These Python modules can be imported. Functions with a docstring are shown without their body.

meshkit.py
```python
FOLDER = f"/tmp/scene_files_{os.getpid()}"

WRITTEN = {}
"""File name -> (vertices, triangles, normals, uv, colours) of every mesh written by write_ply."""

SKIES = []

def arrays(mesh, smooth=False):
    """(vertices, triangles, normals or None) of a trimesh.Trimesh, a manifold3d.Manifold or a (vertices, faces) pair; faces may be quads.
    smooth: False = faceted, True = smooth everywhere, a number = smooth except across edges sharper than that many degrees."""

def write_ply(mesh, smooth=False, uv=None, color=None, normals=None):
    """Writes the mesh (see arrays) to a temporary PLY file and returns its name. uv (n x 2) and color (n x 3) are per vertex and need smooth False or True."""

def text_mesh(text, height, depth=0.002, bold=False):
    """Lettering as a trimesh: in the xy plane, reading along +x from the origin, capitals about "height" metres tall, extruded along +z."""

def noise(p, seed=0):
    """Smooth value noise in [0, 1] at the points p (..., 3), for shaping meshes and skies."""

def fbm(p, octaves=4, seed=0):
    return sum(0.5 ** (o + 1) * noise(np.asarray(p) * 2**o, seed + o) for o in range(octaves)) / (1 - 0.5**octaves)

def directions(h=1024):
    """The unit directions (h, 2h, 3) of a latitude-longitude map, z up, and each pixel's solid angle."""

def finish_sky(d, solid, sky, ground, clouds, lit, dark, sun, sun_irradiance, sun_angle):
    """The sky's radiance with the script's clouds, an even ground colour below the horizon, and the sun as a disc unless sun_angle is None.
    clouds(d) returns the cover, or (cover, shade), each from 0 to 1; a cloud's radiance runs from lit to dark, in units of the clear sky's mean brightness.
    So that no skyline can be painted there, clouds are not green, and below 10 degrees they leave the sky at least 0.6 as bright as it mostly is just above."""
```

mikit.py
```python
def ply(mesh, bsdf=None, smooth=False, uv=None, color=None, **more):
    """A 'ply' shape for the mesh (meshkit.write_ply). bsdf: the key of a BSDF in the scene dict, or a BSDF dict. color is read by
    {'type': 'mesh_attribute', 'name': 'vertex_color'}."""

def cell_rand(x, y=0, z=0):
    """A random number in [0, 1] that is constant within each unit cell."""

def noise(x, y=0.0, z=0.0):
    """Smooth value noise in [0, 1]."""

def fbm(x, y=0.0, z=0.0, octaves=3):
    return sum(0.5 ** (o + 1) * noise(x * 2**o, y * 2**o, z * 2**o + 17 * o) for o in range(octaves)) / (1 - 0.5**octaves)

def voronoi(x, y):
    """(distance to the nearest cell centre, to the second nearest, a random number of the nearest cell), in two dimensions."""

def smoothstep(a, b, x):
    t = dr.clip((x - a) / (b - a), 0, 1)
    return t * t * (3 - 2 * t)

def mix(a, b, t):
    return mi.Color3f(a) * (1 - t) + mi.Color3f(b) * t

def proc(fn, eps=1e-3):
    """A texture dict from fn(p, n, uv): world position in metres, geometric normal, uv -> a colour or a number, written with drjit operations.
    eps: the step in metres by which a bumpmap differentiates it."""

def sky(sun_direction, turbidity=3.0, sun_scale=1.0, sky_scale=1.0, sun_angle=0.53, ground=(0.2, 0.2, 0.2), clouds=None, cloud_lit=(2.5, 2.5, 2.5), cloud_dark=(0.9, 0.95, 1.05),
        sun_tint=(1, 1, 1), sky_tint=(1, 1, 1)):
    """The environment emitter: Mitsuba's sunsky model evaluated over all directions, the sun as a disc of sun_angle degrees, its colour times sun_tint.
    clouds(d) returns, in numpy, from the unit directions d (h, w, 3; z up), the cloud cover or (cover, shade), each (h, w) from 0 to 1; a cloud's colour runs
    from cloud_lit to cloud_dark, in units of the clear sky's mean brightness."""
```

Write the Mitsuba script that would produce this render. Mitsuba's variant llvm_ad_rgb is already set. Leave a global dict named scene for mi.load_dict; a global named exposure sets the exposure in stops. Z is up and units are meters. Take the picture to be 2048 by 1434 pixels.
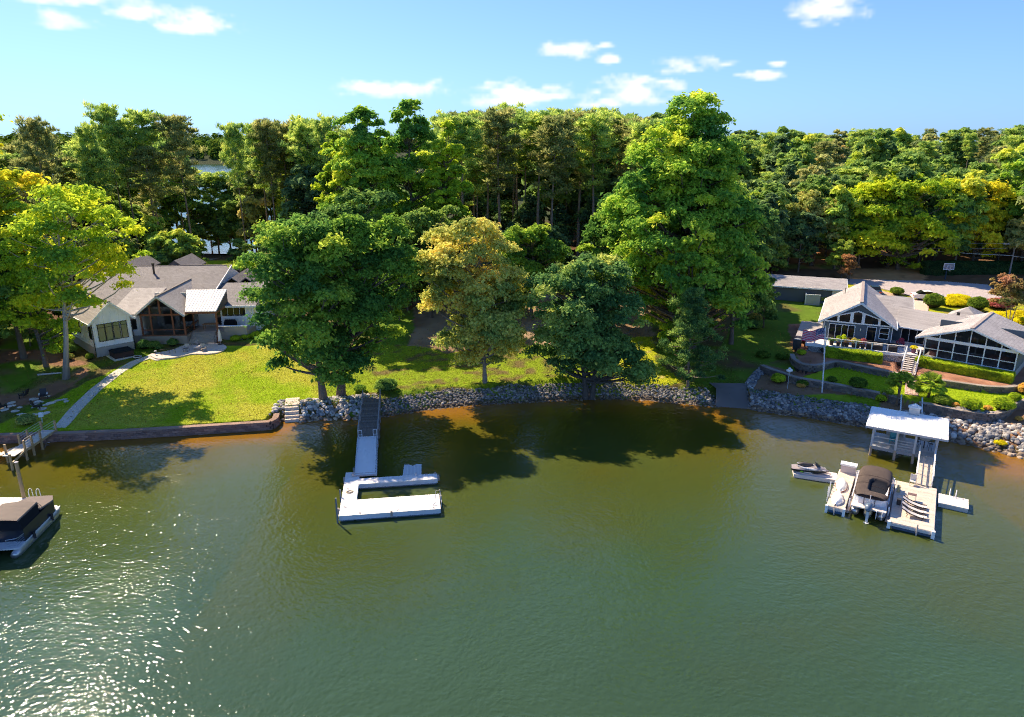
import math, random, re
import numpy as np, trimesh, mitsuba as mi, mikit, meshkit
from shapely.geometry import Polygon, LineString
import shapely
from scipy.interpolate import RBFInterpolator
from scipy.ndimage import gaussian_filter

# ------------------------------------------------------------------ camera, sky, exposure
scene, labels = {'type': 'scene'}, {}
T = mi.ScalarTransform4f
HC, PITCH = 29.0, math.radians(16.92109)
CAM = (0.0, 0.0, HC)
scene['camera'] = {'type': 'perspective', 'fov': 71.5928, 'fov_axis': 'x', 'near_clip': 0.5, 'far_clip': 9000.0,
                   'to_world': T().look_at(origin=list(CAM), target=[0, math.cos(PITCH), HC - math.sin(PITCH)], up=[0, 0, 1])}
exposure = 2.65
SUN = (-0.455, 0.555, 0.695)
CLOUDS = [(21.9, 8.35, 3.1, 1.1), (4.2, 6.45, 2.4, .85), (7.1, 5.8, 1.1, .45), (12.9, 5.35, 3.4, .75), (18.0, 4.5, 1.6, .5), (8.6, 3.4, 4.2, 1.35),
          (.2, 3.3, 5.2, 1.2), (-8.6, 3.7, 5.2, .9), (-22.3, 7.7, 3.6, 1.15), (-25.3, 8.1, 2.4, .6), (-29.7, 7.35, 1.9, .75), (-29.0, 8.7, 4.5, .65), (11.7, 3.9, 1.5, .6),
          (18.9, 5.3, .8, .25), (15.9, 5.4, 1.0, .35), (6.9, 6.8, .9, .25)]
CLOUDS += [(a, e, 2.5 + 3 * ((i * 7) % 5) / 5, .8 + .8 * ((i * 3) % 4) / 4) for i, (a, e) in enumerate((a, 3.2 + 9 * ((a * 13) % 17) / 17) for a in list(range(48, 180, 11)) + list(range(-172, -45, 12)))]


def clouds(d):
    az, el = np.degrees(np.arctan2(d[..., 0], d[..., 1])), np.degrees(np.arcsin(np.clip(d[..., 2], -1, 1)))
    n = meshkit.fbm(np.stack([az * .55, el * 1.5, az * 0], -1), 5) - .5
    n2 = meshkit.fbm(np.stack([az * 1.6, el * 3.0, az * 0 + 3], -1), 4) - .5
    cover = np.zeros(az.shape)
    for a, e, w, h in CLOUDS:
        y = (el - e) / h
        y = np.where(y < 0, y * 1.35, y)
        m = 1 - ((az - a) / w) ** 2 - y ** 2 + 2.2 * n + 1.0 * n2
        c = np.clip(m / 1.25, 0, 1)
        cover = np.maximum(cover, c * c * (3 - 2 * c))
    return cover * .93, np.clip(.25 - n2, 0, .5)


scene['sky_light'] = mikit.sky(SUN, turbidity=2.6, clouds=clouds, cloud_lit=(3.0, 3.0, 3.0), cloud_dark=(2.5, 2.6, 2.7), sky_tint=(0.51, 0.645, 0.88))


# ------------------------------------------------------------------ helpers
def lin(r, g, b):
    c = np.array([r, g, b]) / 255.0
    return np.where(c < .04045, c / 12.92, ((c + .055) / 1.055) ** 2.4)


used = {}


def key(base):
    n = used.get(base, -1) + 1
    used[base] = n
    return base if n == 0 else f'{base}_{n:03d}'


def thing(name, label, cat, group=None, kind=None):
    k = key(name)
    tag(k, label, cat, group, kind)
    return k


def tag(k, label=None, cat=None, group=None, kind=None):
    labels[k] = {a: b for a, b in (('label', label), ('category', cat), ('group', group), ('kind', kind)) if b}


def vcol(mesh, color, jitter=0.0, noise_scale=None, amp=0.0, seed=0):
    v = np.asarray(mesh.vertices)
    c = np.tile(np.asarray(color, float), (len(v), 1)) if np.ndim(color) == 1 else np.asarray(color, float)
    if noise_scale:
        c = c * (1 + amp * 2 * (meshkit.fbm(v * noise_scale + seed * 7.3, 3) - .5))[:, None]
    return np.clip(c, 0, .95)


def enc(c):
    """Colours as uv: u = the hue (5 bits a channel), v = the brightness; meshes with uv can be joined by the renderer, meshes with colours cannot."""
    c = np.clip(np.asarray(c, float), .0005, .95)
    b = c.max(1)
    q = np.round(c / b[:, None] * 31).astype(int)
    return np.stack([q[:, 0] * 1024 + q[:, 1] * 32 + q[:, 2] + .5, b], 1)


def dec(p, n, uv):
    i = mi.UInt32(uv.x)
    f = lambda k: mi.Float((i >> k) & 31) / 31.0
    return mi.Color3f(f(10), f(5), f(0)) * mi.Float(uv.y)


def colored(mesh, mat, smooth, c):
    uv = enc(c)
    f = np.asarray(mesh.faces)
    if (uv[f[:, 0], 0] == uv[f[:, 1], 0]).all() and (uv[f[:, 0], 0] == uv[f[:, 2], 0]).all():
        return mikit.ply((mesh.vertices, mesh.faces), mat, smooth=smooth, uv=uv)
    return mikit.ply((mesh.vertices, mesh.faces), mat + '_vc', smooth=smooth, color=c)


def clusters(ms):
    """The meshes, sorted into groups that touch each other: pieces that do not touch become parts of their own."""
    b = [m.bounds + np.array([[-.03], [.03]]) for m in ms]
    g = list(range(len(ms)))
    for i in range(len(ms)):
        for j in range(i):
            if (b[i][0] <= b[j][1]).all() and (b[j][0] <= b[i][1]).all() and g[i] != g[j]:
                o = g[i]
                g = [g[j] if q == o else q for q in g]
    return [[m for m, q in zip(ms, g) if q == h] for h in dict.fromkeys(g)]


def add(name, mesh, color, mat='paint', parent=None, smooth=False, label=None, cat=None, group=None, kind=None, ns=None, amp=0.0, to_world=None):
    """One entry of the scene; color None = the material needs no vertex colours."""
    if isinstance(mesh, list) and parent and not kind and len(mesh) > 1:
        groups = clusters(mesh)
        ks = [add(name, trimesh.util.concatenate(g), color, mat, parent, smooth, label, cat, group, kind, ns, amp, to_world) for g in groups]
        return ks[0]
    if isinstance(mesh, list):
        mesh = trimesh.util.concatenate(mesh)
    k = key((parent + '__' if parent else '') + name)
    col = None if color is None else vcol(mesh, color, noise_scale=ns, amp=amp)
    scene[k] = mikit.ply((mesh.vertices, mesh.faces), mat, smooth=smooth) if col is None else colored(mesh, mat, smooth, col)
    if to_world is not None:
        scene[k]['to_world'] = to_world
    if label or kind or group:
        tag(k, label, cat, group, kind)
    return k


def box(x0, x1, y0, y1, z0, z1):
    m = trimesh.creation.box((x1 - x0, y1 - y0, z1 - z0))
    m.apply_translation(((x0 + x1) / 2, (y0 + y1) / 2, (z0 + z1) / 2))
    return m


def bar(p, q, w, h=None):
    """A square bar from p to q."""
    p, q = np.array(p, float), np.array(q, float)
    d = q - p
    L = np.linalg.norm(d)
    d = d / L
    s = np.cross(d, [0, 0, 1]) if abs(d[2]) < .95 else np.array([1.0, 0, 0])
    s /= np.linalg.norm(s)
    u = np.cross(s, d)
    m = trimesh.creation.box((w, L, h or w))
    M = np.eye(4)
    M[:3, :3] = np.stack([s, d, u], 1)
    M[:3, 3] = (p + q) / 2
    m.apply_transform(M)
    return m


def tube(pts, r, sides=6, cap=True):
    pts = np.asarray(pts, float)
    r = np.broadcast_to(np.asarray(r, float), (len(pts),))
    t = np.gradient(pts, axis=0)
    t /= np.linalg.norm(t, axis=1, keepdims=True) + 1e-9
    ref = np.array([0.31, 0.17, .02]) if abs(t[:, 2]).mean() > .7 else np.array([0, 0, 1.0])
    a = np.cross(t, ref)
    a /= np.linalg.norm(a, axis=1, keepdims=True) + 1e-9
    b = np.cross(t, a)
    ang = np.arange(sides) * 2 * np.pi / sides
    v = pts[:, None] + r[:, None, None] * (np.cos(ang)[None, :, None] * a[:, None] + np.sin(ang)[None, :, None] * b[:, None])
    n = len(pts)
    i, j = np.meshgrid(np.arange(n - 1), np.arange(sides), indexing='ij')
    A, B = i * sides + j, i * sides + (j + 1) % sides
    f = np.vstack([np.stack([A, B, B + sides], -1).reshape(-1, 3), np.stack([A, B + sides, A + sides], -1).reshape(-1, 3)])
    v = v.reshape(-1, 3)
    if cap:
        v = np.vstack([v, pts[:1], pts[-1:]])
        k = np.arange(sides)
        f = np.vstack([f, np.stack([k * 0 + n * sides, (k + 1) % sides, k], 1), np.stack([k * 0 + n * sides + 1, (n - 1) * sides + k, (n - 1) * sides + (k + 1) % sides], 1)])
    return trimesh.Trimesh(v, f[:, ::-1], process=False)


def cyl(x, y, z0, z1, r, sides=10, r2=None):
    return tube([(x, y, z0), (x, y, z1)], [r, r if r2 is None else r2], sides)


def extr(poly, h, z=0.0):
    m = trimesh.creation.extrude_polygon(Polygon(poly) if not hasattr(poly, 'geom_type') else poly, h, engine='earcut')
    m.apply_translation((0, 0, z))
    return m


class Fr:
    """A local frame: origin on the plan and a turn about z."""

    def __init__(s, O, ang, z=0.0):
        a = math.radians(ang)
        s.M = np.eye(4)
        s.M[:2, :2] = [[math.cos(a), -math.sin(a)], [math.sin(a), math.cos(a)]]
        s.M[:3, 3] = (O[0], O[1], z)

    def __call__(s, m):
        if isinstance(m, list):
            m = trimesh.util.concatenate(m)
        m = m.copy()
        m.apply_transform(s.M)
        return m

    def p(s, x, y, z=0.0):
        return tuple(s.M[:3, :3] @ np.array([x, y, z]) + s.M[:3, 3])

    def box(s, *a):
        return s(box(*a))

    def bar(s, p, q, w, h=None):
        return s(bar(p, q, w, h))

    def gable(s, pts, y0, y1):
        """The polygon pts [(x, z)] swept from y0 to y1."""
        m = trimesh.creation.extrude_polygon(Polygon(pts), y1 - y0, engine='earcut')
        m.apply_transform(np.array([[1, 0, 0, 0], [0, 0, -1, y1], [0, 1, 0, 0], [0, 0, 0, 1.0]]))
        return s(m)

    def slab(s, quad, th):
        """A roof plane: quad of four (x, y, z), thickness th downward."""
        q = np.array(quad, float)
        v = np.vstack([q, q - [0, 0, th]])
        f = [[0, 1, 2], [0, 2, 3], [4, 6, 5], [4, 7, 6]] + [x for i in range(4) for x in ([i, i + 4, (i + 1) % 4], [(i + 1) % 4, i + 4, (i + 1) % 4 + 4])]
        m = trimesh.Trimesh(v, f, process=False)
        if m.volume < 0:
            m.invert()
        return s(m)


# ------------------------------------------------------------------ materials
VC = {'type': 'mesh_attribute', 'name': 'vertex_color'}


def two(b):
    return {'type': 'twosided', 'bsdf': b}


PV = mikit.proc(dec)
scene['matte_vc'] = two({'type': 'principled', 'base_color': VC, 'roughness': .9, 'specular': .2})
scene['paint'] = two({'type': 'principled', 'base_color': PV, 'roughness': .55, 'specular': .4})
scene['matte'] = two({'type': 'principled', 'base_color': PV, 'roughness': .9, 'specular': .2})
scene['gloss'] = two({'type': 'principled', 'base_color': PV, 'roughness': .22, 'specular': .5, 'clearcoat': .4, 'clearcoat_gloss': .9})
scene['metal'] = two({'type': 'principled', 'base_color': PV, 'roughness': .35, 'metallic': .85})
scene['leaf'] = {'type': 'principledthin', 'base_color': PV, 'roughness': .42, 'diff_trans': 1.05, 'eta': 1.45}
scene['pane_glass'] = two({'type': 'principled', 'base_color': {'type': 'rgb', 'value': [.012, .014, .016]}, 'roughness': .04, 'specular': .3})
scene['pane_pale'] = two({'type': 'principled', 'base_color': {'type': 'rgb', 'value': [.15, .18, .14]}, 'roughness': .05, 'specular': .6})  # pale base colour stands in for reflected light and for blinds inside
scene['screen_mesh'] = {'type': 'blendbsdf', 'weight': .42, 'a': {'type': 'null'}, 'b': two({'type': 'diffuse', 'reflectance': {'type': 'rgb', 'value': [.02, .022, .025]}})}


def shingle_fn(p, n, uv):
    row = p.z / .11
    u = p.x * .77 + p.y * .64
    c = mikit.cell_rand(mi.Float(u / .34 + .5 * mikit.cell_rand(row)), row)
    edge = row - mi.drjit_floor(row) if False else row - mikit.dr.floor(row)
    base = mikit.mix((.285, .265, .26), (.365, .347, .342), c)
    big = mikit.fbm(p.x * .35, p.y * .35, p.z * .5)
    return base * (.82 + .36 * big) * (1 - .22 * (1 - mikit.smoothstep(0.0, .25, edge)))


scene['shingle'] = two({'type': 'principled', 'base_color': mikit.proc(shingle_fn), 'roughness': .8, 'specular': .3})
scene['shingle_dark'] = two({'type': 'principled', 'base_color': mikit.proc(lambda p, n, uv: shingle_fn(p, n, uv) * mi.Color3f(.50, .50, .53)), 'roughness': .8, 'specular': .3})  # same shingles, darkened for the roof turned away from the sun
scene['ground_mat'] = two({'type': 'bumpmap', 'arbitrary': mikit.proc(lambda p, n, uv: mikit.fbm(p.x * 5, p.y * 5, p.z * 5) * .6 + .4 * mikit.noise(p.x * 17, p.y * 17), eps=.02), 'scale': .16,
                           'bsdf': {'type': 'principled', 'base_color': VC, 'roughness': .95, 'specular': .15}})


def wave_fn(p, n, uv):
    q = mikit.dr
    wx, wy = p.x + 1.3 * mikit.noise(p.x * .21, p.y * .21), p.y + 1.3 * mikit.noise(p.x * .23 + 9, p.y * .2)
    a = mikit.noise(wx * .9 + wy * .25, wy * 1.6 - wx * .3)
    b = mikit.noise(wx * 4.6 - wy * 1.2 + 31, wy * 5.4 + wx * 1.4)
    c = mikit.noise(wx * 10.5 + 7 + wy * 2, wy * 10.2 - wx * 3.3)
    gust = .55 + .9 * mikit.fbm(p.x * .06 + 5, p.y * .09)
    return (.28 * a + .34 * b + .13 * c) * gust


scene['water_mat'] = two({'type': 'bumpmap', 'arbitrary': mikit.proc(wave_fn, eps=.02), 'scale': .072,
                          'bsdf': {'type': 'principled', 'base_color': VC, 'roughness': .06, 'specular': .45}})

# ------------------------------------------------------------------ the shape of the land
SHORE = [(-400, 60), (-120, 60), (-54.4,65.67,0), (-47.65,66.41,0), (-40.14,67.18,0), (-34.46,68.09,0), (-25.39,69.7,0), (-25.69,71.81,0), (-23.07,71.95,0), (-20.5,72.54,0), (-17.76,72.54,0), (-14.52,73.43,0), (-12.55,74.34,0), (-8.77,75.75,0), (-3.71,77.2,0),
         (2.11,78.03,0), (7.45,78.88,0), (12.2,79.05,0), (16.25,78.54,0), (20.63,77.2,0), (23.35,76.55,0), (26.84,75.75,0), (29.98,74.19,0), (33.77,72.54,0), (36.4,71.09,0), (38.21,69.83,0), (41.46,68.48,0), (44.27,67.05,0),
         (45.54,65.79,0), (47.03,64.57,0), (49.27,62.59,0), (52.11,59.87,0), (75, 52), (130, 40), (400, 30)]
SHORE = [p[:2] for p in SHORE]
LAND = Polygon(SHORE + [(4000, 30), (4000, 6000), (-4000, 6000), (-4000, 60)])
LAKE2 = Polygon([(-300, 196), (-130, 190), (-70, 186), (-38, 192), (-30, 230), (-62, 330), (-120, 560), (-190, 900), (-330, 1050), (-900, 1120), (-1400, 900), (-900, 300)])
WALLEND = (-25.59,70.81,0)[0]


def sdist(poly, x, y):
    p = shapely.points(np.ravel(x), np.ravel(y))
    d = shapely.distance(poly.boundary, p)
    return np.where(shapely.contains_xy(poly, np.ravel(x), np.ravel(y)), d, -d).reshape(np.shape(x))


CTRL = np.array([(-47.6,66.6,0.85), (-37.5,68.34,0.9), (-25.28,70.28,0.9), (-41.51,76.67,1.3), (-35.8,84.31,1.85), (-29.21,85.09,1.6), (-45.27,88.65,2.1), (-53.96,88.97,2), (-34.93,94.69,2.15), (-22.46,78.39,1.3), (-62.89,88.65,2.1), (-62.37,77.82,1.5), (-57.78,75.29,1.2),
                 (-15.49,78.7,1.5), (-3.24,80.78,1.6), (9.01,80.22,1.6), (16.94,82.78,1.7), (-1.74,99.66,3), (19.73,102.21,3.1), (-10.45,117.37,3.6), (-72.04,156.94,3.3), (-62.94,154.92,3.3), (-60, 125, 2.9), (-50, 110, 2.6), (-10, 130, 4.2), (20, 140, 4.4),
                 (25.61,78.74,1.3), (30.78,92.04,2.2), (35.71,103.39,2.8), (46.01,110.77,3.4), (46, 118.9, 4.0), (40, 130, 4.4), (72.58,122.88,4.2), (79.02,119.08,4.1), (64.86,134.92,4.4), (75, 110, 4.2), (80, 80, 3.3), (75, 62, 2.0),
                 (-90, 80, 2.2), (-90, 130, 2.8), (-40, 175, 2.6), (-75, 172, 2.0), (-120, 170, 2.0), (0, 180, 4.5), (60, 170, 5.2), (120, 140, 5.0), (120, 200, 7.0), (40, 260, 7.5), (130, 300, 10), (0, 320, 5), (250, 420, 12),
                 (60, 500, 10), (-20, 600, 6), (400, 200, 10), (-150, 1200, 16), (-900, 1300, 20), (400, 1200, 16), (-300, 1500, 22), (900, 900, 16), (-300, 120, 4), (-400, 200, 3)])
zfun = RBFInterpolator(CTRL[:, :2] / 100, CTRL[:, 2], kernel='linear', smoothing=.002)
LWALL = [p[:2] for p in ((31.29,84.87,2), (31.69,83.65,2), (33.06,81.37,2.1), (33.71,79.94,2.2), (35.29,79.01,2.2), (37.53,77.43,2.25), (39.85,75.53,2.25), (41.47,74.04,2.25), (42.46,72.76,2.25), (43.68,71.52,2.25),
         (44.97,70.76,2.25), (45.94,69.87,2.25), (46.88,69,2.25), (49.15,68.01,2.25), (51.34,69.14,2.25), (54.09,71.67,2.25), (56.25,72.45,2.25))]
UWALL = [p[:2] for p in ((35.98,87.45,3), (35.4,85.25,3), (35.6,83.35,3), (36.68,82.53,3), (38.49,83.35,3), (40.38,84.56,2.95), (41.73,83.3,2.95), (43.43,81.49,2.95), (44.91,80.12,2.95), (45.77,79.18,2.95),
         (47.44,78.77,2.9), (48.69,77.49,2.9), (51.05,76.07,2.9), (52.77,75.04,2.9), (54.56,74.7,2.9), (55.79,74.87,2.9), (58.52,75.89,2.9))]
BED1 = Polygon(LWALL + [(80, 55)] + [p[:2] for p in ((51.09,65.41,0.6), (47.11,64.95,0.8), (44.59,67.01,0.9), (40.7,69.3,0.9), (35.9,70.28,0.9), (31.62,72.94,0.9), (27.72,76.1,0.9), (28.42,80.18,1.3))]).buffer(0)
BED2 = Polygon(UWALL + [(65.35,84.82,3)[:2], (58.78,91.69,3)[:2], (45.36,91.69,3)[:2], (38.65,91.69,3)[:2]]).buffer(0)
NOTCH = LineString([(49.3, 85.3), (47.6, 81.6), (46.9, 79.4)]).buffer(1.0, cap_style=2)
BED2 = BED2.difference(NOTCH)
LAWN2 = Polygon(LWALL[3:] + [(59.61,77.29,2.3)[:2]] + UWALL[::-1][:-4]).buffer(0)


ROADP = Polygon([p[:2] for p in ((57.86,136.56,4.2), (83.79,134.43,4.2), (90.96,129.38,4.2), (83.2,114.6,4.2), (72.86,108,4.2), (57.87,96.44,4.2), (54.44,99.33,4.2), (63.46,113.83,4.2), (59.33,124.67,4.2), (54.21,127.46,4.2))]).buffer(.5)


RAMPP = Polygon([(23.2, 80.4), (28.1, 80.2), (27.2, 75.0), (23.0, 75.6)])


def height(x, y):
    x, y = np.asarray(x, float), np.asarray(y, float)
    sh = x.shape
    x, y = x.ravel(), y.ravel()
    z = zfun(np.stack([x, y], 1) / 100)
    far = np.hypot(x, y - 80)
    z = z + (meshkit.fbm(np.stack([x * .05, y * .05, x * 0], 1), 3) - .5) * np.clip((far - 40) / 200, .12, 3)
    z = np.where(shapely.contains_xy(ROADP, x, y), 4.2, z)
    t = np.where(shapely.contains_xy(LAWN2, x, y) | shapely.contains_xy(NOTCH, x, y), 1.0, 0.0)
    z = np.where(t > 0, 2.25, z)
    z = np.where(shapely.contains_xy(BED2, x, y), 2.9, z)
    b1 = shapely.contains_xy(BED1, x, y)
    s = sdist(LAND, x, y)
    z = np.where(b1, np.minimum(1.5, .75 + s * .16), z)
    z = np.minimum(z, np.where(x < WALLEND + .2, np.where(s > .3, z, -1.5), .02 + .62 * np.maximum(s, 0) + .02))
    z = np.where(s < 0, np.maximum(-.05 + .22 * s, -5), z)
    rp = shapely.contains_xy(RAMPP, x, y)
    z = np.where(rp, np.minimum(z, np.maximum((s - .2) * .36, -2) - .22), z)
    s2 = sdist(LAKE2, x, y)
    z = np.where(s2 > 0, -.1 - np.minimum(s2 * .3, 4), np.minimum(z, np.maximum(-s2, 0) * .35 + .05))
    return z.reshape(sh)


def grow(a, b, step, far, k=1.18):
    c = list(np.arange(a, b, step))
    s = step
    lo, hi = [], []
    x = a
    while x > -far:
        s = min(s * k, 160)
        x -= s
        lo.append(x)
    s, x = step, c[-1]
    while x < far:
        s = min(s * k, 160)
        x += s
        hi.append(x)
    return np.array(lo[::-1] + c + hi)


xs, ys = grow(-72, 76, .34, 3500), grow(56, 132, .34, 3800)
ys = ys[ys > -700]
GX, GY = np.meshgrid(xs, ys, indexing='ij')
GZ = height(GX, GY)


def gz(x, y):
    return float(height(np.array([x]), np.array([y]))[0])


def gridmesh(X, Y, Z):
    n, m = X.shape
    i, j = np.meshgrid(np.arange(n - 1), np.arange(m - 1), indexing='ij')
    a = i * m + j
    f = np.vstack([np.stack([a, a + m, a + m + 1], -1).reshape(-1, 3), np.stack([a, a + m + 1, a + 1], -1).reshape(-1, 3)])
    return trimesh.Trimesh(np.stack([X, Y, Z], -1).reshape(-1, 3), f, process=False)


gx, gy = GX.ravel(), GY.ravel()
P3 = np.stack([gx, gy, gx * 0], 1)
wx = gx + 1.8 * (meshkit.fbm(P3 * .35, 3) - .5)
wy = gy + 1.8 * (meshkit.fbm(P3 * .35 + 40, 3) - .5)
n1, n2, n3 = meshkit.fbm(P3 * .18, 3, 3), meshkit.fbm(P3 * .9, 3, 5), meshkit.fbm(P3 * 3.1, 2, 9)
GRASS, DRY, DIRT, LITTER, MULCH, CLAY, DARKGRASS = (.29, .40, .014), (.46, .42, .06), (.42, .30, .175), (.15, .085, .045), (.22, .10, .06), (.45, .19, .08), (.14, .24, .018)
gcol = np.tile(np.array(LITTER), (len(gx), 1)) * (.75 + .5 * n2)[:, None]


def zone(pts, color, vary=.35, warp=1.0, color2=None, mixn=None):
    global gcol
    poly = Polygon([p[:2] for p in pts]).buffer(0)
    inside = shapely.contains_xy(poly, gx + (wx - gx) * warp, gy + (wy - gy) * warp)
    c = np.tile(np.array(color, float), (len(gx), 1))
    if color2 is not None:
        c = c + (np.array(color2) - c) * np.clip(mixn, 0, 1)[:, None]
    c = c * (1 - vary / 2 + vary * (.6 * n2 + .4 * n3))[:, None]
    gcol = np.where(inside[:, None], c, gcol)


stripe = .5 + .5 * np.sin((gx * .86 + gy * .5) * 2.3)
dry = np.clip((n1 - .51) * 3.0 + .08 + .30 * stripe * np.clip(n2 * 1.6, .4, 1), 0, .7)
zone([(-200, 60), (200, 40), (200, 100), (120, 112), (-20, 112), (-60, 104), (-200, 100)], (.13, .10, .035), .5, color2=DARKGRASS, mixn=np.clip((n1 - .4) * 4, 0, 1))
zone([(-46.32,65.84,0.85), (-25.34,69.16,0.9), (-25.97,74.59,1.1), (-21.8,75.84,1.3), (-23.74,83.38,1.5), (-32.21,94.86,2.1), (-37.77,94.86,2.1), (-47.01,88.2,2.1), (-49.09,85.92,2), (-51.12,80.56,1.8), (-51.77,71.19,1), (-54.35,67.27,0.9), (-53.51,64.72,0.9)], GRASS, .3, 1, DRY, dry)
zone([(-21.8,75.84,1.3), (-15.23,77.24,1.4), (-7.27,78.7,1.5), (12.81,79.67,1.6), (14.07,88.41,1.9), (2.46,93.45,2.5), (-1.71,97.61,2.8), (-12.54,93.1,2.6), (-22.49,94.86,2.1), (-27.81,89.06,1.7)], (.24, .33, .016), .5, 1, (.15, .12, .04), np.clip((n2 * .6 + n1 * .4 - .53) * 7, 0, 1))  # middle lawn: green lowered, tree shade put into the colour
zone([(-13.95,93.45,2.5), (-16.48,118.3,3.4), (-10.97,123.63,3.6), (3.13,121.47,3.6), (22.22,111.63,3.2), (20.1,98.24,3), (16.63,92.39,2.8), (6.54,93.1,2.6), (-1.64,93.1,2.6), (-8.21,90.16,2.4)], (.36, .255, .15), .3, 1, (.24, .15, .08), np.clip((n1 - .45) * 4, 0, 1))
zone([(11.82,78.95,1.6), (14.24,92.04,2.2), (17.27,97.06,2.8), (19.53,97.06,2.8), (19.06,87.43,2.2), (20.64,80.22,1.6)], (.40, .43, .016), .3, .8, DIRT, np.clip((n2 - .62) * 5, 0, .8))
zone([(20.96,78.99,1.4), (27.29,76.67,1.3), (31.11,84.87,2), (37.21,89.63,2.9), (46.07,103.28,3.6), (52.97,115.99,3.9), (45.18,117.37,3.6), (37.51,111.63,3.2), (30.1,96.75,2.3)], (.12, .20, .018), .5, 1, LITTER, np.clip((n1 - .62) * 5, 0, 1))  # lawn by the garage: its shade is painted as a darker green
zone([(-77.22,92.04,2.2), (-61.02,92.04,2.2), (-53.53,85.92,2), (-51.77,79.64,1.8), (-52.88,74.75,1.4), (-61.21,70.93,1.1)], (.27, .145, .085), .6, 1.5, DARKGRASS, np.clip((n1 - .55) * 6, 0, 1))
zone([(-78.19,161.85,3.3), (-70.85,166.29,3.3), (-60.94,164.79,3.3), (-55.26,154.92,3.3), (-53.73,144.34,3.2), (-70.14,144.34,3.2)], (.36, .44, .014), .25, 1.5)
zone([(-83.47,163.3,3.3), (-71.31,173.42,3.3), (-69.42,168.6,3.3), (-79.38,154.92,3.3)], (.45, .36, .30), .2, 1)
zone([(27.01,77.5,1), (32.32,86.44,1.5), (45.54,74.48,1.5), (57.82,74.48,1.5), (50.18,63.22,0.5), (44.14,66.21,0.8), (35.71,69.79,0.7), (26.01,74.23,0.7)], MULCH, .5, .4, (.30, .20, .11), n1)
zone([(27.99,77.84,1), (33.02,76.67,1.3), (35.32,76.67,1.3), (41.38,75.02,1.3), (39.55,71.78,1), (34.02,73.44,1), (28.29,76.1,0.9)], GRASS, .5, .6, DARKGRASS, n1)
zone([(41.37,103.68,3.5), (34.92,82.04,2.9), (56.51,72.24,2.9), (77.88,102.6,3)], MULCH, .4, .3, (.45, .23, .14), n2)
gl = LAWN2.exterior.coords
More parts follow.
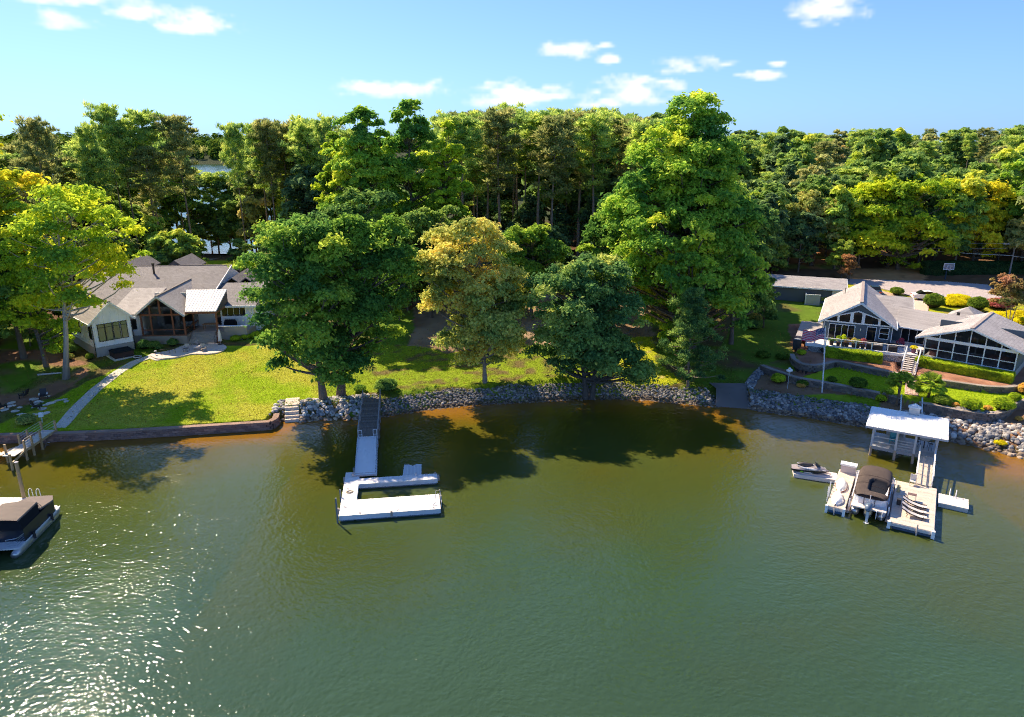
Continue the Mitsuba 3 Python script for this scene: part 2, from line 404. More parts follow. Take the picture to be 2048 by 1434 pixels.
zone([(a, b, 0) for a, b in gl], (.30, .41, .014), .22, .25, DRY, np.clip((n1 - .62) * 3, 0, .6))
zone([(62.8,166.57,4.9), (79.2,166.57,4.9), (67.61,141.03,4.6), (53.83,141.6,4.5)], CLAY, .5, 2, (.26, .24, .05), np.clip((n1 - .42) * 7, 0, 1))
zone([(66.88,141.6,4.5), (84.27,144,4.6), (77.23,131.3,4.4), (62.27,131.3,4.4)], (.48, .30, .14), .5, 1.5, CLAY, n1)
zone([(61.43,128.37,4.3), (65.3,124.17,4.3), (67.42,115.06,4.1), (66.16,112.77,4.1), (60.85,118.6,4.2), (58.52,122.88,4.2)], (.38, .38, .02), .3, .4)
zone([(65.82,113.6,4), (84.95,115.52,4), (71.41,93.48,3.2), (66.79,98.12,3.4), (61.03,103.28,3.6)], (.34, .36, .02), .4, .6, MULCH, np.clip((n1 - .5) * 4, 0, 1))
zone([(56.83,119.08,4.1), (58.32,102.46,3.8), (66.58,113.52,4.1), (64.67,122.88,4.2)], (.52, .38, .27), .25, .3)
gz_ = GZ.ravel()
gcol = np.where((gz_ < .12)[:, None], np.array([.16, .11, .06]), gcol)
far = np.hypot(gx, gy - 80) > 150
gcol = np.where(far[:, None], np.array((.055, .075, .03)) * (.7 + .6 * n2)[:, None], gcol)
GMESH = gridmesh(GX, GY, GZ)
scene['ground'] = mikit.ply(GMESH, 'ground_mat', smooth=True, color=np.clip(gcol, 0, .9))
tag('ground', 'grassy, wooded lakeside ground with lawns, mulch and bare dirt', 'ground', kind='structure')

# ------------------------------------------------------------------ the lake
wxs, wys = grow(-72, 76, .6, 3500), grow(-10, 92, .6, 3800)
WX, WY = np.meshgrid(wxs, wys, indexing='ij')
ok = WY[0] > -700
WX, WY = WX[:, ok], WY[:, ok]
ax, ay = WX.ravel(), WY.ravel()
s = np.maximum(-sdist(LAND, ax, ay), sdist(LAKE2, ax, ay))
nn = meshkit.fbm(np.stack([ax * .12, ay * .12, ax * 0], 1), 4)
nf = meshkit.fbm(np.stack([ax * .5, ay * .5, ax * 0], 1), 3)
shal = np.where(ax > 40, 1.5, np.where(ax < -20, .75, 1.0))
d = s / shal * (.7 + .6 * nn) + (nf - .5) * 2
t1, t2, t3 = (np.clip((d - a) / b, 0, 1)[:, None] for a, b in ((0.6, 7.0), (6, 14), (15, 27)))
sm = lambda t: t * t * (3 - 2 * t)
c = np.array([.30, .14, .012])
c = c + (np.array([.125, .110, .010]) - c) * sm(t1)
c = c + (np.array([.080, .106, .022]) - c) * sm(t2)
c = c + (np.array([.046, .094, .042]) - c) * sm(t3)
c = c * .66 * (.88 + .24 * nn)[:, None]
wm = gridmesh(WX, WY, WX * 0.0)
scene['lake'] = mikit.ply(wm, 'water_mat', smooth=True, color=c)
tag('lake', 'green lake water, brown in the shallows, with sun glitter in front', 'water', kind='structure')

# ------------------------------------------------------------------ colours
WHITE, OFFWHITE, SLATE, TRIM = (.87, .87, .86), (.72, .70, .66), (.085, .115, .145), (.78, .79, .80)
CEDAR, BLACK, STONE, CONC, DECKGREY = (.22, .075, .035), (.015, .016, .018), (.40, .34, .27), (.56, .50, .44), (.45, .44, .42)


def window(fr, house, x0, x1, y, z0, z1, col, label=None, rail=None, mull=(), name='window', t=.08, glass='pane_glass'):
    """A window on the plane ly = y of frame fr, seen from smaller y: frame, panes."""
    w = .07
    f = [box(x0 - w, x1 + w, y - t, y, z1, z1 + w), box(x0 - w, x1 + w, y - t, y, z0 - w, z0), box(x0 - w, x0, y - t, y, z0, z1), box(x1, x1 + w, y - t, y, z0, z1)]
    if rail:
        f.append(box(x0, x1, y - t * .8, y - .002, rail - .03, rail + .03))
    for m in mull:
        f.append(box(m - .03, m + .03, y - t * .8, y - .002, z0, z1))
    k = add(name, fr(f), col, parent=house, label=label)
    xs_ = [x0, *mull, x1]
    for a, b in zip(xs_[:-1], xs_[1:]):
        add('pane', fr(box(a + .005, b - .005, y - .03, y - .01, z0 + .005, z1 - .005)), None, glass, parent=k)
    return k


# ------------------------------------------------------------------ the white house at left
LH = thing('house', 'white house with a rust framed gable porch, metal porch roof and grey shingles', 'house')
W, M = Fr((-54.47, 89.2), 46), Fr((-50.95, 94.59), 4)
add('wing_wall', W.gable([(0, 3.3), (4.7, 3.3), (4.7, 6.85), (2.38, 8.95), (0, 6.85)], 0, 10), WHITE, parent=LH, ns=.8, amp=.1)
add('foundation', [W.box(-.04, 4.74, -.04, 10, .8, 3.3), M.box(-2.4, -.02, 1.02, 3, 1, 3.3)], (.42, .38, .34), 'matte', parent=LH, ns=3, amp=.25)
add('batten', W([box(x - .02, x + .02, -.03, 0, 3.3, min(6.85 + (x / 2.38 if x < 2.38 else (4.7 - x) / 2.32) * 2.1, 8.9)) for x in (.1, .5, 1.49, 2.42, 3.36, 4.3, 4.62)] + [box(-.03, 0, y - .02, y + .02, 3.3, 6.8) for y in (.2, 1.8, 2.6, 3.4, 4.2, 5.0, 6.7, 7.5, 8.3)]), (.78, .78, .76), parent=LH, kind='stuff')
rf = add('wing_roof', [W.slab([(2.38, -.45, 9.2), (2.38, 10.2, 9.2), (-.5, 10.2, 6.6), (-.5, -.45, 6.6)], .2), W.slab([(2.38, -.45, 9.2), (5.2, -.45, 6.6), (5.2, 10.2, 6.6), (2.38, 10.2, 9.2)], .2)], None, 'shingle', parent=LH)
add('ridge_cap', W.box(2.2, 2.56, -.46, 10.2, 9.13, 9.23), (.2, .18, .17), 'matte', parent=rf)
add('fascia', [W.bar((2.38, -.48, 9.05), (-.52, -.48, 6.44), .06, .24), W.bar((2.38, -.48, 9.05), (5.22, -.48, 6.44), .06, .24), W.box(-.58, -.5, -.45, 10.2, 6.38, 6.62), W.box(5.2, 5.28, -.45, 3, 6.38, 6.62)], WHITE, parent=rf)
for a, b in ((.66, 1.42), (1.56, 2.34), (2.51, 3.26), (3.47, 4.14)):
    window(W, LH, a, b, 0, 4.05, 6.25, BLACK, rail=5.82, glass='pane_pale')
LW = Fr(W.p(0, 0), 46 - 90)
for a, b in ((-1.4, -.5), (-6.3, -5.4), (-10.0, -9.0)):
    window(LW, LH, a, b, 0, 4.4, 6.1, BLACK)
add('downspout', [W(cyl(4.78, -.09, 2.2, 6.4, .06)), W(cyl(-.05, -.1, 2.1, 6.4, .05)), W.bar((5.2, -.3, 6.45), (4.78, -.09, 6.1), .1)], BLACK, parent=LH)
add('link_wall', M.box(-2.6, -.05, 1.0, 1.3, 3.3, 6.4), WHITE, parent=LH)
window(M, LH, -1.6, -1.06, 1.0, 4.25, 5.55, BLACK)
# screened gable porch
add('porch_base', M.box(-.02, 5.92, .02, 5.5, 1.0, 3.35), STONE, 'matte', parent=LH, ns=2.5, amp=.3)
add('porch_floor', M.box(0, 5.9, .05, 5.5, 3.352, 3.42), (.25, .2, .16), parent=LH)
add('porch_back_wall', [M.box(.1, 8.7, 5.5, 5.7, 3.42, 8.4), M.box(-.05, .1, 1.2, 5.5, 3.42, 6.4)], (.55, .55, .54), parent=LH)
window(M, LH, 1.0, 2.4, 5.5, 3.6, 5.7, BLACK, name='porch_door')
window(M, LH, 3.2, 5.0, 5.5, 4.2, 5.7, BLACK, mull=(4.1,))
for x, zt, w in ((.09, 6.4, .18), (1.4, 7.62, .2), (4.28, 7.72, .2), (5.8, 6.4, .22)):
    add('porch_post', M.box(x - w / 2, x + w / 2, -.02, .18, 3.4, zt), CEDAR, parent=LH)
add('porch_post', M.box(2.75 - .11, 2.75 + .11, -.02, .18, 6.5, 8.75), CEDAR, parent=LH)
add('porch_post', M.box(5.7, 5.9, 3.2, 3.4, 3.4, 6.4), CEDAR, parent=LH)
add('porch_beam', [M.box(.0, 5.9, -.05, .2, 6.3, 6.52), M.box(5.68, 5.92, .2, 5.5, 6.3, 6.52)], CEDAR, parent=LH)
add('porch_rail', [M.box(.2, 5.7, .02, .12, 4.24, 4.34), M.box(.2, 5.7, .02, .12, 3.42, 3.55), M.box(5.74, 5.86, .2, 5.4, 4.24, 4.34)], CEDAR, parent=LH)
for pts in ([(.18, 3.5), (1.3, 3.5), (1.3, 6.3), (.18, 6.3)], [(1.5, 3.5), (4.18, 3.5), (4.18, 6.3), (1.5, 6.3)], [(4.38, 3.5), (5.7, 3.5), (5.7, 6.3), (4.38, 6.3)], [(.25, 6.52), (1.3, 6.52), (1.3, 7.42)], [(1.5, 6.52), (2.64, 6.52), (2.64, 8.5), (1.5, 7.6)], [(2.86, 6.52), (4.18, 6.52), (4.18, 7.62), (2.86, 8.62)], [(4.38, 6.52), (5.6, 6.52), (4.38, 7.5)]):
    add('screen', M.gable(pts, .07, .075), None, 'screen_mesh', parent=LH)
add('screen', M.box(5.79, 5.795, .3, 5.4, 3.5, 6.3), None, 'screen_mesh', parent=LH)
add('porch_sofa', [M.box(1.8, 3.9, 2.4, 3.2, 3.42, 3.85), M.box(1.8, 3.9, 3.1, 3.3, 3.85, 4.3), M.box(.7, 1.4, 1.5, 2.3, 3.42, 3.9)], (.3, .28, .26), 'matte', parent=LH)
pr_ = add('porch_roof', [M.slab([(2.75, -.5, 9.15), (2.75, 12.5, 9.15), (-.65, 12.5, 6.42), (-.65, -.5, 6.42)], .2), M.slab([(2.75, -.5, 9.15), (6.15, -.5, 6.42), (6.15, 12.5, 6.42), (2.75, 12.5, 9.15)], .2)], None, 'shingle', parent=LH)
add('ridge_cap', M.box(2.58, 2.92, -.5, 12.4, 9.08, 9.18), (.2, .18, .17), 'matte', parent=pr_)
add('fascia', [M.bar((2.75, -.53, 9.0), (-.67, -.53, 6.26), .06, .26), M.bar((2.75, -.53, 9.0), (6.17, -.53, 6.26), .06, .26)], (.62, .62, .6), parent=pr_)
# standing seam metal porch roof
mr = add('metal_roof', M.slab([(6.2, -.15, 6.86), (10.35, -.15, 6.86), (10.35, 5.3, 8.8), (6.2 - 1.5, 5.3, 8.8)], .1), (.62, .62, .62), 'paint', parent=LH)
for i in range(14):
    x = 5.1 + i * .4
    y0 = -.15 if x > 6.2 else 5.3 - (x - 4.7) / 1.5 * 5.45
    add('seam', M.bar((x, y0, 6.89 + (y0 + .15) / 5.45 * 1.94), (x, 5.3, 8.83), .035, .07), (.66, .66, .66), parent=mr)
g = trimesh.creation.extrude_polygon(Polygon([(.3, 6.7), (5.2, 6.7), (5.2, 8.6)]), .1, engine='earcut')
g.apply_transform(np.array([[0, 0, 1, 10.2], [1, 0, 0, 0], [0, 1, 0, 0], [0, 0, 0, 1.0]]))
add('gable_cheek', M(g), (.06, .065, .07), parent=LH)  # near-black colour paints the shade on the right side of the metal roof
add('metal_roof_beam', [M.box(6.1, 10.3, -.1, .12, 6.5, 6.75), M.box(10.12, 10.3, .12, 5, 6.45, 6.7)], CEDAR, parent=LH)
for x in (10.18,):
    add('porch_post', [M.box(x - .1, x + .1, -.08, .12, 3.4, 6.5), M.box(x - .18, x + .18, -.16, .2, 2.2, 3.9)], CEDAR, parent=LH)
add('patio_deck', M.box(5.95, 13.6, 2.0, 6.2, 1.0, 3.4), (.44, .37, .31), 'matte', parent=LH, ns=2, amp=.2)
for i in range(7):
    add('step', M.box(6.0, 9.6, 2.0 - .33 * (i + 1), 2.0 - .33 * i, 1.2, 3.4 - .17 * (i + 1)), (.46, .38, .31), 'matte', parent=LH, ns=3, amp=.2)
add('stair_rail', [M.bar((9.65, 2.0, 4.3), (9.65, -.3, 3.1), .05)] + [M(cyl(9.65, y, 2.1, z, .025)) for y, z in ((1.9, 4.25), (.8, 3.68), (-.3, 3.1))], BLACK, parent=LH)
# main body and roofs
add('main_wall', [M.box(-12, 7.4, 6.2, 25, 1, 6.6), M.box(8.8, 13.8, 5.2, 6.2, 3.4, 6.75), M.box(7.4, 14.2, 6.2, 24, 1, 6.6)], WHITE, parent=LH)
g = trimesh.creation.extrude_polygon(Polygon([(4.4, 6.4), (26.4, 6.4), (17.5, 10.0)]), .2, engine='earcut')
g.apply_transform(np.array([[0, 0, 1, 7.15], [1, 0, 0, 0], [0, 1, 0, 0], [0, 0, 0, 1.0]]))
add('gable_wall', M(g), WHITE, parent=LH)
window(M, LH, 9.3, 12.6, 5.2, 4.9, 6.5, WHITE, mull=(10.1, 10.95, 11.8))
window(M, LH, 8.3, 9.1, 5.19, 3.6, 6.2, WHITE, name='door')
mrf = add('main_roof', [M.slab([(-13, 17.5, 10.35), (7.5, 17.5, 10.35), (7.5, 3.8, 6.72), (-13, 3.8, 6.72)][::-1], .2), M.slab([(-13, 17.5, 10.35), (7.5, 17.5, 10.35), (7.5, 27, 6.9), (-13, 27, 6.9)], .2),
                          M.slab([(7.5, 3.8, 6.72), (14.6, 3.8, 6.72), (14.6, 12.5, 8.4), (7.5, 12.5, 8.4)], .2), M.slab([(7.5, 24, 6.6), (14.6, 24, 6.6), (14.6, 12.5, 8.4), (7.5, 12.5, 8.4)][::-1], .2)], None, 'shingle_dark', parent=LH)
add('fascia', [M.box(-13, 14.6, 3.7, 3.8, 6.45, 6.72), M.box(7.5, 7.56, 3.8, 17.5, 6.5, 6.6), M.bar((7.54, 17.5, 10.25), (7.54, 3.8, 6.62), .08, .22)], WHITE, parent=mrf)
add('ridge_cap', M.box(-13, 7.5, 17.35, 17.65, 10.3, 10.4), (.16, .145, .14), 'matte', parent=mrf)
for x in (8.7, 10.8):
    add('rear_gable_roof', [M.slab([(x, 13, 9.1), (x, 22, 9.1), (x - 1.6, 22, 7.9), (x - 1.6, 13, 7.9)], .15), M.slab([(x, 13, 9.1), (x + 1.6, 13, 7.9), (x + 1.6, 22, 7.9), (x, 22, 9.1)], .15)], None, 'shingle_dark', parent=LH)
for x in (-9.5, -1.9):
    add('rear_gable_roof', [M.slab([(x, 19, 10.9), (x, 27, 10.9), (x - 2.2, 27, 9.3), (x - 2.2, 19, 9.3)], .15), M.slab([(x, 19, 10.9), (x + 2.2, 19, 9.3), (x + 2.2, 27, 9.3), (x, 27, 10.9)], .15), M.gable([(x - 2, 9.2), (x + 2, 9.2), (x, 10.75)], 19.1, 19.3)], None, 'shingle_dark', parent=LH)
add('stovepipe', [M(cyl(-3.4, 14.6, 9.0, 11.0, .15)), M(cyl(-3.4, 14.6, 11.0, 11.2, .24))], BLACK, 'gloss', parent=LH)
add('link_roof', M.slab([(-4.5, .6, 6.4), (.2, .6, 6.4), (.2, 9.5, 8.35), (-4.5, 9.5, 8.35)], .2), None, 'shingle', parent=LH)
# things on the terrace of the white house
k = thing('table', 'long wooden table under the metal porch roof of the white house', 'table')
add('tabletop', M.box(7.0, 9.0, 3.2, 4.2, 4.1, 4.16), (.42, .22, .12), parent=k)
for x in (7.1, 8.9):
    for y in (3.3, 4.1):
        add('leg', M.box(x - .04, x + .04, y - .04, y + .04, 3.4, 4.1), (.38, .2, .11), parent=k)
k = thing('grill', 'black covered grill beside the terrace counter of the white house', 'grill')
add('cover', M(extr(Polygon([(9.9, 3.6), (11.4, 3.6), (11.5, 4.4), (9.8, 4.4)]), .95, 3.42)), (.012, .013, .016), 'matte', parent=k)
add('hood', M(tube([(9.95, 4.0, 4.35), (11.35, 4.0, 4.35)], .32, 10)), (.012, .013, .016), 'matte', parent=k)
k = thing('terrace_wall', 'low terrace wall with a white counter beside the porch steps', 'wall')
add('stone_base', M.box(10.4, 13.6, 1.7, 2.0, 1.2, 4.15), (.40, .35, .30), 'matte', parent=k, ns=3, amp=.3)
add('counter', M.box(9.7, 13.7, 1.6, 2.1, 4.2, 4.27), WHITE, parent=k)

# ------------------------------------------------------------------ the grey house at right
RH = thing('house', 'slate blue house with white trim, glass gable and a wide screened porch', 'house')
R, Q = Fr((41.93, 90.95), -26), Fr((50.52, 83.58), -43)
add('gable_wall', R.gable([(-.85, 3.0), (7.3, 3.0), (7.3, 6.6), (3.35, 9.1), (-.85, 6.5)], 0, 14), SLATE, parent=RH, ns=1, amp=.12)
rr1 = add('roof', [R.slab([(3.4, -.55, 9.45), (3.4, 15.3, 9.45), (-1.35, 15.3, 6.5), (-1.35, -.55, 6.5)], .22), R.slab([(3.4, -.55, 9.45), (7.85, -.55, 6.5), (7.85, 15.3, 6.5), (3.4, 15.3, 9.45)], .22)], None, 'shingle', parent=RH)
add('ridge_cap', R.box(3.2, 3.6, -.56, 15.2, 9.36, 9.5), (.30, .25, .23), 'matte', parent=rr1)
add('fascia', [R.bar((3.4, -.58, 9.3), (-1.38, -.58, 6.32), .06, .26), R.bar((3.4, -.58, 9.3), (7.88, -.58, 6.32), .06, .26), R.box(-1.44, -1.36, -.5, 15.3, 6.25, 6.5), R.box(7.86, 7.94, -.55, 3.6, 6.22, 6.5)], TRIM, parent=rr1)
for x, y in ((1.2, 12), (4.6, 3.5)):
    add('vent_pipe', R(cyl(x, y, 7, 8.6 + (x == 1.2) * .3, .06)), (.25, .2, .15), parent=rr1)
# gable glazing
tz = lambda x: 6.55 + (.3 + 1.2 * (x + .62) / 3.8 if x < 3.2 else .3 + 1.2 * (7.15 - x) / 3.95)
gl = add('gable_window', [R.gable([(-.62, 6.45), (7.18, 6.45), (7.18, 6.6), (-.62, 6.6)], -.1, 0)] + [R.gable([(a, 6.6), (b, 6.6), (b, tz(b)), (a, tz(a))], -.1, 0) for a, b in ((-.62, -.5), (.8, 1.07), (2.32, 2.72), (3.69, 4.06), (5.61, 5.9), (7.03, 7.15))]
         + [R.gable([(-.62, tz(-.62)), (3.2, tz(3.19)), (3.2, tz(3.19) + .16), (-.62, tz(-.62) + .13)], -.12, 0), R.gable([(3.2, tz(3.2)), (7.15, tz(7.15)), (7.15, tz(7.15) + .13), (3.2, tz(3.2) + .16)], -.12, 0)], TRIM, parent=RH)
for a, b in ((-.5, .8), (1.07, 2.32), (2.72, 3.2), (3.2, 3.69), (4.06, 5.61), (5.9, 7.03)):
    add('pane', R.gable([(a, 6.6), (b, 6.6), (b, tz(b)), (a, tz(a))], -.05, -.02), None, 'pane_glass', parent=gl)
window(R, RH, .0, 3.0, 0, 4.05, 6.15, TRIM, mull=(.75, 1.5, 2.25), name='sliding_door')
window(R, RH, 4.5, 5.5, 0, 4.05, 6.2, TRIM, name='door')
window(R, RH, 5.97, 6.97, 0, 4.85, 6.2, TRIM, rail=5.5)
add('wall_lamp', R(cyl(3.72, -.08, 5.6, 5.9, .07)), (.6, .6, .55), parent=RH)
add('downspout', [R(cyl(7.35, -.1, 4, 6.4, .05)), R(cyl(-.7, -.1, 4, 6.4, .05))], TRIM, parent=RH)
# cross gable behind and the low link wing
rr2 = add('cross_roof', [R.slab([(2.5, 3.4, 6.25), (9.9, 3.4, 6.25), (9.9, 11.6, 8.35), (2.5, 11.6, 8.35)], .22), R.slab([(2.5, 11.6, 8.35), (9.9, 11.6, 8.35), (9.9, 18, 6.4), (2.5, 18, 6.4)], .22)], None, 'shingle', parent=RH)
add('cross_wall', R(extr([(3, 4.2), (9.6, 4.2), (9.6, 17.4), (3, 17.4)], 3.2, 3.0)), SLATE, parent=RH)
g = trimesh.creation.extrude_polygon(Polygon([(4.0, 6.2), (17.6, 6.2), (11.6, 8.15)]), .25, engine='earcut')
g.apply_transform(np.array([[0, 0, 1, 9.4], [1, 0, 0, 0], [0, 1, 0, 0], [0, 0, 0, 1.0]]))
add('cross_gable_wall', R(g), SLATE, parent=RH)
add('fascia', [R.bar((9.93, 3.4, 6.12), (9.93, 11.6, 8.22), .06, .22), R.bar((9.93, 11.6, 8.22), (9.93, 18, 6.28), .06, .22)], TRIM, parent=rr2)
rr3 = add('link_roof', [Q.slab([(-5.5, 4.4, 6.1), (3.0, 4.4, 6.1), (3.0, 9.3, 7.6), (-5.5, 9.3, 7.6)], .2), Q.slab([(-5.5, 9.3, 7.6), (3.0, 9.3, 7.6), (3.0, 15, 6.0), (-5.5, 15, 6.0)], .2)], None, 'shingle', parent=RH)
add('gutter', Q.box(-4.6, -.6, 4.3, 4.42, 5.95, 6.1), TRIM, parent=rr3)
add('vent_pipe', Q(cyl(1.0, 10.5, 7, 7.75, .18)), (.03, .03, .03), parent=rr3)
add('link_wall', Q.box(-5.2, 2, 5.2, 14, 3.0, 6.0), SLATE, parent=RH)
window(Q, RH, -4.0, -1.3, 5.2, 4.05, 5.75, TRIM, mull=(-3.1, -2.2), name='sliding_door')
rr4 = add('hip_roof', trimesh.Trimesh([Q.p(*v) for v in ((-1.2, 12, 6.3), (3.6, 12, 6.3), (3.6, 18, 6.3), (-1.2, 18, 6.3), (1.2, 14.8, 7.75), (1.3, 15.6, 7.75))], [[0, 1, 4], [1, 2, 5], [1, 5, 4], [2, 3, 5], [3, 0, 4], [3, 4, 5], [0, 2, 1], [0, 3, 2]], process=False), None, 'shingle', parent=RH)
# the screened porch
add('porch_floor', Q.box(0, 9.4, .05, 10, 2.7, 3.9), (.3, .3, .3), parent=RH)
add('porch_back_wall', [Q.box(.2, 9.4, 5.2, 5.4, 3.9, 7.6), Q.box(9.36, 9.46, .1, 10, 3.9, 6.2)], SLATE, parent=RH)
window(Q, RH, 3.6, 5.4, 5.2, 4.0, 5.9, TRIM, mull=(4.5,), name='porch_door')
window(Q, RH, 6.6, 8.2, 5.2, 4.4, 5.8, TRIM, mull=(7.4,))
pz = lambda x: 6.4 + (1.62 * (x + 0) / 4.62 if x < 4.62 else 1.62 * (9.3 - x) / 4.68)
PX = (0, 1.45, 3.03, 4.6, 6.17, 7.75, 9.33)
for x in PX:
    add('porch_post', Q.box(x - .06, x + .06, -.02, .1, 3.9, 6.08), TRIM, parent=RH)
    if 0 < x < 9:
        add('gable_post', Q.box(x - .05, x + .05, -.02, .1, 6.42, pz(x) - .02), TRIM, parent=RH)
add('porch_beam', Q.box(-.1, 9.45, -.06, .14, 6.08, 6.42), TRIM, parent=RH)
add('porch_rail', [Q.box(a + .06, b - .06, .0, .08, z - .04, z + .04) for a, b in zip(PX[:-1], PX[1:]) for z in (4.95, 4.0)], TRIM, parent=RH)
for a, b in zip(PX[:-1], PX[1:]):
    for z0, z1 in ((4.05, 4.9), (5.0, 6.08)):
        add('screen', Q.box(a + .06, b - .06, .04, .045, z0, z1), None, 'screen_mesh', parent=RH)
    add('screen', Q.gable([(a + .05, 6.42), (b - .05, 6.42), (b - .05, max(pz(b - .05), 6.43)), (a + .05, max(pz(a + .05), 6.43))], .04, .045), None, 'screen_mesh', parent=RH)
rr5 = add('porch_roof', [Q.slab([(4.6, -.45, 8.3), (4.6, 11, 8.3), (-1.05, 11, 6.28), (-1.05, -.45, 6.28)], .2), Q.slab([(4.6, -.45, 8.3), (10.6, -.45, 6.2), (10.6, 11, 6.2), (4.6, 11, 8.3)], .2)], None, 'shingle', parent=RH)
add('ridge_cap', Q.box(4.42, 4.78, -.46, 10.9, 8.22, 8.34), (.30, .25, .23), 'matte', parent=rr5)
add('fascia', [Q.bar((4.6, -.48, 8.16), (-1.08, -.48, 6.12), .06, .2), Q.bar((4.6, -.48, 8.16), (10.62, -.48, 6.04), .06, .2), Q.box(-1.12, -1.04, -.45, 4.2, 6.05, 6.25)], TRIM, parent=rr5)
add('porch_sofa', [Q.box(.4, 1.3, 1, 3.4, 3.9, 4.4), Q.box(.3, .5, 1, 3.4, 4.4, 4.8), Q.box(6.2, 8.6, 3.6, 4.6, 3.9, 4.4)], (.35, .16, .12), 'matte', parent=RH)
# the deck of the grey house
DK = thing('deck', 'pale plank deck with a white railing along the slate blue house', 'deck')
for i in range(17):
    y = -3.25 + i * .2
    add('plank', R.box(-2.4 if y < -.0 else -2.4, 10.4 if y < -.2 else 7.3, y, y + .19, 3.93, 4.0), np.array((.66, .64, .61)) * (1 + .08 * math.sin(i * 2.7)), parent=DK)
add('side_deck', R.box(-4.0, -.9, .2, 9.5, 3.6, 3.99), (.36, .33, .31), parent=DK, ns=2, amp=.2)
add('link_deck', [R.box(7.35, 11.2, -.15, 3.4, 3.7, 3.985)], (.60, .58, .56), parent=DK)
add('rim', [R.box(-2.45, 9.0, -3.32, -3.26, 3.66, 4.0), R.box(-2.5, -2.42, -3.3, .2, 3.66, 4.0)], TRIM, parent=DK)
for x in (-2.4, -.1, 1.7, 3.4, 5.2, 7.0, 8.85):
    add('railing_post', R.box(x - .05, x + .05, -3.25, -3.15, 4.0, 4.95), TRIM, parent=DK)
add('railing', [R.box(-2.45, 8.9, -3.28, -3.12, 4.93, 5.0), R.box(-2.45, -2.32, -3.2, .2, 4.93, 5.0)], (.66, .64, .6), parent=DK)
lat = []
for i in range(38):
    x = 3.2 + i * .16
    for sg in (-1, 1):
        a, b = (x, -3.22, 3.64), (x + sg * .8, -3.22, 2.85)
        if 3.2 <= b[0] <= 9:
            lat.append(bar(a, b, .02, .035))
add('lattice', R(lat), (.62, .61, .60), parent=DK, kind='stuff')
lat = []
for i in range(13):
    x = -2.4 + i * .16
    for sg in (-1, 1):
        b = x + sg * .8
        if -2.4 <= b <= -.2:
            lat.append(bar((x, -3.22, 3.64), (b, -3.22, 2.85), .02, .035))
add('side_lattice', R(lat), (.5, .5, .5), parent=DK, kind='stuff')
add('under_deck_fill', R.box(-2.2, 8.9, -3.0, -.1, 2.2, 3.6), (.05, .05, .05), 'matte', parent=DK)  # near-black block filling the space under the deck
k = thing('stairs', 'pale wooden stairs from the grey house deck down to the brick walk', 'stairs')
S_ = Fr(R.p(9.1, -3.3), -26 - 8)
for i in range(12):
    add('step', S_.box(0, 1.45, -.4 * (i + 1), -.4 * i + .02, 3.98 - .145 * (i + 1), 4.03 - .145 * (i + 1)), np.array((.64, .58, .52)) * (1 if i < 9 else .75), parent=k)
for x in (-.08, 1.45):
    add('stringer', S_.bar((x + .04, .1, 3.75), (x + .04, -4.8, 2.1), .06, .3), (.72, .70, .67), parent=k)
    add('handrail', [S_.bar((x + .04, .0, 5.0), (x + .04, -3.0, 3.9), .09, .09), S_.box(x - .03, x + .11, -.06, .08, 3.7, 5.05), S_.box(x - .03, x + .11, -3.06, -2.92, 2.4, 3.95)] + [S_.box(x + .01, x + .06, -.3 * j - .03, -.3 * j + .02, 3.9 - .11 * j, 4.95 - .11 * j) for j in range(1, 10)], TRIM, parent=k)
# ------------------------------------------------------------------ the garage
GA = thing('garage', 'long low grey garage with a shingle roof behind the shaded lawn', 'garage')
A_ = Fr((38.44, 118.2), -21)
add('wall', A_.box(-.6, 16.2, .6, 6.5, 3.2, 6.3), (.10, .125, .15), parent=GA, ns=.6, amp=.15)
gr_ = add('roof', [A_.slab([(-1.2, 0, 6.3), (16.6, 0, 6.3), (16.6, 5.0, 7.3), (-1.2, 5.0, 7.3)], .2), A_.slab([(-1.2, 5.0, 7.3), (16.6, 5.0, 7.3), (16.6, 10, 6.3), (-1.2, 10, 6.3)], .2)], None, 'shingle', parent=GA)
add('fascia', [A_.box(-1.2, 16.6, -.08, .0, 6.08, 6.3), A_.bar((16.64, 0, 6.18), (16.64, 5, 7.18), .06, .2)], TRIM, parent=gr_)
window(A_, GA, .8, 1.5, .6, 4.6, 5.6, TRIM)
add('side_door', A_.box(14.4, 15.6, .52, .6, 4.0, 6.05), TRIM, parent=GA)
k = thing('screen_fence', 'small grey panel enclosure with a white cap beside the garage', 'fence')
EF = Fr((47.89,113.67,3.9), -20)
add('panel', EF.box(0, 2.2, 0, .08, 3.6, 5.3), (.42, .40, .40), parent=k)
add('side_panel', EF.box(0, .08, .08, 1.4, 3.6, 5.3), (.42, .40, .40), parent=k)
add('cap', [EF.box(-.05, 2.25, -.04, .12, 5.3, 5.38), EF.box(-.05, .12, .12, 1.4, 5.3, 5.38), EF.box(-.06, .06, -.05, .07, 3.6, 5.3)], TRIM, parent=k)

# ------------------------------------------------------------------ walls, paths, steps, rocks of the shore
RNG = np.random.default_rng(77)


def along(line, step):
    ls = LineString(line)
    n = max(1, int(round(ls.length / step)))
    return [np.array(ls.interpolate(i / n, normalized=True).coords[0]) for i in range(n + 1)], ls.length / n


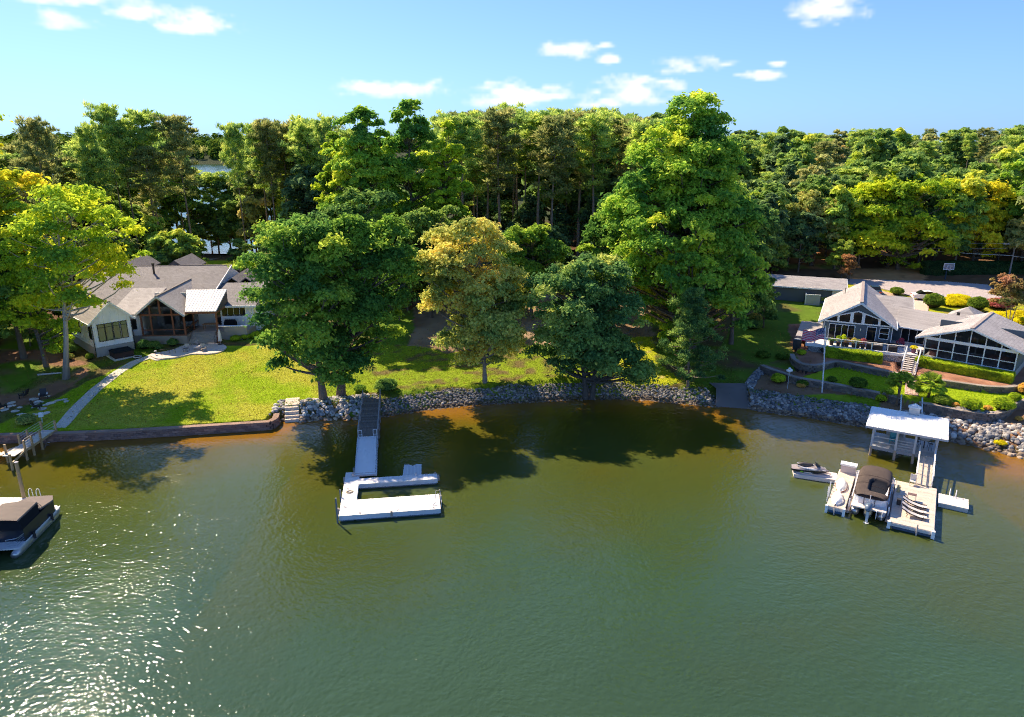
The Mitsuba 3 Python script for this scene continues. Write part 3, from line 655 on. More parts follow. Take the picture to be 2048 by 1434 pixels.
def block_wall(name, label, line, z0, z1, courses, blen, depth, cols, cap=None, side=1):
    k = thing(name, label, 'wall')
    h = (z1 - z0) / courses
    ls = LineString(line)
    for c in range(courses):
        n = int(ls.length / blen)
        for i in range(n + 1):
            a, b = max(0, (i - .5 * (c % 2)) * blen), min(ls.length, (i + 1 - .5 * (c % 2)) * blen)
            if b - a < .12:
                continue
            p, q = np.array(ls.interpolate(a).coords[0]), np.array(ls.interpolate(b).coords[0])
            d = (q - p) / (np.linalg.norm(q - p) + 1e-9)
            nrm = np.array([d[1], -d[0]]) * side
            push = RNG.uniform(-.02, .025)
            m = bar([*(p + d * .012 + nrm * push), z0 + (c + .5) * h], [*(q - d * .012 + nrm * push), z0 + (c + .5) * h], depth, h - .022)
            add('block', m, np.array(cols[RNG.integers(len(cols))]) * RNG.uniform(.75, 1.2), 'matte', parent=k)
    add('core', [bar([*p, (z0 + z1) / 2 - .5], [*q, (z0 + z1) / 2 - .5], depth * .72, z1 - z0 + .9) for p, q in zip(*[(a, b) for a, b in [(along(line, 1.2)[0][:-1], along(line, 1.2)[0][1:])]][0])], (.06, .05, .045), 'matte', parent=k)
    if cap is not None:
        pts = along(line, 1.0)[0]
        for p, q in zip(pts[:-1], pts[1:]):
            d = (q - p) / np.linalg.norm(q - p)
            add('cap_stone', bar([*(p + d * .01), z1 + .045], [*(q - d * .01 + d * .03), z1 + .045], depth + .08, .09), np.array(cap) * RNG.uniform(.85, 1.12), 'matte', parent=k)
    return k


SW = [p[:2] for p in ((-56,65.79,0), (-51.73,66.16,0), (-47.65,66.41,0), (-40.14,67.18,0), (-34.46,68.09,0), (-25.45,69.7,0))]
block_wall('seawall', 'long reddish block seawall holding up the left lawn', SW + [(SW[-1][0] + .25, SW[-1][1] + 1.2), (-26.41,74.31,0.85)[:2]], -.15, .82, 4, .62, .55, [(.25, .15, .12), (.21, .135, .115), (.29, .18, .14)], cap=(.30, .20, .155))
ST = [(.19, .155, .13), (.14, .125, .115), (.22, .175, .145), (.165, .14, .13)]  # stone tones lowered to paint the shade on the wall faces
block_wall('garden_wall', 'lower curved stone garden wall under the small lawn of the grey house', LWALL[:9], 1.25, 2.3, 4, .5, .5, ST, cap=(.30, .25, .215))
block_wall('garden_wall', 'lower stone garden wall right of the brick walk, behind the round shrubs', LWALL[9:], 1.3, 2.3, 4, .5, .5, ST, cap=(.30, .25, .215))
block_wall('garden_wall', 'upper curved stone wall of the mulch bed left of the deck stairs', UWALL[:10], 2.2, 2.95, 3, .5, .5, ST, cap=(.30, .25, .215))
block_wall('garden_wall', 'upper stone wall below the long hedge of the screened porch', UWALL[10:], 2.2, 2.92, 3, .5, .5, ST, cap=(.30, .25, .215))


def strip(pts, width, lift=.05, thick=.3, n=60):
    ls = LineString(pts)
    t = np.linspace(0, 1, n)
    P = np.array([ls.interpolate(a, normalized=True).coords[0][:2] for a in t])
    for _ in range(6):
        P[1:-1] = (P[:-2] + 2 * P[1:-1] + P[2:]) / 4
    d = np.gradient(P, axis=0)
    d /= np.linalg.norm(d, axis=1, keepdims=True)
    nr = np.stack([-d[:, 1], d[:, 0]], 1)
    w = np.broadcast_to(width, (n,))[:, None] / 2
    A, B = P + nr * w, P - nr * w
    z = gaussian_filter(height(P[:, 0], P[:, 1]), 2) + lift
    rows = [np.column_stack([A, z]), np.column_stack([(A * 2 + B) / 3, z]), np.column_stack([(A + 2 * B) / 3, z]), np.column_stack([B, z]), np.column_stack([B, z - thick]), np.column_stack([A, z - thick])]
    v = np.concatenate(rows)
    f = []
    for r in range(6):
        a, b = r * n, ((r + 1) % 6) * n
        for i in range(n - 1):
            f += [[a + i, a + i + 1, b + i + 1], [a + i, b + i + 1, b + i]]
    m = trimesh.Trimesh(v, f, process=False)
    m.fix_normals()
    return m


add('garden_path', strip([(-47.05, 67.2), (-46.63,66.37,0.95)[:2], (-46.66, 68.6), (-47.66,72.53,1.35)[:2], (-48.57,78.13,1.7)[:2], (-48.81,83.6,1.95)[:2], (-48.51,87.32,2.1)[:2], (-47.3,89.62,2.15)[:2]], 1.35, n=90), (.58, .53, .47), 'matte', ns=2.2, amp=.22, label='pale concrete path curving up the left lawn to the patio', kind='structure')
pat = [(-47.54,89.45,2.2), (-46.1,88.09,2.2), (-45,88.09,2.2), (-43.91,88.54,2.2), (-43.01,89.45,2.2), (-42.25,90.14,2.2), (-40.99,90.14,2.2), (-39.76,90.37,2.2), (-38.94,91.32,2.2), (-38.92,93.01,2.2), (-39.84,94.51,2.2), (-41.63,95.53,2.2), (-43.16,94.51,2.2), (-45.1,94.51,2.2), (-45.72,92.52,2.2), (-46.73,91.08,2.2), (-47.66,90.37,2.2)]
pp = np.array([p[:2] for p in pat])
tt = np.arange(len(pp) + 1)
from scipy.interpolate import CubicSpline
cs = CubicSpline(tt, np.vstack([pp, pp[:1]]), bc_type='periodic')
add('patio', extr(Polygon(cs(np.linspace(0, len(pp), 110))[:-1]).buffer(0), .75, 1.5), (.66, .56, .47), 'matte', ns=2, amp=.16, label='curved pale concrete patio in front of the white house', kind='structure')
add('patio_step', [extr(Polygon(cs(np.linspace(-.6, 1.2, 16))).buffer(.35), .35, 1.75)], (.62, .54, .46), 'matte', label='curved step from the path up to the patio', kind='structure')
rd = [(58.8,134.16,4.25), (63.59,133.12,4.25), (67.36,132.1,4.25), (79.66,130.59,4.25), (86.32,127.2,4.25), (83.33,119.2,4.25), (80.57,114.37,4.25), (75.77,111.35,4.25), (72.12,113.98,4.25), (67.88,115.94,4.25), (65.43,123.52,4.25), (61.8,128.15,4.25), (56.71,129.12,4.25)]
ROAD = Polygon([p[:2] for p in rd]).buffer(.01)
add('road', trimesh.remesh.subdivide_to_size if False else extr(ROAD, .3, 4.03), (.36, .315, .30), 'matte', label='pale paved road and turning place behind the grey house', kind='structure')
add('driveway', extr(Polygon([p[:2] for p in ((66.74,114.6,4.2), (67.93,113.07,4.2), (58.66,97.87,4.2), (55.93,100.84,4.2), (63.86,114.6,4.2))]).buffer(.01), .3, 3.99), (.56, .42, .32), 'matte', label='tan driveway beside the grey house', kind='structure')
bw = thing('brick_walk', 'brick walk from the deck stairs to the dock steps', 'walk', kind='structure')
labels[bw] = {'label': 'brick walk from the deck stairs to the dock steps', 'kind': 'structure', 'category': 'walk'}
BWA, BWB = np.array([47.25, 79.6]), np.array([44.15, 73.9])
dv = (BWB - BWA) / np.linalg.norm(BWB - BWA)
nv = np.array([-dv[1], dv[0]])
for i in range(26):
    for j in range(5):
        c = BWA + dv * (.125 + .25 * i) + nv * ((j - 2) * .27)
        p, q = c - dv * .115, c + dv * .115
        add('brick', bar([*p, 2.29], [*q, 2.29], .25, .09), np.array((.55, .38, .30)) * RNG.uniform(.75, 1.2), 'matte', parent=bw)
add('boat_ramp', trimesh.Trimesh([(23.6, 80.6, 1.45), (27.9, 80.4, 1.45), (27.64, 79.03, 1.25), (24.1, 79.2, 1.25), (23.4, 76.4, -.02), (26.9, 75.6, -.02), (22.9, 74.2, -.9), (26.3, 73.4, -.9)], [[0, 3, 2], [0, 2, 1], [3, 4, 5], [3, 5, 2], [4, 6, 7], [4, 7, 5]], process=False), (.19, .165, .15), 'matte', ns=1.5, amp=.3, label='shaded concrete boat ramp between the stone banks', kind='structure')
sk = thing('steps', 'sunny concrete steps down the white stones to the water', 'steps')
for i in range(8):
    t = i / 7
    c = np.array([-24.75, 75.3]) * (1 - t) + np.array([-23.9, 71.9]) * t
    add('step', Fr(c, 12).box(-.75, .75, -.28, .3, -.6, max(gz(*c), .1) + .2), np.array((.60, .50, .40)) * (1 + .06 * (i % 2)), 'matte', parent=sk)

# stones: a few shapes, scattered
ROCK = []
for i in range(14):
    m = trimesh.creation.icosphere(subdivisions=1)
    r_ = np.random.default_rng(300 + i)
    v = m.vertices * (1 + .38 * (meshkit.noise(m.vertices * 1.3 + i * 9) - .5))[:, None] * r_.uniform([.75, .6, .5], [1.2, .95, .8])
    hull = trimesh.Trimesh(v, m.faces).convex_hull
    ROCK.append((np.asarray(hull.vertices), np.asarray(hull.faces)))
RC = np.array([(.26, .25, .24), (.34, .32, .29), (.17, .17, .175), (.22, .195, .17), (.42, .39, .35), (.13, .135, .145)])


def rock(x, y, z, r, rg):
    v, f = ROCK[rg.integers(len(ROCK))]
    a, b = rg.uniform(0, 6.28), rg.uniform(-.5, .5)
    Rz = np.array([[math.cos(a), -math.sin(a), 0], [math.sin(a), math.cos(a), 0], [0, 0, 1]])
    Rx = np.array([[1, 0, 0], [0, math.cos(b), -math.sin(b)], [0, math.sin(b), math.cos(b)]])
    return (v @ (Rz @ Rx).T) * r + [x, y, z], f


STEPP = LineString([(-24.8, 76.2), (-23.8, 71.3)]).buffer(.82, cap_style=2)


def stones(n, poly, r0, r1, sd, smin, smax, cols=RC, tint=1.0):  # tint paints sun and shade: lighter on sunlit banks, darker on shaded ones
    rg = np.random.default_rng(sd)
    poly = Polygon(poly).buffer(0)
    x0, y0, x1, y1 = poly.bounds
    X, Y = rg.uniform(x0, x1, n * 12), rg.uniform(y0, y1, n * 12)
    S = sdist(LAND, X, Y)
    stp = shapely.contains_xy(STEPP, X, Y)
    ok = shapely.contains_xy(poly, X, Y) & ~stp & (S > smin) & (S < smax + .6 * (meshkit.noise(np.stack([X * .4, Y * .4, X * 0], 1)) - .5))
    X, Y, S = X[ok][:n], Y[ok][:n], S[ok][:n]
    Z = height(X, Y)
    out = []
    for x, y, z, s in zip(X, Y, Z, S):
        r = rg.uniform(r0, r1) * rg.uniform(.8, 1.25)
        v, f = rock(x, y, max(z, -.12) + r * rg.uniform(.05, .5), r, rg)
        c = cols[rg.integers(len(cols))] * rg.uniform(.75, 1.25) * tint
        if s < .35:
            c = c * [1.0, .82, .66] * .8
        out.append((v, f, np.clip(c, 0, .8), r))
    return out


def join(rocks):
    at, V, F, C = 0, [], [], []
    for v, f, c, _ in rocks:
        V.append(v)
        F.append(f + at)
        C.append(np.tile(c, (len(v), 1)))
        at += len(v)
    return trimesh.Trimesh(np.vstack(V), np.vstack(F), process=False), np.vstack(C)


m, c = join(stones(620, [(-26.2, 71), (-26.2, 76.2), (-15.5, 76.8), (-14.8, 72)], .15, .28, 1, -.4, 3.4, tint=1.7))
add('stone_bank', m, c, 'matte', label='pale grey loose stones on the bank around the concrete steps', cat='stones', kind='stuff')
m, c = join(stones(4200, [(-14.6, 72), (-15.5, 77.5), (0, 83), (24, 82), (23.7, 74), (2, 76)], .08, .175, 2, -.5, 2.0, tint=.85))
add('stone_bank', m, c, 'matte', label='long bank of grey stones along the middle shore, from the walkway to the boat ramp', cat='stones', kind='stuff')
m, c = join(stones(2300, [(27, 74), (27.6, 82.5), (31, 83), (39.5, 74), (39, 67)], .1, .22, 3, -.4, 3.2, tint=.85))
add('stone_bank', m, c, 'matte', label='bank of grey stones from the boat ramp to the boathouse roof', cat='stones', kind='stuff')
m, c = join(stones(420, [(26.6,75.83,1)[:2], (27.5,79.6,1.5)[:2], (29.79,83.46,1.8)[:2], (31.39,85.71,2)[:2], (31.79,84.67,2)[:2], (30.07,82.09,1.8)[:2], (28.28,78.7,1.5)[:2], (27.46,75.34,1)[:2]], .12, .24, 8, 0, 30))
add('stone_bank', m, c, 'matte', label='curved edging of pale stones above the boat ramp', cat='stones', kind='stuff')
rb = thing('rock_bank', 'bank of big sunlit grey rocks right of the boathouse', 'rocks')
big = stones(1300, [(40, 60), (40, 72), (46, 70.2), (50.5, 69.6), (56, 72), (60, 60), (50, 58)], .15, .3, 4, -.4, 4.6, tint=1.2)
big.sort(key=lambda a: -a[3])
for v, f, c, r in big[:290]:
    add('rock', trimesh.Trimesh(v, f, process=False), c, 'matte', parent=rb)
m, c = join(big[290:])
add('small_rocks', m, c, 'matte', parent=rb, kind='stuff')
sl = thing('stone_slabs', 'stepped tan stone slabs at the water on the right edge', 'slabs')
for i, (x, y, z, w) in enumerate(((48.9, 63.6, .2, 1.5), (49.6, 64.0, .38, 1.6), (50.4, 64.5, .56, 1.5), (50.0, 62.9, .25, 1.5), (51.0, 63.5, .55, 1.7), (51.9, 64.2, .8, 1.6))):
    add('slab', Fr((x, y), 25 + 9 * i).box(-w / 2, w / 2, -.45, .45, z - .25, z), np.array((.50, .40, .30)) * (1 + .1 * math.sin(i * 3)), 'matte', parent=sl)

# ------------------------------------------------------------------ the empty U shaped dock in the middle
PLANK = np.array((.62, .52, .42))
UD = thing('dock', 'empty white U shaped floating dock in the middle of the cove', 'dock')
U = Fr((-13.55, 50.43), 8.5)
for x0, x1, y0, y1, ax in ((-.25, 1.0, 0, 6.9, 1), (1.0, 7.85, 0, 2.57, 0), (1.0, 7.86, 5.4, 6.5, 0)):
    L = (y1 - y0) if ax else (x1 - x0)
    n = int(L / .42)
    for i in range(n):
        a, b = i * L / n + .006, (i + 1) * L / n - .006
        q = (x0, x1, y0 + a, y0 + b) if ax else (x0 + a, x0 + b, y0, y1)
        add('deck_panel', U.box(*q, .5, .56), np.array((.78, .76, .73)) * RNG.uniform(.95, 1.03), parent=UD)
    add('side_frame', U.box(x0, x1, y0 + .002, y1, .16, .495), (.50, .55, .60), parent=UD)
    add('float', U.box(x0 + .1, x1 - .1, y0 + .12, y1 - .1, -.3, .16), (.10, .13, .17), parent=UD)
add('corner_deck', U.box(-.25, .72, 6.9, 7.9, .2, .55), (.76, .73, .70), parent=UD)
add('ladder', [U(tube([(7.5, 1.9, .56), (7.55, 1.9, 1.2), (7.9, 1.9, 1.3), (8.0, 1.9, -.4)], .02)), U(tube([(7.5, 1.3, .56), (7.55, 1.3, 1.2), (7.9, 1.3, 1.3), (8.0, 1.3, -.4)], .02))] + [U.bar((8.0, 1.3, z), (8.0, 1.9, z), .03) for z in (-.2, .1, .4)] + [U.bar((7.5, 1.2, .6), (7.2, .6, .6), .03), U.bar((7.75, .5, .6), (7.2, .6, .6), .03)], (.6, .6, .6), parent=UD)
for x, y, z in ((-.35, -.08, 2.2), (-.36, 3.3, 1.2), (.5, 7.4, 1.2)):
    add('piling', U(cyl(x, y, -2.5, z, .07, 10)), (.13, .15, .18), 'paint', parent=UD)
for x, y in ((7.7, 6.4), (7.95, 5.8), (7.95, 2.0), (-.35, 1.0), (-.3, 6.6), (3.9, -.06)):
    add('bumper', U(cyl(x, y, .2, .72, .09, 8)), (.34, .27, .24), parent=UD)
add('power_box', U.box(5.9, 6.05, 6.3, 6.45, .56, .8), (.6, .5, .48), parent=UD)
for x, y in ((1.4, .2), (4.4, .2), (7.3, .22), (2.2, 6.35), (6.9, 6.35), (.15, 1.4), (.15, 4.6)):
    add('cleat', [U.box(x - .03, x + .03, y - .03, y + .03, .56, .62), U.box(x - .13, x + .13, y - .02, y + .02, .62, .65)], (.30, .31, .32), parent=UD)
rc = thing('rope', 'coil of tan mooring rope at the corner of the U dock', 'rope')
add('coil', U(tube([((.35 + .16 * (1 - a / 22)) * 1.0 * math.cos(a) * .6 + .35, 4.0 + .3 * math.sin(a) * (1 - a / 40), .58 + a * .003) for a in np.linspace(0, 18, 60)], .022, 5)), (.42, .34, .22), 'matte', parent=rc)
k = thing('personal_float', 'small grey drive on float with a notched end behind the U dock', 'float')
nf_ = extr(Polygon([(4.8, 6.56), (6.45, 6.56), (6.53, 8.8), (6.1, 8.85), (5.72, 8.55), (5.35, 8.87), (4.95, 8.88)]), .42, .08)
add('hull', U(nf_), (.60, .62, .64), parent=k)
for x in (5.25, 5.55, 5.9, 6.2):
    add('rib', U.box(x - .05, x + .05, 6.7, 8.45, .5, .55), (.68, .69, .70), parent=k)
k = thing('gangway', 'ribbed grey metal gangway between the U dock and the wooden walkway', 'gangway')
gz_u = lambda y: .62 + (y - 6.85) / 8 * .42
for i in range(18):
    x = .62 + i * .1
    add('rib', U.bar((x + .05, 6.9, gz_u(6.9)), (x - .12, 14.8, gz_u(14.8)), .097, .06), (.78, .78, .78), parent=k)
for x in (.56, 2.45):
    add('side_rail', U.bar((x + .05, 6.9, gz_u(6.9)), (x - .12, 14.8, gz_u(14.8)), .09, .2), (.52, .54, .56), parent=k)
add('hinge_plate', [U.box(.6, 2.55, 6.86, 7.1, .57, .66), U.box(.6, 2.55, 7.25, 7.36, .6, .69)], (.5, .42, .40), parent=k)
add('roller', U(tube([(.45, 7.3, .75), (.45, 6.8, .75)], .11, 8)), (.55, .42, .38), parent=k)
k = thing('walkway', 'old dark plank walkway with railings, from the bank to the metal gangway', 'walkway')
wz = lambda y: 1.0 + (y - 14.2) / 10.6 * .55
for i in range(68):
    y = 14.25 + i * .155
    add('plank', U.box(.5, 2.42, y, y + .142, wz(y) - .05, wz(y)), np.array((.20, .165, .14)) * RNG.uniform(.75, 1.25), 'matte', parent=k)
for x in (.5, 2.42):
    add('beam', U.bar((x, 14.3, wz(14.3) - .18), (x, 24.8, wz(24.8) - .18), .1, .24), (.14, .115, .10), 'matte', parent=k)
    for y in (14.4, 16.6, 18.8, 21.0, 23.2, 24.7):
        add('post', U.box(x - .05, x + .05, y - .05, y + .05, -1.5 if y < 22 else .6, wz(y) + .95), (.25, .22, .20), 'matte', parent=k)
    add('handrail', [U.bar((x, 14.3, wz(14.3) + .95), (x, 24.7, wz(24.7) + .95), .08, .06), U.bar((x, 14.3, wz(14.3) + .5), (x, 24.7, wz(24.7) + .5), .04, .06)], (.34, .32, .30), 'matte', parent=k)
for x in (.55, 2.0):
    add('gate_frame', [U.bar((x, 14.2, 1.0), (x, 14.2, 2.0), .05), U.bar((x + .35, 14.2, 1.0), (x + .35, 14.2, 2.0), .05), U.bar((x, 14.2, 1.98), (x + .35, 14.2, 1.98), .05), U.bar((x, 14.2, 1.5), (x + .35, 14.2, 1.5), .04)], (.55, .56, .57), parent=k)

# ------------------------------------------------------------------ the pier, dock and boat at the left edge
WOODY = (.46, .31, .15)
k = thing('pier', 'new timber pier with wire railings leaving the left seawall', 'pier')
E_ = Fr((-47.55, 67.0), 1)
for i in range(38):
    y = -.2 - i * .165
    add('plank', E_.box(0, 1.15, y - .15, y, 1.04, 1.1), np.array((.62, .55, .47)) * RNG.uniform(.88, 1.1), parent=k)
for i in range(7):
    add('stair_plank', E_.box(-.1 - .32 * (i + 1), -.1 - .32 * i, -5.4, -3.9, 1.0 - .12 * (i + 1), 1.06 - .12 * (i + 1)), np.array((.60, .48, .37)) * RNG.uniform(.9, 1.1), parent=k)
add('lower_deck', E_.box(-5.5, -2.3, -7.6, -3.9, .15, .3), (.55, .46, .37), parent=k)
for x, y, z in ((-.06, -.3, 2.15), (1.21, -.1, 2.15), (-.06, -2.5, 2.15), (1.21, -2.6, 2.1), (1.21, -5.0, 2.1), (1.21, -3.9, 2.1), (-.1, -3.7, 2.2), (-.2, -5.6, 2.0), (1.25, -7.2, 1.7)):
    add('post', E_.box(x - .08, x + .08, y - .08, y + .08, -1.8, z - .1), np.array(WOODY) * RNG.uniform(.85, 1.15), parent=k)
for x, a, b in ((-.06, -.3, -3.7), (1.21, -.1, -5.0)):
    for z in (1.35, 1.6, 1.85, 2.1):
        add('wire', E_(tube([(x, a, z), (x, b, z)], .016, 5)), (.62, .58, .52), parent=k)
add('beam', [E_.bar((1.12, -.2, .93), (1.12, -5.5, .93), .1, .22), E_.bar((.04, -.2, .93), (.04, -5.5, .93), .1, .22), E_.bar((1.2, -5.0, 1.0), (1.25, -7.2, .6), .08, .2)], WOODY, parent=k)
add('brace', [E_.bar((1.15, -2.6, .9), (1.15, -1.2, -.3), .1), E_.bar((1.15, -2.6, -.3), (1.15, -1.2, .9), .1), E_.bar((1.15, -5.6, .9), (1.15, -4.4, -.3), .1)], (.17, .12, .08), parent=k)
k = thing('pedestal', 'small white power pedestal on a post at the head of the left pier', 'pedestal')
add('post', cyl(*(-49.07,69.04,0.95)[:2], .6, 1.7, .05), (.5, .52, .52), parent=k)
add('box', Fr((-49.07,69.04,0.95), 20).box(-.2, .2, -.14, .14, 1.65, 2.1), (.66, .74, .78), parent=k)
k = thing('swim_dock', 'pale floating dock at the left edge behind the covered pontoon boat', 'dock')
D2 = Fr((-43.2, 53.55), -1)
for i in range(12):
    add('deck_panel', D2.box(-3.2 + i * .59, -3.2 + i * .59 + .575, -2.6, .1, .42, .5), np.array((.68, .64, .60)) * RNG.uniform(.95, 1.05), parent=k)
add('float', D2.box(-3.2, 3.85, -2.5, .05, -.2, .42), (.35, .36, .38), parent=k)
for x in (2.75, 3.4):
    add('ladder_hoop', D2(tube([(x, .05, .5), (x, .05, 1.0), (x, .12, 1.2), (x, .3, 1.25), (x, .45, 1.1), (x, .5, .3)], .035, 6)), (.8, .8, .8), parent=k)
for x, y, z in ((-40.95, 53.6, 3.75), (-44.3, 51.3, 3.2)):
    kk = thing('mooring_pile', 'tall yellowish mooring pile beside the covered boat' if z > 3.5 else 'dark mooring pile at the very left edge of the picture', 'pile')
    add('shaft', cyl(x, y, -2.5, z, .17, 12, .14), (.36, .25, .13) if z > 3.5 else (.15, .11, .09), parent=kk, ns=1.5, amp=.4)
    add('cap', cyl(x, y, z, z + .06, .16, 12, .05), (.62, .6, .58), parent=kk)


def pontoon_tube(x, y0, y1, z, r):
    t = np.linspace(0, 1, 14)
    y = y0 + (y1 - y0) * t
    rr = r * np.clip(np.minimum(1, np.sqrt(np.clip((1 - t) / .16, 0, 1))), .04, 1) * np.where(t < .02, .8, 1)
    zz = z + .28 * np.clip((t - .84) / .16, 0, 1) ** 2
    return tube(np.stack([t * 0 + x, y, zz], 1), rr, 14)


BT = Fr((-37.25, 45.2), 7)
k = thing('pontoon_boat', 'navy pontoon boat under a beige cover and bimini top at the left edge', 'boat')
for x in (-1.05, 1.05):
    add('pontoon', BT(pontoon_tube(x, -.1, 6.9, .25, .33)), (.62, .62, .62), 'metal', parent=k, smooth=True)
add('deck', BT(extr(Polygon([(-1.28, .2), (1.28, .2), (1.28, 6.2), (.9, 6.75), (-.9, 6.75), (-1.28, 6.2)]), .1, .56)), (.6, .6, .6), parent=k)
add('side_panel', [BT(extr(Polygon([(-1.25, 1.2), (1.25, 1.2), (1.25, 5.7), (.85, 6.5), (-.85, 6.5), (-1.25, 5.7)]), .98, .66))], (.012, .018, .035), 'gloss', parent=k)
cv = [BT.slab([(-1.3, 3.75, 2.0), (1.3, 3.75, 2.0), (1.3, 5.6, 1.74), (-1.3, 5.6, 1.74)], .14), BT.slab([(-1.3, 5.6, 1.74), (1.3, 5.6, 1.74), (.86, 6.55, 1.66), (-.86, 6.55, 1.66)], .14)]
add('bow_cover', cv, (.19, .16, .14), 'matte', parent=k, ns=1.5, amp=.12)
xs2, ys2 = np.meshgrid(np.linspace(-1.25, 1.25, 9), np.linspace(.75, 3.6, 12), indexing='ij')
add('bimini_top', BT(gridmesh(xs2, ys2, 2.62 + .12 * np.cos(xs2 / 1.25 * 1.4) - .05 * np.cos(ys2 * 4.6) ** 2)), (.19, .16, .135), 'matte', parent=k, smooth=True, ns=2, amp=.1)
add('bimini_side', BT(gridmesh(np.stack([xs2[-1], xs2[-1]]), np.stack([ys2[0], ys2[0]]), np.stack([ys2[0] * 0 + 2.64, ys2[0] * 0 + 2.5]))), (.22, .18, .155), 'matte', parent=k)
add('cover_skirt', [BT.slab([(-1.24, 1.0, 2.55), (1.24, 1.0, 2.55), (1.24, 3.6, 2.55), (-1.24, 3.6, 2.55)], .02), BT.box(-1.2, 1.2, 1.1, 3.7, 1.6, 2.5)], (.012, .014, .02), 'matte', parent=k)
for x in (-1.22, 1.22):
    add('bimini_leg', [BT(tube([(x, 3.55, 2.6), (x, 4.3, 1.75)], .02)), BT(tube([(x, 3.5, 2.6), (x, 3.95, 1.8)], .02))], (.06, .06, .07), parent=k)
    add('stern_rail', BT(tube([(x * .4, .25, .7), (x * .4, .25, 1.35), (x * .95, .3, 1.4), (x, .6, 1.35), (x, 1.2, 1.3)], .03)), (.6, .62, .64), 'metal', parent=k)
    for z in (.85, 1.02, 1.2):
        add('rail_bar', BT(tube([(x * .4, .25, z), (x * .95, .3, z), (x, 1.2, z)], .015)), (.25, .28, .32), parent=k)
add('outboard', [BT(tube([(0, -.1, .9), (0, -.35, 1.25), (0, -.6, 1.2)], [.2, .24, .16], 10)), BT.box(-.1, .1, -.45, -.2, -.4, .9)], (.02, .022, .028), 'gloss', parent=k)
for y in (2.2, 4.9):
    add('fender', BT(cyl(1.36, y, .3, .85, .1, 8)), (.02, .02, .025), parent=k)

# ------------------------------------------------------------------ the docks at right
F_ = Fr((29.48, 49.43), -31)


def plank_deck(parent, x0, x1, y0, y1, z, step=.2, col=PLANK, ax=1):
    n = int((y1 - y0 if ax else x1 - x0) / step)
    for i in range(n):
        a, b = i * (y1 - y0 if ax else x1 - x0) / n, (i + 1) * (y1 - y0 if ax else x1 - x0) / n - .012
        q = (x0, x1, y0 + a, y0 + b) if ax else (x0 + a, x0 + b, y0, y1)
        add('plank', F_.box(*q, z - .05, z), col * RNG.uniform(.88, 1.1), parent=parent)


k = thing('dock', 'pale plank dock with lounge chairs on the right of the pontoon boat', 'dock')
plank_deck(k, .05, 3.08, .1, 8.35, .6)
plank_deck(k, -3.2, .02, 7.45, 8.35, .6)
add('frame', [F_.box(.0, 3.12, .06, 8.4, .3, .545), F_.box(-3.2, 0, 7.45, 8.4, .3, .545)], (.55, .52, .50), parent=k)
add('float', [F_.box(.2, 2.9, .25, 8.2, -.25, .3), F_.box(-3.1, 0, 7.6, 8.3, -.25, .3)], (.07, .10, .15), parent=k)
for x in (.03, 3.05):
    add('corner_cap', F_.box(x - .12, x + .12, -.06, .2, .05, .66), (.78, .78, .78), parent=k)
add('piling', F_(cyl(1.95, .0, -2, .95, .06, 8)), (.55, .45, .38), parent=k)
add('power_box', F_.box(.15, .42, 5.9, 6.2, .6, 1.15), (.45, .38, .2), parent=k)
k = thing('dock', 'narrow plank dock with two upturned white kayaks left of the pontoon boat', 'dock')
plank_deck(k, -4.56, -3.22, .35, 8.2, .6)
add('frame', F_.box(-4.6, -3.2, .32, 8.25, .3, .545), (.55, .52, .50), parent=k)
add('float', F_.box(-4.5, -3.3, .5, 8.1, -.25, .3), (.05, .12, .22), parent=k)
for x in (-4.55, -3.25):
    add('corner_cap', F_.box(x - .1, x + .1, .2, .45, .0, .66), (.78, .78, .78), parent=k)
add('piling', F_(cyl(-3.95, .25, -2, .75, .05, 8)), (.6, .5, .42), parent=k)
for y in (3.4, 2.3):
    add('mooring_post', F_(cyl(-4.75, y, -.5, 1.35, .05, 8)), (.74, .74, .74), parent=k)
for y in (4.9, 4.4, 3.9, 2.6, 1.9):
    add('cleat', F_.box(-4.66, -4.5, y - .03, y + .03, .6, .68), (.2, .2, .2), parent=k)
for lab, y0, sx in (('white kayak upside down on the narrow dock, the one nearer the storage box', 3.25, -4.0), ('white kayak upside down on the narrow dock, the one nearer the camera', .62, -3.97)):
    k = thing('kayak', lab, 'kayak')
    t = np.linspace(0, 1, 15)
    L = 2.75 if y0 > 3 else 2.55
    w = .44 * np.sin(np.pi * np.clip(t, .015, .985)) ** .62
    a = np.linspace(0, np.pi, 9)
    X = sx + w[:, None] * np.cos(a)[None] + (.05 * np.sin(t * 6))[:, None]
    Y = np.repeat((y0 + L * t)[:, None], 9, 1)
    Z = .62 + (.16 + .26 * np.sin(np.pi * t) ** .5)[:, None] * np.sin(a)[None] ** .8
    add('hull', F_(gridmesh(X, Y, Z)), (.80, .79, .77), 'gloss', parent=k, smooth=True)
    add('rim', [F_(tube(np.stack([sx + sg * w + .05 * np.sin(t * 6), y0 + L * t, t * 0 + .63], 1), .03, 5)) for sg in (-1, 1)], (.45, .10, .03) if y0 > 3 else (.6, .6, .6), parent=k)
k = thing('storage_box', 'white lidded storage box at the back of the narrow dock', 'box')
add('body', F_.box(-4.46, -3.24, 7.6, 8.15, .6, 1.3), (.50, .44, .42), parent=k)  # pinkish grey paints the shade on the near face of the box
add('lid', F_.box(-4.52, -3.18, 7.54, 8.22, 1.3, 1.46), (.80, .79, .78), parent=k)
k = thing('swim_platform', 'white floating swim platform at the right of the lounge dock', 'platform')
for i in range(6):
    add('deck_panel', F_.box(3.25 + i * .365, 3.25 + i * .365 + .355, 6.06, 7.95, .3, .4), np.array((.74, .66, .60)) * RNG.uniform(.97, 1.03), parent=k)
add('float', F_.box(3.3, 5.4, 6.1, 7.9, -.1, .3), (.55, .50, .47), parent=k)
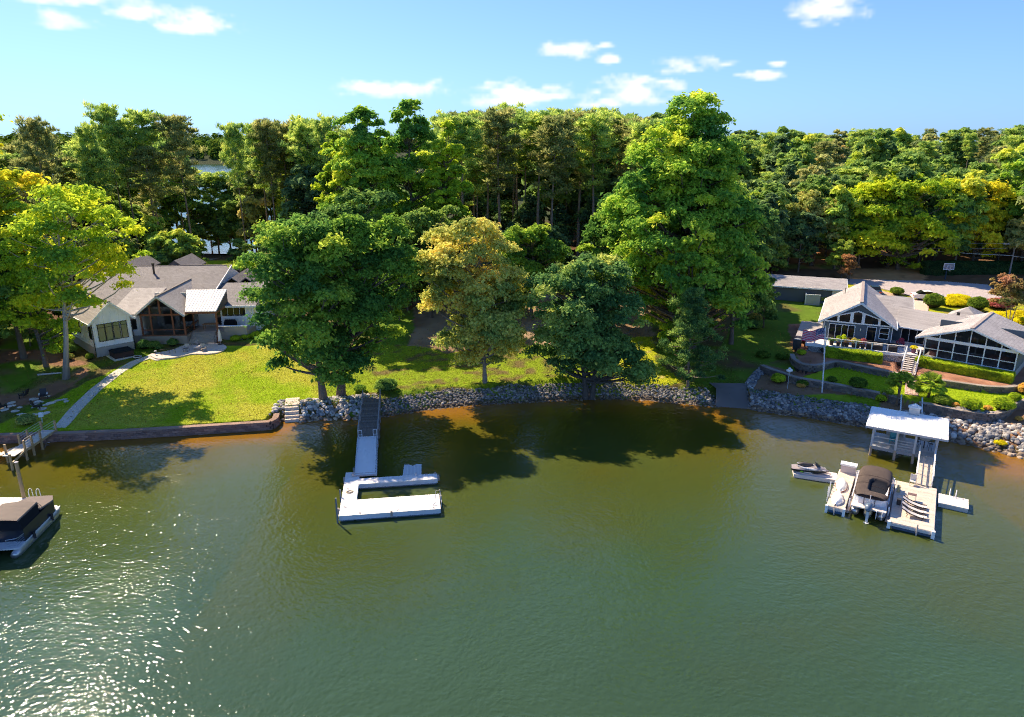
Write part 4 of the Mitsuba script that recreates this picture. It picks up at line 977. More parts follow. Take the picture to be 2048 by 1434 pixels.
for x in (4.05, 4.5):
    add('ladder_hoop', F_(tube([(x, 7.75, .4), (x, 7.8, .95), (x, 8.0, 1.0), (x, 8.1, .2)], .03, 6)), (.76, .76, .78), parent=k)
k = thing('gangway', 'plank gangway with white sides from the boathouse down to the lounge dock', 'gangway')
gw = lambda y: .66 + (y - 8.3) / 6.2 * .36
for i in range(28):
    y = 8.35 + i * .215
    add('plank', F_(bar((1.5, y + .1, gw(y)), (2.62, y + .1, gw(y)), .2, .05)), PLANK * RNG.uniform(.9, 1.1), parent=k)
for x in (1.44, 2.68):
    add('side_rail', [F_.bar((x, 8.4, gw(8.4) + .95), (x, 14.2, gw(14.2) + .95), .1, .1), F_.bar((x, 8.4, gw(8.4) + .5), (x, 14.2, gw(14.2) + .5), .05, .06), F_.bar((x, 8.4, gw(8.4) - .05), (x, 14.2, gw(14.2) - .05), .07, .22)] + [F_.bar((x, y, gw(y)), (x, y, gw(y) + .95), .07) for y in (8.5, 10.4, 12.3, 14.1)], (.70, .69, .67), parent=k)
for j, (cx, cy) in enumerate(((1.55, 3.75), (1.55, 2.75), (1.6, 1.85))):
    k = thing('lounge_chair', ('black framed lounge chair on the plank dock, nearest the gangway', 'black framed lounge chair on the plank dock, middle of the three', 'black framed lounge chair on the plank dock, nearest the camera')[j], 'lounge chair')
    t = np.linspace(0, 1, 9)
    px_, pz_ = cx - .85 + 1.75 * t, .92 + .35 * np.clip((.3 - t) / .3, 0, 1) + .06 * np.sin(t * 6) - .08 * t
    for sg in (-.3, .3):
        add('side_frame', F_(tube(np.stack([px_, t * 0 + cy + sg, pz_], 1), .045, 6)), (.025, .022, .02), parent=k)
        for xx in (cx - .5, cx + .6):
            add('leg', F_.bar((xx, cy + sg, .6), (xx + .1, cy + sg, .92), .035), (.03, .027, .025), parent=k)
    add('sling', F_(gridmesh(np.stack([px_, px_]), np.stack([t * 0 + cy - .29, t * 0 + cy + .29]), np.stack([pz_ - .01, pz_ - .01]))), (.60, .55, .50), 'matte', parent=k)
k = thing('side_table', 'small dark topped table with wire legs behind the lounge chairs', 'table')
add('tabletop', F_.box(1.0, 1.65, 4.75, 5.15, 1.1, 1.14), (.16, .10, .09), parent=k)
for x in (1.02, 1.6):
    for y in (4.78, 5.1):
        add('leg', F_.bar((x, y, .6), (x, y, 1.1), .03), (.3, .28, .26), parent=k)
k = thing('dock_chair', 'pale wooden chair at the foot of the boathouse gangway', 'chair')
add('seat', F_.box(1.0, 1.45, 7.8, 8.25, .95, 1.0), (.62, .58, .52), parent=k)
add('backrest', F_.box(1.0, 1.45, 8.2, 8.25, 1.0, 1.55), (.66, .62, .56), parent=k)
for x in (1.02, 1.43):
    for y in (7.82, 8.22):
        add('leg', F_.box(x - .02, x + .02, y - .02, y + .02, .6, .95), (.6, .56, .5), parent=k)
k = thing('trash_bin', 'small dark square bin on the lounge dock', 'bin')
add('body', F_.box(.3, .62, 3.4, 3.72, .6, 1.05), (.03, .03, .035), parent=k)
add('lid', F_.box(.28, .64, 3.38, 3.74, 1.05, 1.1), (.04, .04, .045), parent=k)

# the covered pontoon boat on its lift
k = thing('pontoon_boat', 'white pontoon boat under a brown cover with an outboard, between the two plank docks', 'boat')
for x in (-2.5, -1.56, -.62):
    add('pontoon', F_(pontoon_tube(x, .75, 7.3, .42, .34)), (.50, .53, .56), 'metal', parent=k, smooth=True)
add('deck', F_(extr(Polygon([(-2.82, .95), (-.3, .95), (-.3, 6.7), (-.7, 7.2), (-2.4, 7.2), (-2.82, 6.7)]), .12, .8)), (.72, .68, .62), parent=k)
add('stern_platform', F_.box(-2.85, -.28, .7, 1.4, .86, .96), (.70, .62, .55), parent=k)
pts = [(-2.72, 1.75), (-2.4, 1.45), (-1.56, 1.36), (-.72, 1.45), (-.4, 1.75), (-.4, 6.5), (-.8, 7.0), (-2.3, 7.0), (-2.72, 6.5)]
add('side_panel', F_(extr(Polygon(pts), .72, .92)), (.66, .66, .68), 'gloss', parent=k)
add('panel_seam', [F_.box(x - .02, x + .02, 1.33, 1.5, .95, 1.6) for x in (-2.0, -1.2)], (.04, .04, .05), parent=k)
n_ = 25
tx_, ty_ = np.meshgrid(np.linspace(-1, 1, n_), np.linspace(0, 1, n_ + 6), indexing='ij')
X = -1.56 + tx_ * 1.28 * np.clip(np.minimum(1, .82 + ty_ * 1.6), 0, 1) * np.where(ty_ > .93, .95, 1)
Y = 1.32 + 5.6 * ty_
Z = 1.72 + .42 * np.sqrt(np.clip(1 - tx_ ** 2 * .92, 0, 1)) * np.clip(.35 + 2.4 * ty_ * 0 + ty_ * 1.1, 0, 1) - .1 * tx_ ** 8
hole = np.clip(1 - (np.abs(tx_ - .42) / .66) ** 5 - (np.abs(ty_ - .34) / .2) ** 4, 0, 1)
Z = Z - .24 * np.clip(hole * 4, 0, 1)
cc = np.tile(np.array((.085, .066, .057)), (X.size, 1)) * (.85 + .3 * meshkit.fbm(np.stack([X.ravel() * 2, Y.ravel() * 2, X.ravel() * 0], 1), 3))[:, None]
cc = np.where(np.clip(hole.ravel() * 6, 0, 1)[:, None] > .5, np.array((.012, .014, .02)), cc)
add('cover', F_(gridmesh(X, Y, Z)), cc, 'matte', parent=k, smooth=True)
add('cover_skirt', F_(extr(Polygon(pts).buffer(.06).difference(Polygon(pts).buffer(.02)), .2, 1.56)), (.045, .03, .03), 'matte', parent=k)
add('cover_seam', [F_(tube(np.stack([X[:, j], Y[:, j], Z[:, j] + .012], 1), .018, 4)) for j in (11, 18)], (.07, .05, .045), 'matte', parent=k)
add('flag_staff', F_(cyl(-1.55, 1.2, .95, 1.95, .03, 6)), (.76, .76, .78), parent=k)
ob = add('outboard', F_(tube([(-1.55, .72, 1.05), (-1.55, .55, 1.32), (-1.55, .25, 1.36), (-1.55, .05, 1.2), (-1.55, .02, 1.05)], [.2, .3, .31, .24, .12], 12)), (.12, .16, .22), 'gloss', parent=k, smooth=True)
add('propeller_leg', [F_.box(-1.65, -1.45, .12, .38, .0, 1.05), F_(tube([(-1.55, .5, .0), (-1.55, -.1, -.02)], [.1, .06], 8))] + [F_.bar((-1.55, -.05, 0), (-1.55 + .22 * math.cos(a), -.05, .22 * math.sin(a)), .07, .03) for a in (.5, 2.6, 4.7)], (.55, .56, .58), parent=ob)
add('motor_bracket', F_.box(-1.8, -1.3, .5, .9, .6, 1.0), (.5, .42, .25), parent=k)
add('ladder', [F_(tube([(-.95 + dx_, .9, .95), (-.95 + dx_, .6, .9), (-.95 + dx_, .55, .3)], .03)) for dx_ in (0, .4)], (.7, .7, .7), parent=k)
lf = thing('boat_lift', 'white boat lift rails on both sides of the brown covered pontoon boat', 'boat lift')
for x in (-3.02, -.14):
    add('tank', F_(tube([(x, .9, .2), (x, 6.9, .2)], .14, 8)), (.42, .33, .27), parent=lf)
    for y in (1.6, 6.0):
        add('guide_post', F_(cyl(x, y, .2, 1.75 if y > 3 else 1.1, .05, 8)), (.74, .74, .76), parent=lf)
    add('rail', F_.bar((x + (.1 if x < -2 else -.1), 2.0, 1.15), (x + (.1 if x < -2 else -.1), 6.6, 1.55), .06), (.7, .7, .72), parent=lf)

# jet ski on its own float
JF = Fr(F_.p(-8.45, 6.25), -31 + 11)
k = thing('jet_ski_float', 'pale drive on float under the jet ski', 'float')
add('hull', JF(extr(Polygon([(.3, -.75), (3.9, -.8), (3.95, .75), (3.0, .8), (.2, .6)]), .34, .02)), (.66, .58, .53), parent=k)
add('bunk', [JF.box(.5, 3.4, y - .08, y + .08, .36, .44) for y in (-.35, .35)], (.6, .53, .49), parent=k)
k = thing('jet_ski', 'black and silver jet ski with a green mark, parked on the pale float', 'jet ski')
t = np.linspace(0, 1, 17)
hw = np.clip(np.interp(t, [0, .05, .3, .7, .9, 1], [.42, .52, .56, .5, .28, .03]), .02, 1)
zb = np.interp(t, [0, .7, 1], [.48, .42, .66])
zt_ = np.interp(t, [0, .3, .8, 1], [.74, .76, .84, .76])
yy_ = np.array([-1, -1.02, -.9, -.45, 0, .45, .9, 1.02, 1])
X = np.repeat((.05 + 3.15 * t)[:, None], 9, 1)
Yh = hw[:, None] * yy_[None]
Zl = zb[:, None] + (zt_ - zb)[:, None] * np.array([1, .6, .3, .08, 0, .08, .3, .6, 1])[None]
add('lower_hull', JF(gridmesh(X, Yh, Zl)), (.012, .014, .018), 'gloss', parent=k, smooth=True)
Zu = zt_[:, None] + np.interp(t, [0, .1, .25, .5, .62, .75, 1], [.0, .05, .16, .26, .34, .26, .03])[:, None] * np.array([0, .25, .6, .95, 1, .95, .6, .25, 0])[None]
add('deck', JF(gridmesh(X[:, ::-1], Yh[:, ::-1], Zu)), (.30, .26, .25), 'gloss', parent=k, smooth=True)
add('seat', JF(tube([(.55, 0, .98), (1.0, 0, 1.1), (1.5, 0, 1.08), (1.85, 0, 1.15)], [.14, .22, .2, .12], 9)), (.05, .045, .045), parent=k, smooth=True)
add('handlebar', [JF(tube([(2.0, -.36, 1.34), (2.02, 0, 1.28), (2.0, .36, 1.34)], .03)), JF(tube([(2.25, 0, 1.05), (2.0, 0, 1.32)], .09))], (.04, .04, .045), parent=k)
add('windscreen', JF(trimesh.Trimesh([(2.1, -.28, 1.15), (2.1, .28, 1.15), (2.45, .2, 1.1), (2.45, -.2, 1.1), (2.0, -.2, 1.42), (2.0, .2, 1.42), (2.3, 0, 1.18)], [[0, 3, 4], [3, 2, 4], [2, 5, 4], [1, 5, 2], [0, 4, 5], [0, 5, 1]], process=False)), (.03, .028, .028), 'gloss', parent=k)
for sg in (-1, 1):
    add('side_stripe', JF(tube([(.5, sg * .3, 1.05), (1.0, sg * .42, .95), (1.9, sg * .5, .93), (2.9, sg * .27, .87)], [.03, .06, .08, .03], 6)), (.78, .76, .76), 'gloss', parent=k)
add('green_mark', JF(trimesh.Trimesh([(.75, -.575, .60), (.98, -.575, .54), (1.08, -.575, .6), (.88, -.575, .69)], [[0, 1, 2], [0, 2, 3], [0, 2, 1], [0, 3, 2]], process=False)), (.30, .62, .03), parent=k)
add('white_lettering', [JF.box(x, x + w, -.585, -.575, .55, .63) for x, w in ((1.14, .10), (1.27, .08), (1.38, .10), (1.51, .08), (1.62, .09), (1.73, .08))], (.75, .75, .75), parent=k)

# ------------------------------------------------------------------ the boathouse
k = thing('boathouse', 'open boathouse with a plain white metal roof standing over the water', 'boathouse')
BHz = lambda y: 3.3 + (y - 13.5) / 5.0 * .3
add('roof', F_.slab([(-3.28, 13.5, BHz(13.5)), (3.46, 13.5, BHz(13.5)), (3.46, 18.55, BHz(18.55)), (-3.28, 18.55, BHz(18.55))], .1), (.86, .85, .83), parent=k)
for i in range(16):
    x = -3.1 + i * .43
    add('roof_seam', F_.bar((x, 13.5, BHz(13.5) + .02), (x, 18.55, BHz(18.55) + .02), .03, .05), (.80, .79, .78), parent=k)
add('eave_board', [F_.box(-3.28, 3.46, 13.44, 13.49, 3.1, 3.29), F_.box(3.47, 3.52, 13.5, 18.5, 3.1, 3.3)], (.42, .42, .44), parent=k)
plank_deck(k, -2.65, 2.8, 14.45, 18.3, 1.02, .21, np.array((.46, .46, .46)), ax=1)
add('rim_joist', [F_.box(-2.7, 2.82, 14.38, 14.44, .72, 1.03), F_.box(-2.72, -2.66, 14.4, 18.3, .72, 1.03), F_.box(2.8, 2.86, 14.4, 18.3, .72, 1.03)], (.30, .31, .33), parent=k)
for x, y in ((-2.6, 14.45), (-.55, 14.42), (1.0, 14.42), (2.72, 14.5), (-2.6, 18.2), (2.72, 18.2), (0, 18.2)):
    add('post', F_.box(x - .09, x + .09, y - .09, y + .09, 1.0, BHz(y) - .08), (.50, .50, .51), parent=k)
    add('pile', F_(cyl(x, y, -3, .95, .12, 9)), (.42, .33, .24), parent=k)
add('corner_panel', F_.box(2.6, 2.8, 14.6, 15.6, 1.0, 3.0), (.36, .37, .39), parent=k)
for z in (1.25, 1.5, 1.75, 2.02):
    add('front_rail', F_.box(-.5, .95, 14.4, 14.45, z - .025, z + .025), (.55, .55, .56), parent=k)
for z in (1.5, 2.02):
    add('side_rail', [F_.box(-2.6, -.6, 14.4, 14.45, z - .025, z + .025), F_.box(-2.63, -2.58, 14.5, 18.2, z - .025, z + .025)], (.55, .55, .56), parent=k)
add('back_wall', F_.box(-1.6, .0, 18.3, 18.36, 1.0, 3.3), (.34, .33, .33), parent=k)
add('sign_board', F_.box(-2.0, -1.2, 18.2, 18.27, 2.25, 2.6), (.60, .30, .08), parent=k)
cu = add('cupola', F_.box(.0, .95, 18.0, 18.5, 3.6, 4.3), (.40, .42, .44), parent=k)
add('cupola_cap', F_(trimesh.Trimesh([(-.1, 17.9, 4.3), (1.05, 17.9, 4.3), (1.05, 18.65, 4.3), (-.1, 18.65, 4.3), (.47, 18.25, 4.72)], [[0, 1, 4], [1, 2, 4], [2, 3, 4], [3, 0, 4], [0, 2, 1], [0, 3, 2]], process=False)), (.70, .72, .72), parent=cu)
k = thing('steps', 'dark timber steps with white handrails behind the boathouse roof', 'steps')
SA, SB = np.array([44.7, 75.0]), np.array([42.2, 70.2])
ds = (SB - SA) / np.linalg.norm(SB - SA)
sang = math.degrees(math.atan2(ds[1], ds[0])) + 90
for i in range(9):
    c = SA + ds * (i * .62)
    add('step', Fr(c, sang).box(-.95, .95, -.3, .32, .2, 2.2 - .145 * i), np.array((.32, .22, .16)) * RNG.uniform(.85, 1.15), 'matte', parent=k)
for sg in (-1, 1):
    add('handrail', [bar([*(SA + ds * 2.6 + np.array([-ds[1], ds[0]]) * sg), 2.6], [*(SA + ds * 5.6 + np.array([-ds[1], ds[0]]) * sg), 1.9], .12, .1)] + [bar([*(SA + ds * q + np.array([-ds[1], ds[0]]) * sg), .6], [*(SA + ds * q + np.array([-ds[1], ds[0]]) * sg), 2.6 - (q - 2.6) * .233], .1) for q in (2.7, 5.5)], (.74, .73, .72), parent=k)
for nm, col, x, y, lab in (('chair', (.05, .28, .36), -.9, 16.0, 'turquoise plastic chair inside the boathouse'), ('chair', (.50, .42, .06), -.75, 16.9, 'yellow plastic chair behind the turquoise one in the boathouse')):
    k = thing('plastic_chair', lab, 'chair')
    add('seat', F_.box(x - .3, x + .3, y - .3, y + .3, 1.36, 1.44), col, parent=k)
    add('backrest', F_(extr(Polygon([(x - .3, y + .24), (x + .3, y + .24), (x + .26, y + .32), (x - .26, y + .32)]), .62, 1.44)), col, parent=k)
    for a in (-.26, .26):
        add('armrest', F_.box(x + a - .05, x + a + .05, y - .3, y + .3, 1.62, 1.67), col, parent=k)
        for b in (-.24, .24):
            add('leg', F_.box(x + a - .03, x + a + .03, y + b - .03, y + b + .03, 1.02, 1.62), col, parent=k)
k = thing('bar_table', 'small table with dark stools in the right end of the boathouse', 'table')
add('tabletop', F_(cyl(1.75, 16.3, 1.95, 2.0, .45, 14)), (.5, .48, .45), parent=k)
add('pedestal', F_(cyl(1.75, 16.3, 1.02, 1.95, .05, 8)), (.05, .05, .05), parent=k)
for i, (x, y) in enumerate(((1.15, 16.0), (2.3, 16.0), (1.3, 16.9), (2.2, 16.9))):
    k = thing('bar_stool', ('dark bar stool at the front left of the boathouse table', 'dark bar stool at the front right of the boathouse table', 'dark bar stool at the back left of the boathouse table', 'dark bar stool at the back right of the boathouse table')[i], 'stool')
    add('seat', F_(cyl(x, y, 1.68, 1.73, .18, 10)), (.04, .04, .045), parent=k)
    for a in (.8, 2.4, 3.9, 5.5):
        add('leg', F_.bar((x + .2 * math.cos(a), y + .2 * math.sin(a), 1.02), (x + .12 * math.cos(a), y + .12 * math.sin(a), 1.68), .03), (.05, .05, .055), parent=k)

# ------------------------------------------------------------------ trees
def leaf_quads(pos, nrm, size, rng, aspect=1.5, droop=0.0):
    """One bent leaf spray (two triangles) at each position, facing nrm."""
    n = len(pos)
    r = rng.normal(size=(n, 3))
    a = np.cross(nrm, r)
    a /= np.linalg.norm(a, axis=1, keepdims=True) + 1e-9
    b = np.cross(nrm, a)
    s = (size * rng.uniform(.6, 1.35, n))[:, None]
    a, b = a * s * aspect * .5, b * s * .5
    up = nrm * s * .18
    v = np.stack([pos - a, pos - b * .9 + up, pos + a - 2 * up * droop, pos + b * .9 + up], 1).reshape(-1, 3)
    k = np.arange(n) * 4
    f = np.vstack([np.stack([k, k + 1, k + 2], 1), np.stack([k, k + 2, k + 3], 1)])
    return v, f


def prof_round(t):
    return np.sqrt(np.clip(1 - (2 * t - 1) ** 2, 0, 1)) ** .8


def prof_oak(t):
    return np.clip(1.15 * np.sqrt(np.clip(1 - ((t - .42) / .6) ** 2, 0, 1)), 0, 1)


def prof_tall(t):
    return np.clip(1.05 * np.sin(np.pi * (t * .86 + .12)) ** .75, 0, 1) * (1 - .25 * t)


def prof_cone(t):
    return np.clip(1.02 - t, .05, 1) ** .75


def broadleaf(seed, H, R, cb, prof, palette, nclump=110, leaves=240, lsize=.36, trunk_r=.3, dx=0.0, dy=0.0, clump_r=.17, stems=1, inner=.6, dens=1.0, boughs=None, lean=(0, 0), bark=(.16, .125, .10), barklight=None):
    """(trunk mesh, trunk colours, crown mesh, crown colours), standing at the origin."""
    rng = np.random.default_rng(seed)
    h = H - cb
    C, RR = [], []
    nb = boughs or max(6, int(5 + 1.1 * h / R * 2.2))
    BC, BR = [], []
    for j in range(nb):
        t = .1 + .84 * (j + rng.uniform(.15, .85)) / nb
        az = j * 2.4 + rng.uniform(-.7, .7)
        pr = R * float(prof(np.array(t)))
        rb = min(max(pr * rng.uniform(.38, .62), R * .24), R * .62)
        rr0 = max(pr * rng.uniform(.82, 1.12) - rb, 0) if t < .86 else pr * .15
        zc = min(cb + t * h, H - rb * .8)
        BC.append((dx * (.3 + .7 * min(1, t * 2)) + rr0 * math.cos(az), dy + rr0 * math.sin(az), max(zc, cb + rb * .55)))
        BR.append(rb)
    BC, BR = np.array(BC), np.array(BR)
    pick = BR ** 2 / (BR ** 2).sum()
    tries = 0
    while len(C) < nclump and tries < nclump * 40:
        tries += 1
        j = rng.choice(nb, p=pick)
        u = rng.normal(size=3)
        u /= np.linalg.norm(u)
        if u[2] < -.35 and rng.uniform() < .7:
            u[2] = -u[2]
        p = BC[j] + u * BR[j] * rng.uniform(inner, 1.08) * [1, 1, .82]
        if (np.linalg.norm((BC - p) * [1, 1, 1.2], axis=1) / BR).min() < .5 * (rng.uniform() < .85):
            continue
        cr = R * clump_r * rng.uniform(.5, 1.3)
        if C and np.min(np.linalg.norm((np.array(C) - p) * [1, 1, 1.3], axis=1) / (.5 * (np.array(RR) + cr))) < .82 / dens:
            continue
        C.append(p)
        RR.append(cr)
    C, RR = np.array(C), np.array(RR)
    n = len(C)
    cnt = np.maximum(20, (leaves * (RR / RR.mean()) ** 2 * rng.uniform(.65, 1.2, n)).astype(int))
    idx = np.repeat(np.arange(n), cnt)
    m = len(idx)
    d = rng.normal(size=(m, 3))
    d /= np.linalg.norm(d, axis=1, keepdims=True)
    d[:, 2] = np.where(d[:, 2] < -.3, -d[:, 2] * .6, d[:, 2])
    rad = rng.uniform(.25, 1, m) ** .45
    sub = 1 + .35 * np.sin(d[:, 0] * 7 + idx) * np.sin(d[:, 1] * 6 + 2 * idx) + .25 * rng.normal(size=m)
    pos = C[idx] + d * (RR[idx] * rad * sub)[:, None] * [1.05, 1.05, .66]
    pos[:, 2] -= .14 * (np.hypot(pos[:, 0] - C[idx][:, 0], pos[:, 1] - C[idx][:, 1]) ** 2) / RR[idx]
    out = pos - [dx, dy, cb + h * .4]
    out /= np.linalg.norm(out, axis=1, keepdims=True) + 1e-9
    nrm = .55 * d + .35 * out + [0, 0, .45] + .55 * rng.normal(size=(m, 3))
    nrm /= np.linalg.norm(nrm, axis=1, keepdims=True)
    v, f = leaf_quads(pos, nrm, np.full(m, lsize), rng, droop=.5)
    pal = np.array(palette, float)
    cn = meshkit.fbm(C * .22 + seed, 3)
    tone = np.clip(rng.beta(2, 2, n) * .6 + (cn - .5) * 1.6 + .2, 0, .999) * (len(pal) - 1)
    w = np.clip(tone[idx] + rng.normal(size=m) * .38, 0, len(pal) - 1.001)
    k = w.astype(int)
    col = pal[k] + (pal[k + 1] - pal[k]) * (w - k)[:, None]
    col = col * rng.uniform(.72, 1.25, (m, 1))
    col = np.repeat(col, 4, 0)
    # trunk and limbs
    parts, pc = [], []
    bl = np.array(barklight if barklight is not None else bark)
    for sgi in range(stems):
        off = np.array([(sgi - (stems - 1) / 2) * trunk_r * 2.2, 0, 0])
        top = np.array([dx * .7 + lean[0] + (sgi - (stems - 1) / 2) * R * .5, dy + lean[1], cb + h * .72])
        q = np.linspace(0, 1, 9)
        wob = np.stack([np.sin(q * 5 + seed) * .18 * R * .15, np.cos(q * 4 + seed) * .15 * R * .15, q * 0], 1) * (q * (1.4 - q))[:, None] * 2
        trunk = off + (top - off) * q[:, None] + wob
        trunk[0, 2] = -.4
        rr = trunk_r * (1 - .78 * q) * np.where(q < .05, 1.35, 1)
        parts.append(tube(trunk, rr, 9))
        order = np.argsort(-RR)
        near = order if stems == 1 else [i for i in order if (i % stems) == sgi]
        for i in list(near)[: int(len(near) * .75)]:
            c = C[i]
            hz = np.hypot(c[0] - trunk[:, 0], c[1] - trunk[:, 1]).min()
            za = np.clip(c[2] - rng.uniform(.35, .75) * hz - .3, cb * .72 + .15 * h * rng.uniform(0, .3), cb + .68 * h)
            qa = np.clip((za - trunk[0, 2]) / (trunk[-1, 2] - trunk[0, 2]), .05, .99)
            j = np.array([np.interp(qa, q, trunk[:, a]) for a in range(3)])
            r0 = min(np.interp(qa, q, rr) * .55, .05 + .028 * np.linalg.norm(c - j))
            u = np.linspace(0, 1, 5)[:, None]
            mid = j + (c - j) * [.55, .55, .30] + rng.normal(size=3) * .06 * np.linalg.norm(c - j)
            pts = (1 - u) ** 2 * j + 2 * u * (1 - u) * mid + u ** 2 * c
            parts.append(tube(pts, r0 * (1 - .8 * u[:, 0]) + .012, 5, cap=False))
    tm = trimesh.util.concatenate(parts)
    tc = np.array(bark) * (.7 + .7 * meshkit.fbm(np.asarray(tm.vertices) * [5, 5, 1.4] + seed, 3))[:, None]
    if barklight is not None:
        tt = np.clip((np.asarray(tm.vertices)[:, 2] / (cb + .1) - .25) * 2 + (meshkit.fbm(np.asarray(tm.vertices) * 2.2, 3) - .5) * 3, 0, 1)
        tc = np.array(bark) * (.8 + 1.1 * tt)[:, None]
    return tm, tc, trimesh.Trimesh(v, f, process=False), np.clip(col, 0, .9)


def pine(seed, H, R, cb, palette, ntuft=95, needles=90, nl=.42, trunk_r=.24, bark=(.25, .185, .14), cone=False, lean=0.0):
    rng = np.random.default_rng(seed)
    q = np.linspace(0, 1, 11)
    trunk = np.stack([np.sin(q * 3.1 + seed) * .25 * H / 30 + lean * q * H, np.cos(q * 2.7 + seed * 2) * .25 * H / 30, q * H * .97 - .3], 1)
    rr = trunk_r * (1 - .85 * q) + .02
    parts = [tube(trunk, rr, 8)]
    C, RR = [], []
    h = H - cb
    nb = ntuft // 3
    for i in range(nb):
        t = ((i + rng.uniform(0, 1)) / nb) ** (.85 if cone else .5)
        z = cb + t * h * .97
        az = i * 2.4 + rng.uniform(-.6, .6)
        if cone:
            L = R * (1.05 - t) ** .8 * rng.uniform(.75, 1.1) + .25
        else:
            L = R * (math.sqrt(max(.04, 1 - ((t - .68) / .36) ** 2)) * rng.uniform(.35, 1.05) if t > .38 else rng.uniform(.25, .85))
        j = np.array([np.interp(z / (H * .97), q, trunk[:, 0]), np.interp(z / (H * .97), q, trunk[:, 1]), z])
        rise = rng.uniform(-.05, .4) * L + (.3 * L if t > .8 else 0)
        e = j + np.array([math.cos(az) * L, math.sin(az) * L, rise])
        mid = (j + e) / 2 + [0, 0, -.12 * L]
        u = np.linspace(0, 1, 4)[:, None]
        parts.append(tube((1 - u) ** 2 * j + 2 * u * (1 - u) * mid + u ** 2 * e, (.025 + .012 * L) * (1 - .75 * u[:, 0]), 4, cap=False))
        for fr in ((1.0, .78, .55) if not cone else (1.0, .7, .4)):
            c = j + (e - j) * fr + rng.normal(size=3) * [.3, .3, .34] * (L * .3 + .5)
            C.append(c + [0, 0, .15])
            RR.append(R * rng.uniform(.13, .27) * (1.0 if not cone else .9))
    C.append(np.array([trunk[-1, 0], trunk[-1, 1], H - .3]))
    RR.append(R * .22)
    C, RR = np.array(C), np.array(RR)
    n = len(C)
    idx = np.repeat(np.arange(n), needles)
    m = len(idx)
    d = rng.normal(size=(m, 3))
    d /= np.linalg.norm(d, axis=1, keepdims=True)
    d[:, 2] = np.where(d[:, 2] < -.35, -d[:, 2], d[:, 2])
    base = C[idx] + d * (RR[idx] * rng.uniform(.15, .95, m))[:, None] * [1, 1, .75]
    dirn = d + [0, 0, .45] + rng.normal(size=(m, 3)) * .45
    dirn /= np.linalg.norm(dirn, axis=1, keepdims=True)
    w = np.cross(dirn, rng.normal(size=(m, 3)))
    w /= np.linalg.norm(w, axis=1, keepdims=True) + 1e-9
    L = nl * rng.uniform(.7, 1.3, (m, 1))
    v = np.stack([base - w * L * .2, base + w * L * .2, base + dirn * L], 1).reshape(-1, 3)
    f = np.arange(m * 3).reshape(-1, 3)
    pal = np.array(palette, float)
    tone = np.clip(rng.uniform(0, 1, n)[idx] * .7 + .15 + rng.normal(size=m) * .15, 0, .999) * (len(pal) - 1)
    k = tone.astype(int)
    col = (pal[k] + (pal[np.minimum(k + 1, len(pal) - 1)] - pal[k]) * (tone - k)[:, None]) * rng.uniform(.75, 1.25, (m, 1))
    tm = trimesh.util.concatenate(parts)
    tc = np.array(bark) * (.65 + .8 * meshkit.fbm(np.asarray(tm.vertices) * [6, 6, 1.2] + seed, 3))[:, None]
    return tm, tc, trimesh.Trimesh(v, f, process=False), np.repeat(col, 3, 0)


def plant(name, label, cat, parts, at, group=None, turn=0.0, scale=(1, 1, 1), names=('trunk', 'crown')):
    """One plant of its own; parts = what broadleaf() or pine() gives, or a tuple of shape dicts to share."""
    k = thing(name, label, cat, group)
    M = T().translate([float(a) for a in at]).rotate([0, 0, 1], turn).scale([float(a) for a in scale])
    sh = parts if isinstance(parts[0], dict) else shapes(parts)
    for nm, s in zip(names, sh):
        scene[k + '__' + nm] = {**s, 'to_world': M}
    return k


def shapes(t):
    t = (t[0], t[1], t[2], t[3] * LEAF_TONE)
    return (colored(t[0], 'matte', True, np.clip(t[1], 0, .9)), colored(t[2], 'leaf', False, np.clip(t[3], 0, .9)))


GREEN = [(.026, .064, .015), (.054, .104, .018), (.10, .155, .021), (.17, .20, .026)]
DEEP = [(.020, .052, .018), (.038, .078, .021), (.072, .118, .026), (.125, .165, .032)]
YELLOW = [(.060, .110, .016), (.125, .175, .016), (.205, .235, .016), (.29, .27, .018)]
TULIP = [(.034, .086, .020), (.078, .142, .022), (.145, .20, .024), (.24, .26, .026)]
AUTUMN = [(.055, .085, .026), (.11, .125, .032), (.185, .165, .040), (.28, .18, .046)]
BROWNISH = [(.050, .085, .026), (.10, .13, .036), (.17, .175, .050), (.25, .20, .064)]
PINEG = [(.042, .082, .026), (.09, .14, .034), (.175, .215, .044), (.26, .28, .06)]
DARKP = [(.016, .036, .014), (.030, .056, .018), (.055, .080, .022)]
LEAF_TONE = 3.45


def near_tree(name, label, cat, spec, **kw):
    x, y, z, H, R, cb, dx = spec
    z = gz(x, y)
    return plant(name, label, cat, broadleaf(H=H, R=R, cb=max(cb, .4), dx=dx, **kw), (x, y, z))


# the front row, by the water
near_tree('oak_tree', 'dark green oak on the left of the twin pair by the stone steps', 'tree', (-21.24,75.34,1,20.4,6.9,3.0,-0.9), seed=11, prof=prof_oak, palette=[(.028, .07, .018), (.06, .115, .022), (.12, .175, .026), (.22, .23, .03)], nclump=190, leaves=220, lsize=.30, trunk_r=.42, dy=-.5, bark=(.15, .12, .10))
near_tree('oak_tree', 'dark green oak on the right of the twin pair, trunk behind the grey walkway', 'tree', (-19.6,76.45,1.5,20.5,6.3,5.2,2.8), seed=12, prof=prof_oak, palette=GREEN, nclump=190, leaves=220, lsize=.30, trunk_r=.46, bark=(.13, .10, .085))
near_tree('oak_tree', 'oak turning orange and tan above a thin pale trunk on the bank', 'tree', (-3.22,80.22,1.6,19.1,6.6,1.9,-1.2), seed=13, prof=prof_round, palette=[tuple(1.35 * q for q in a_) for a_ in AUTUMN], nclump=260, leaves=240, lsize=.28, trunk_r=.26, bark=(.24, .20, .17), dens=1.05)
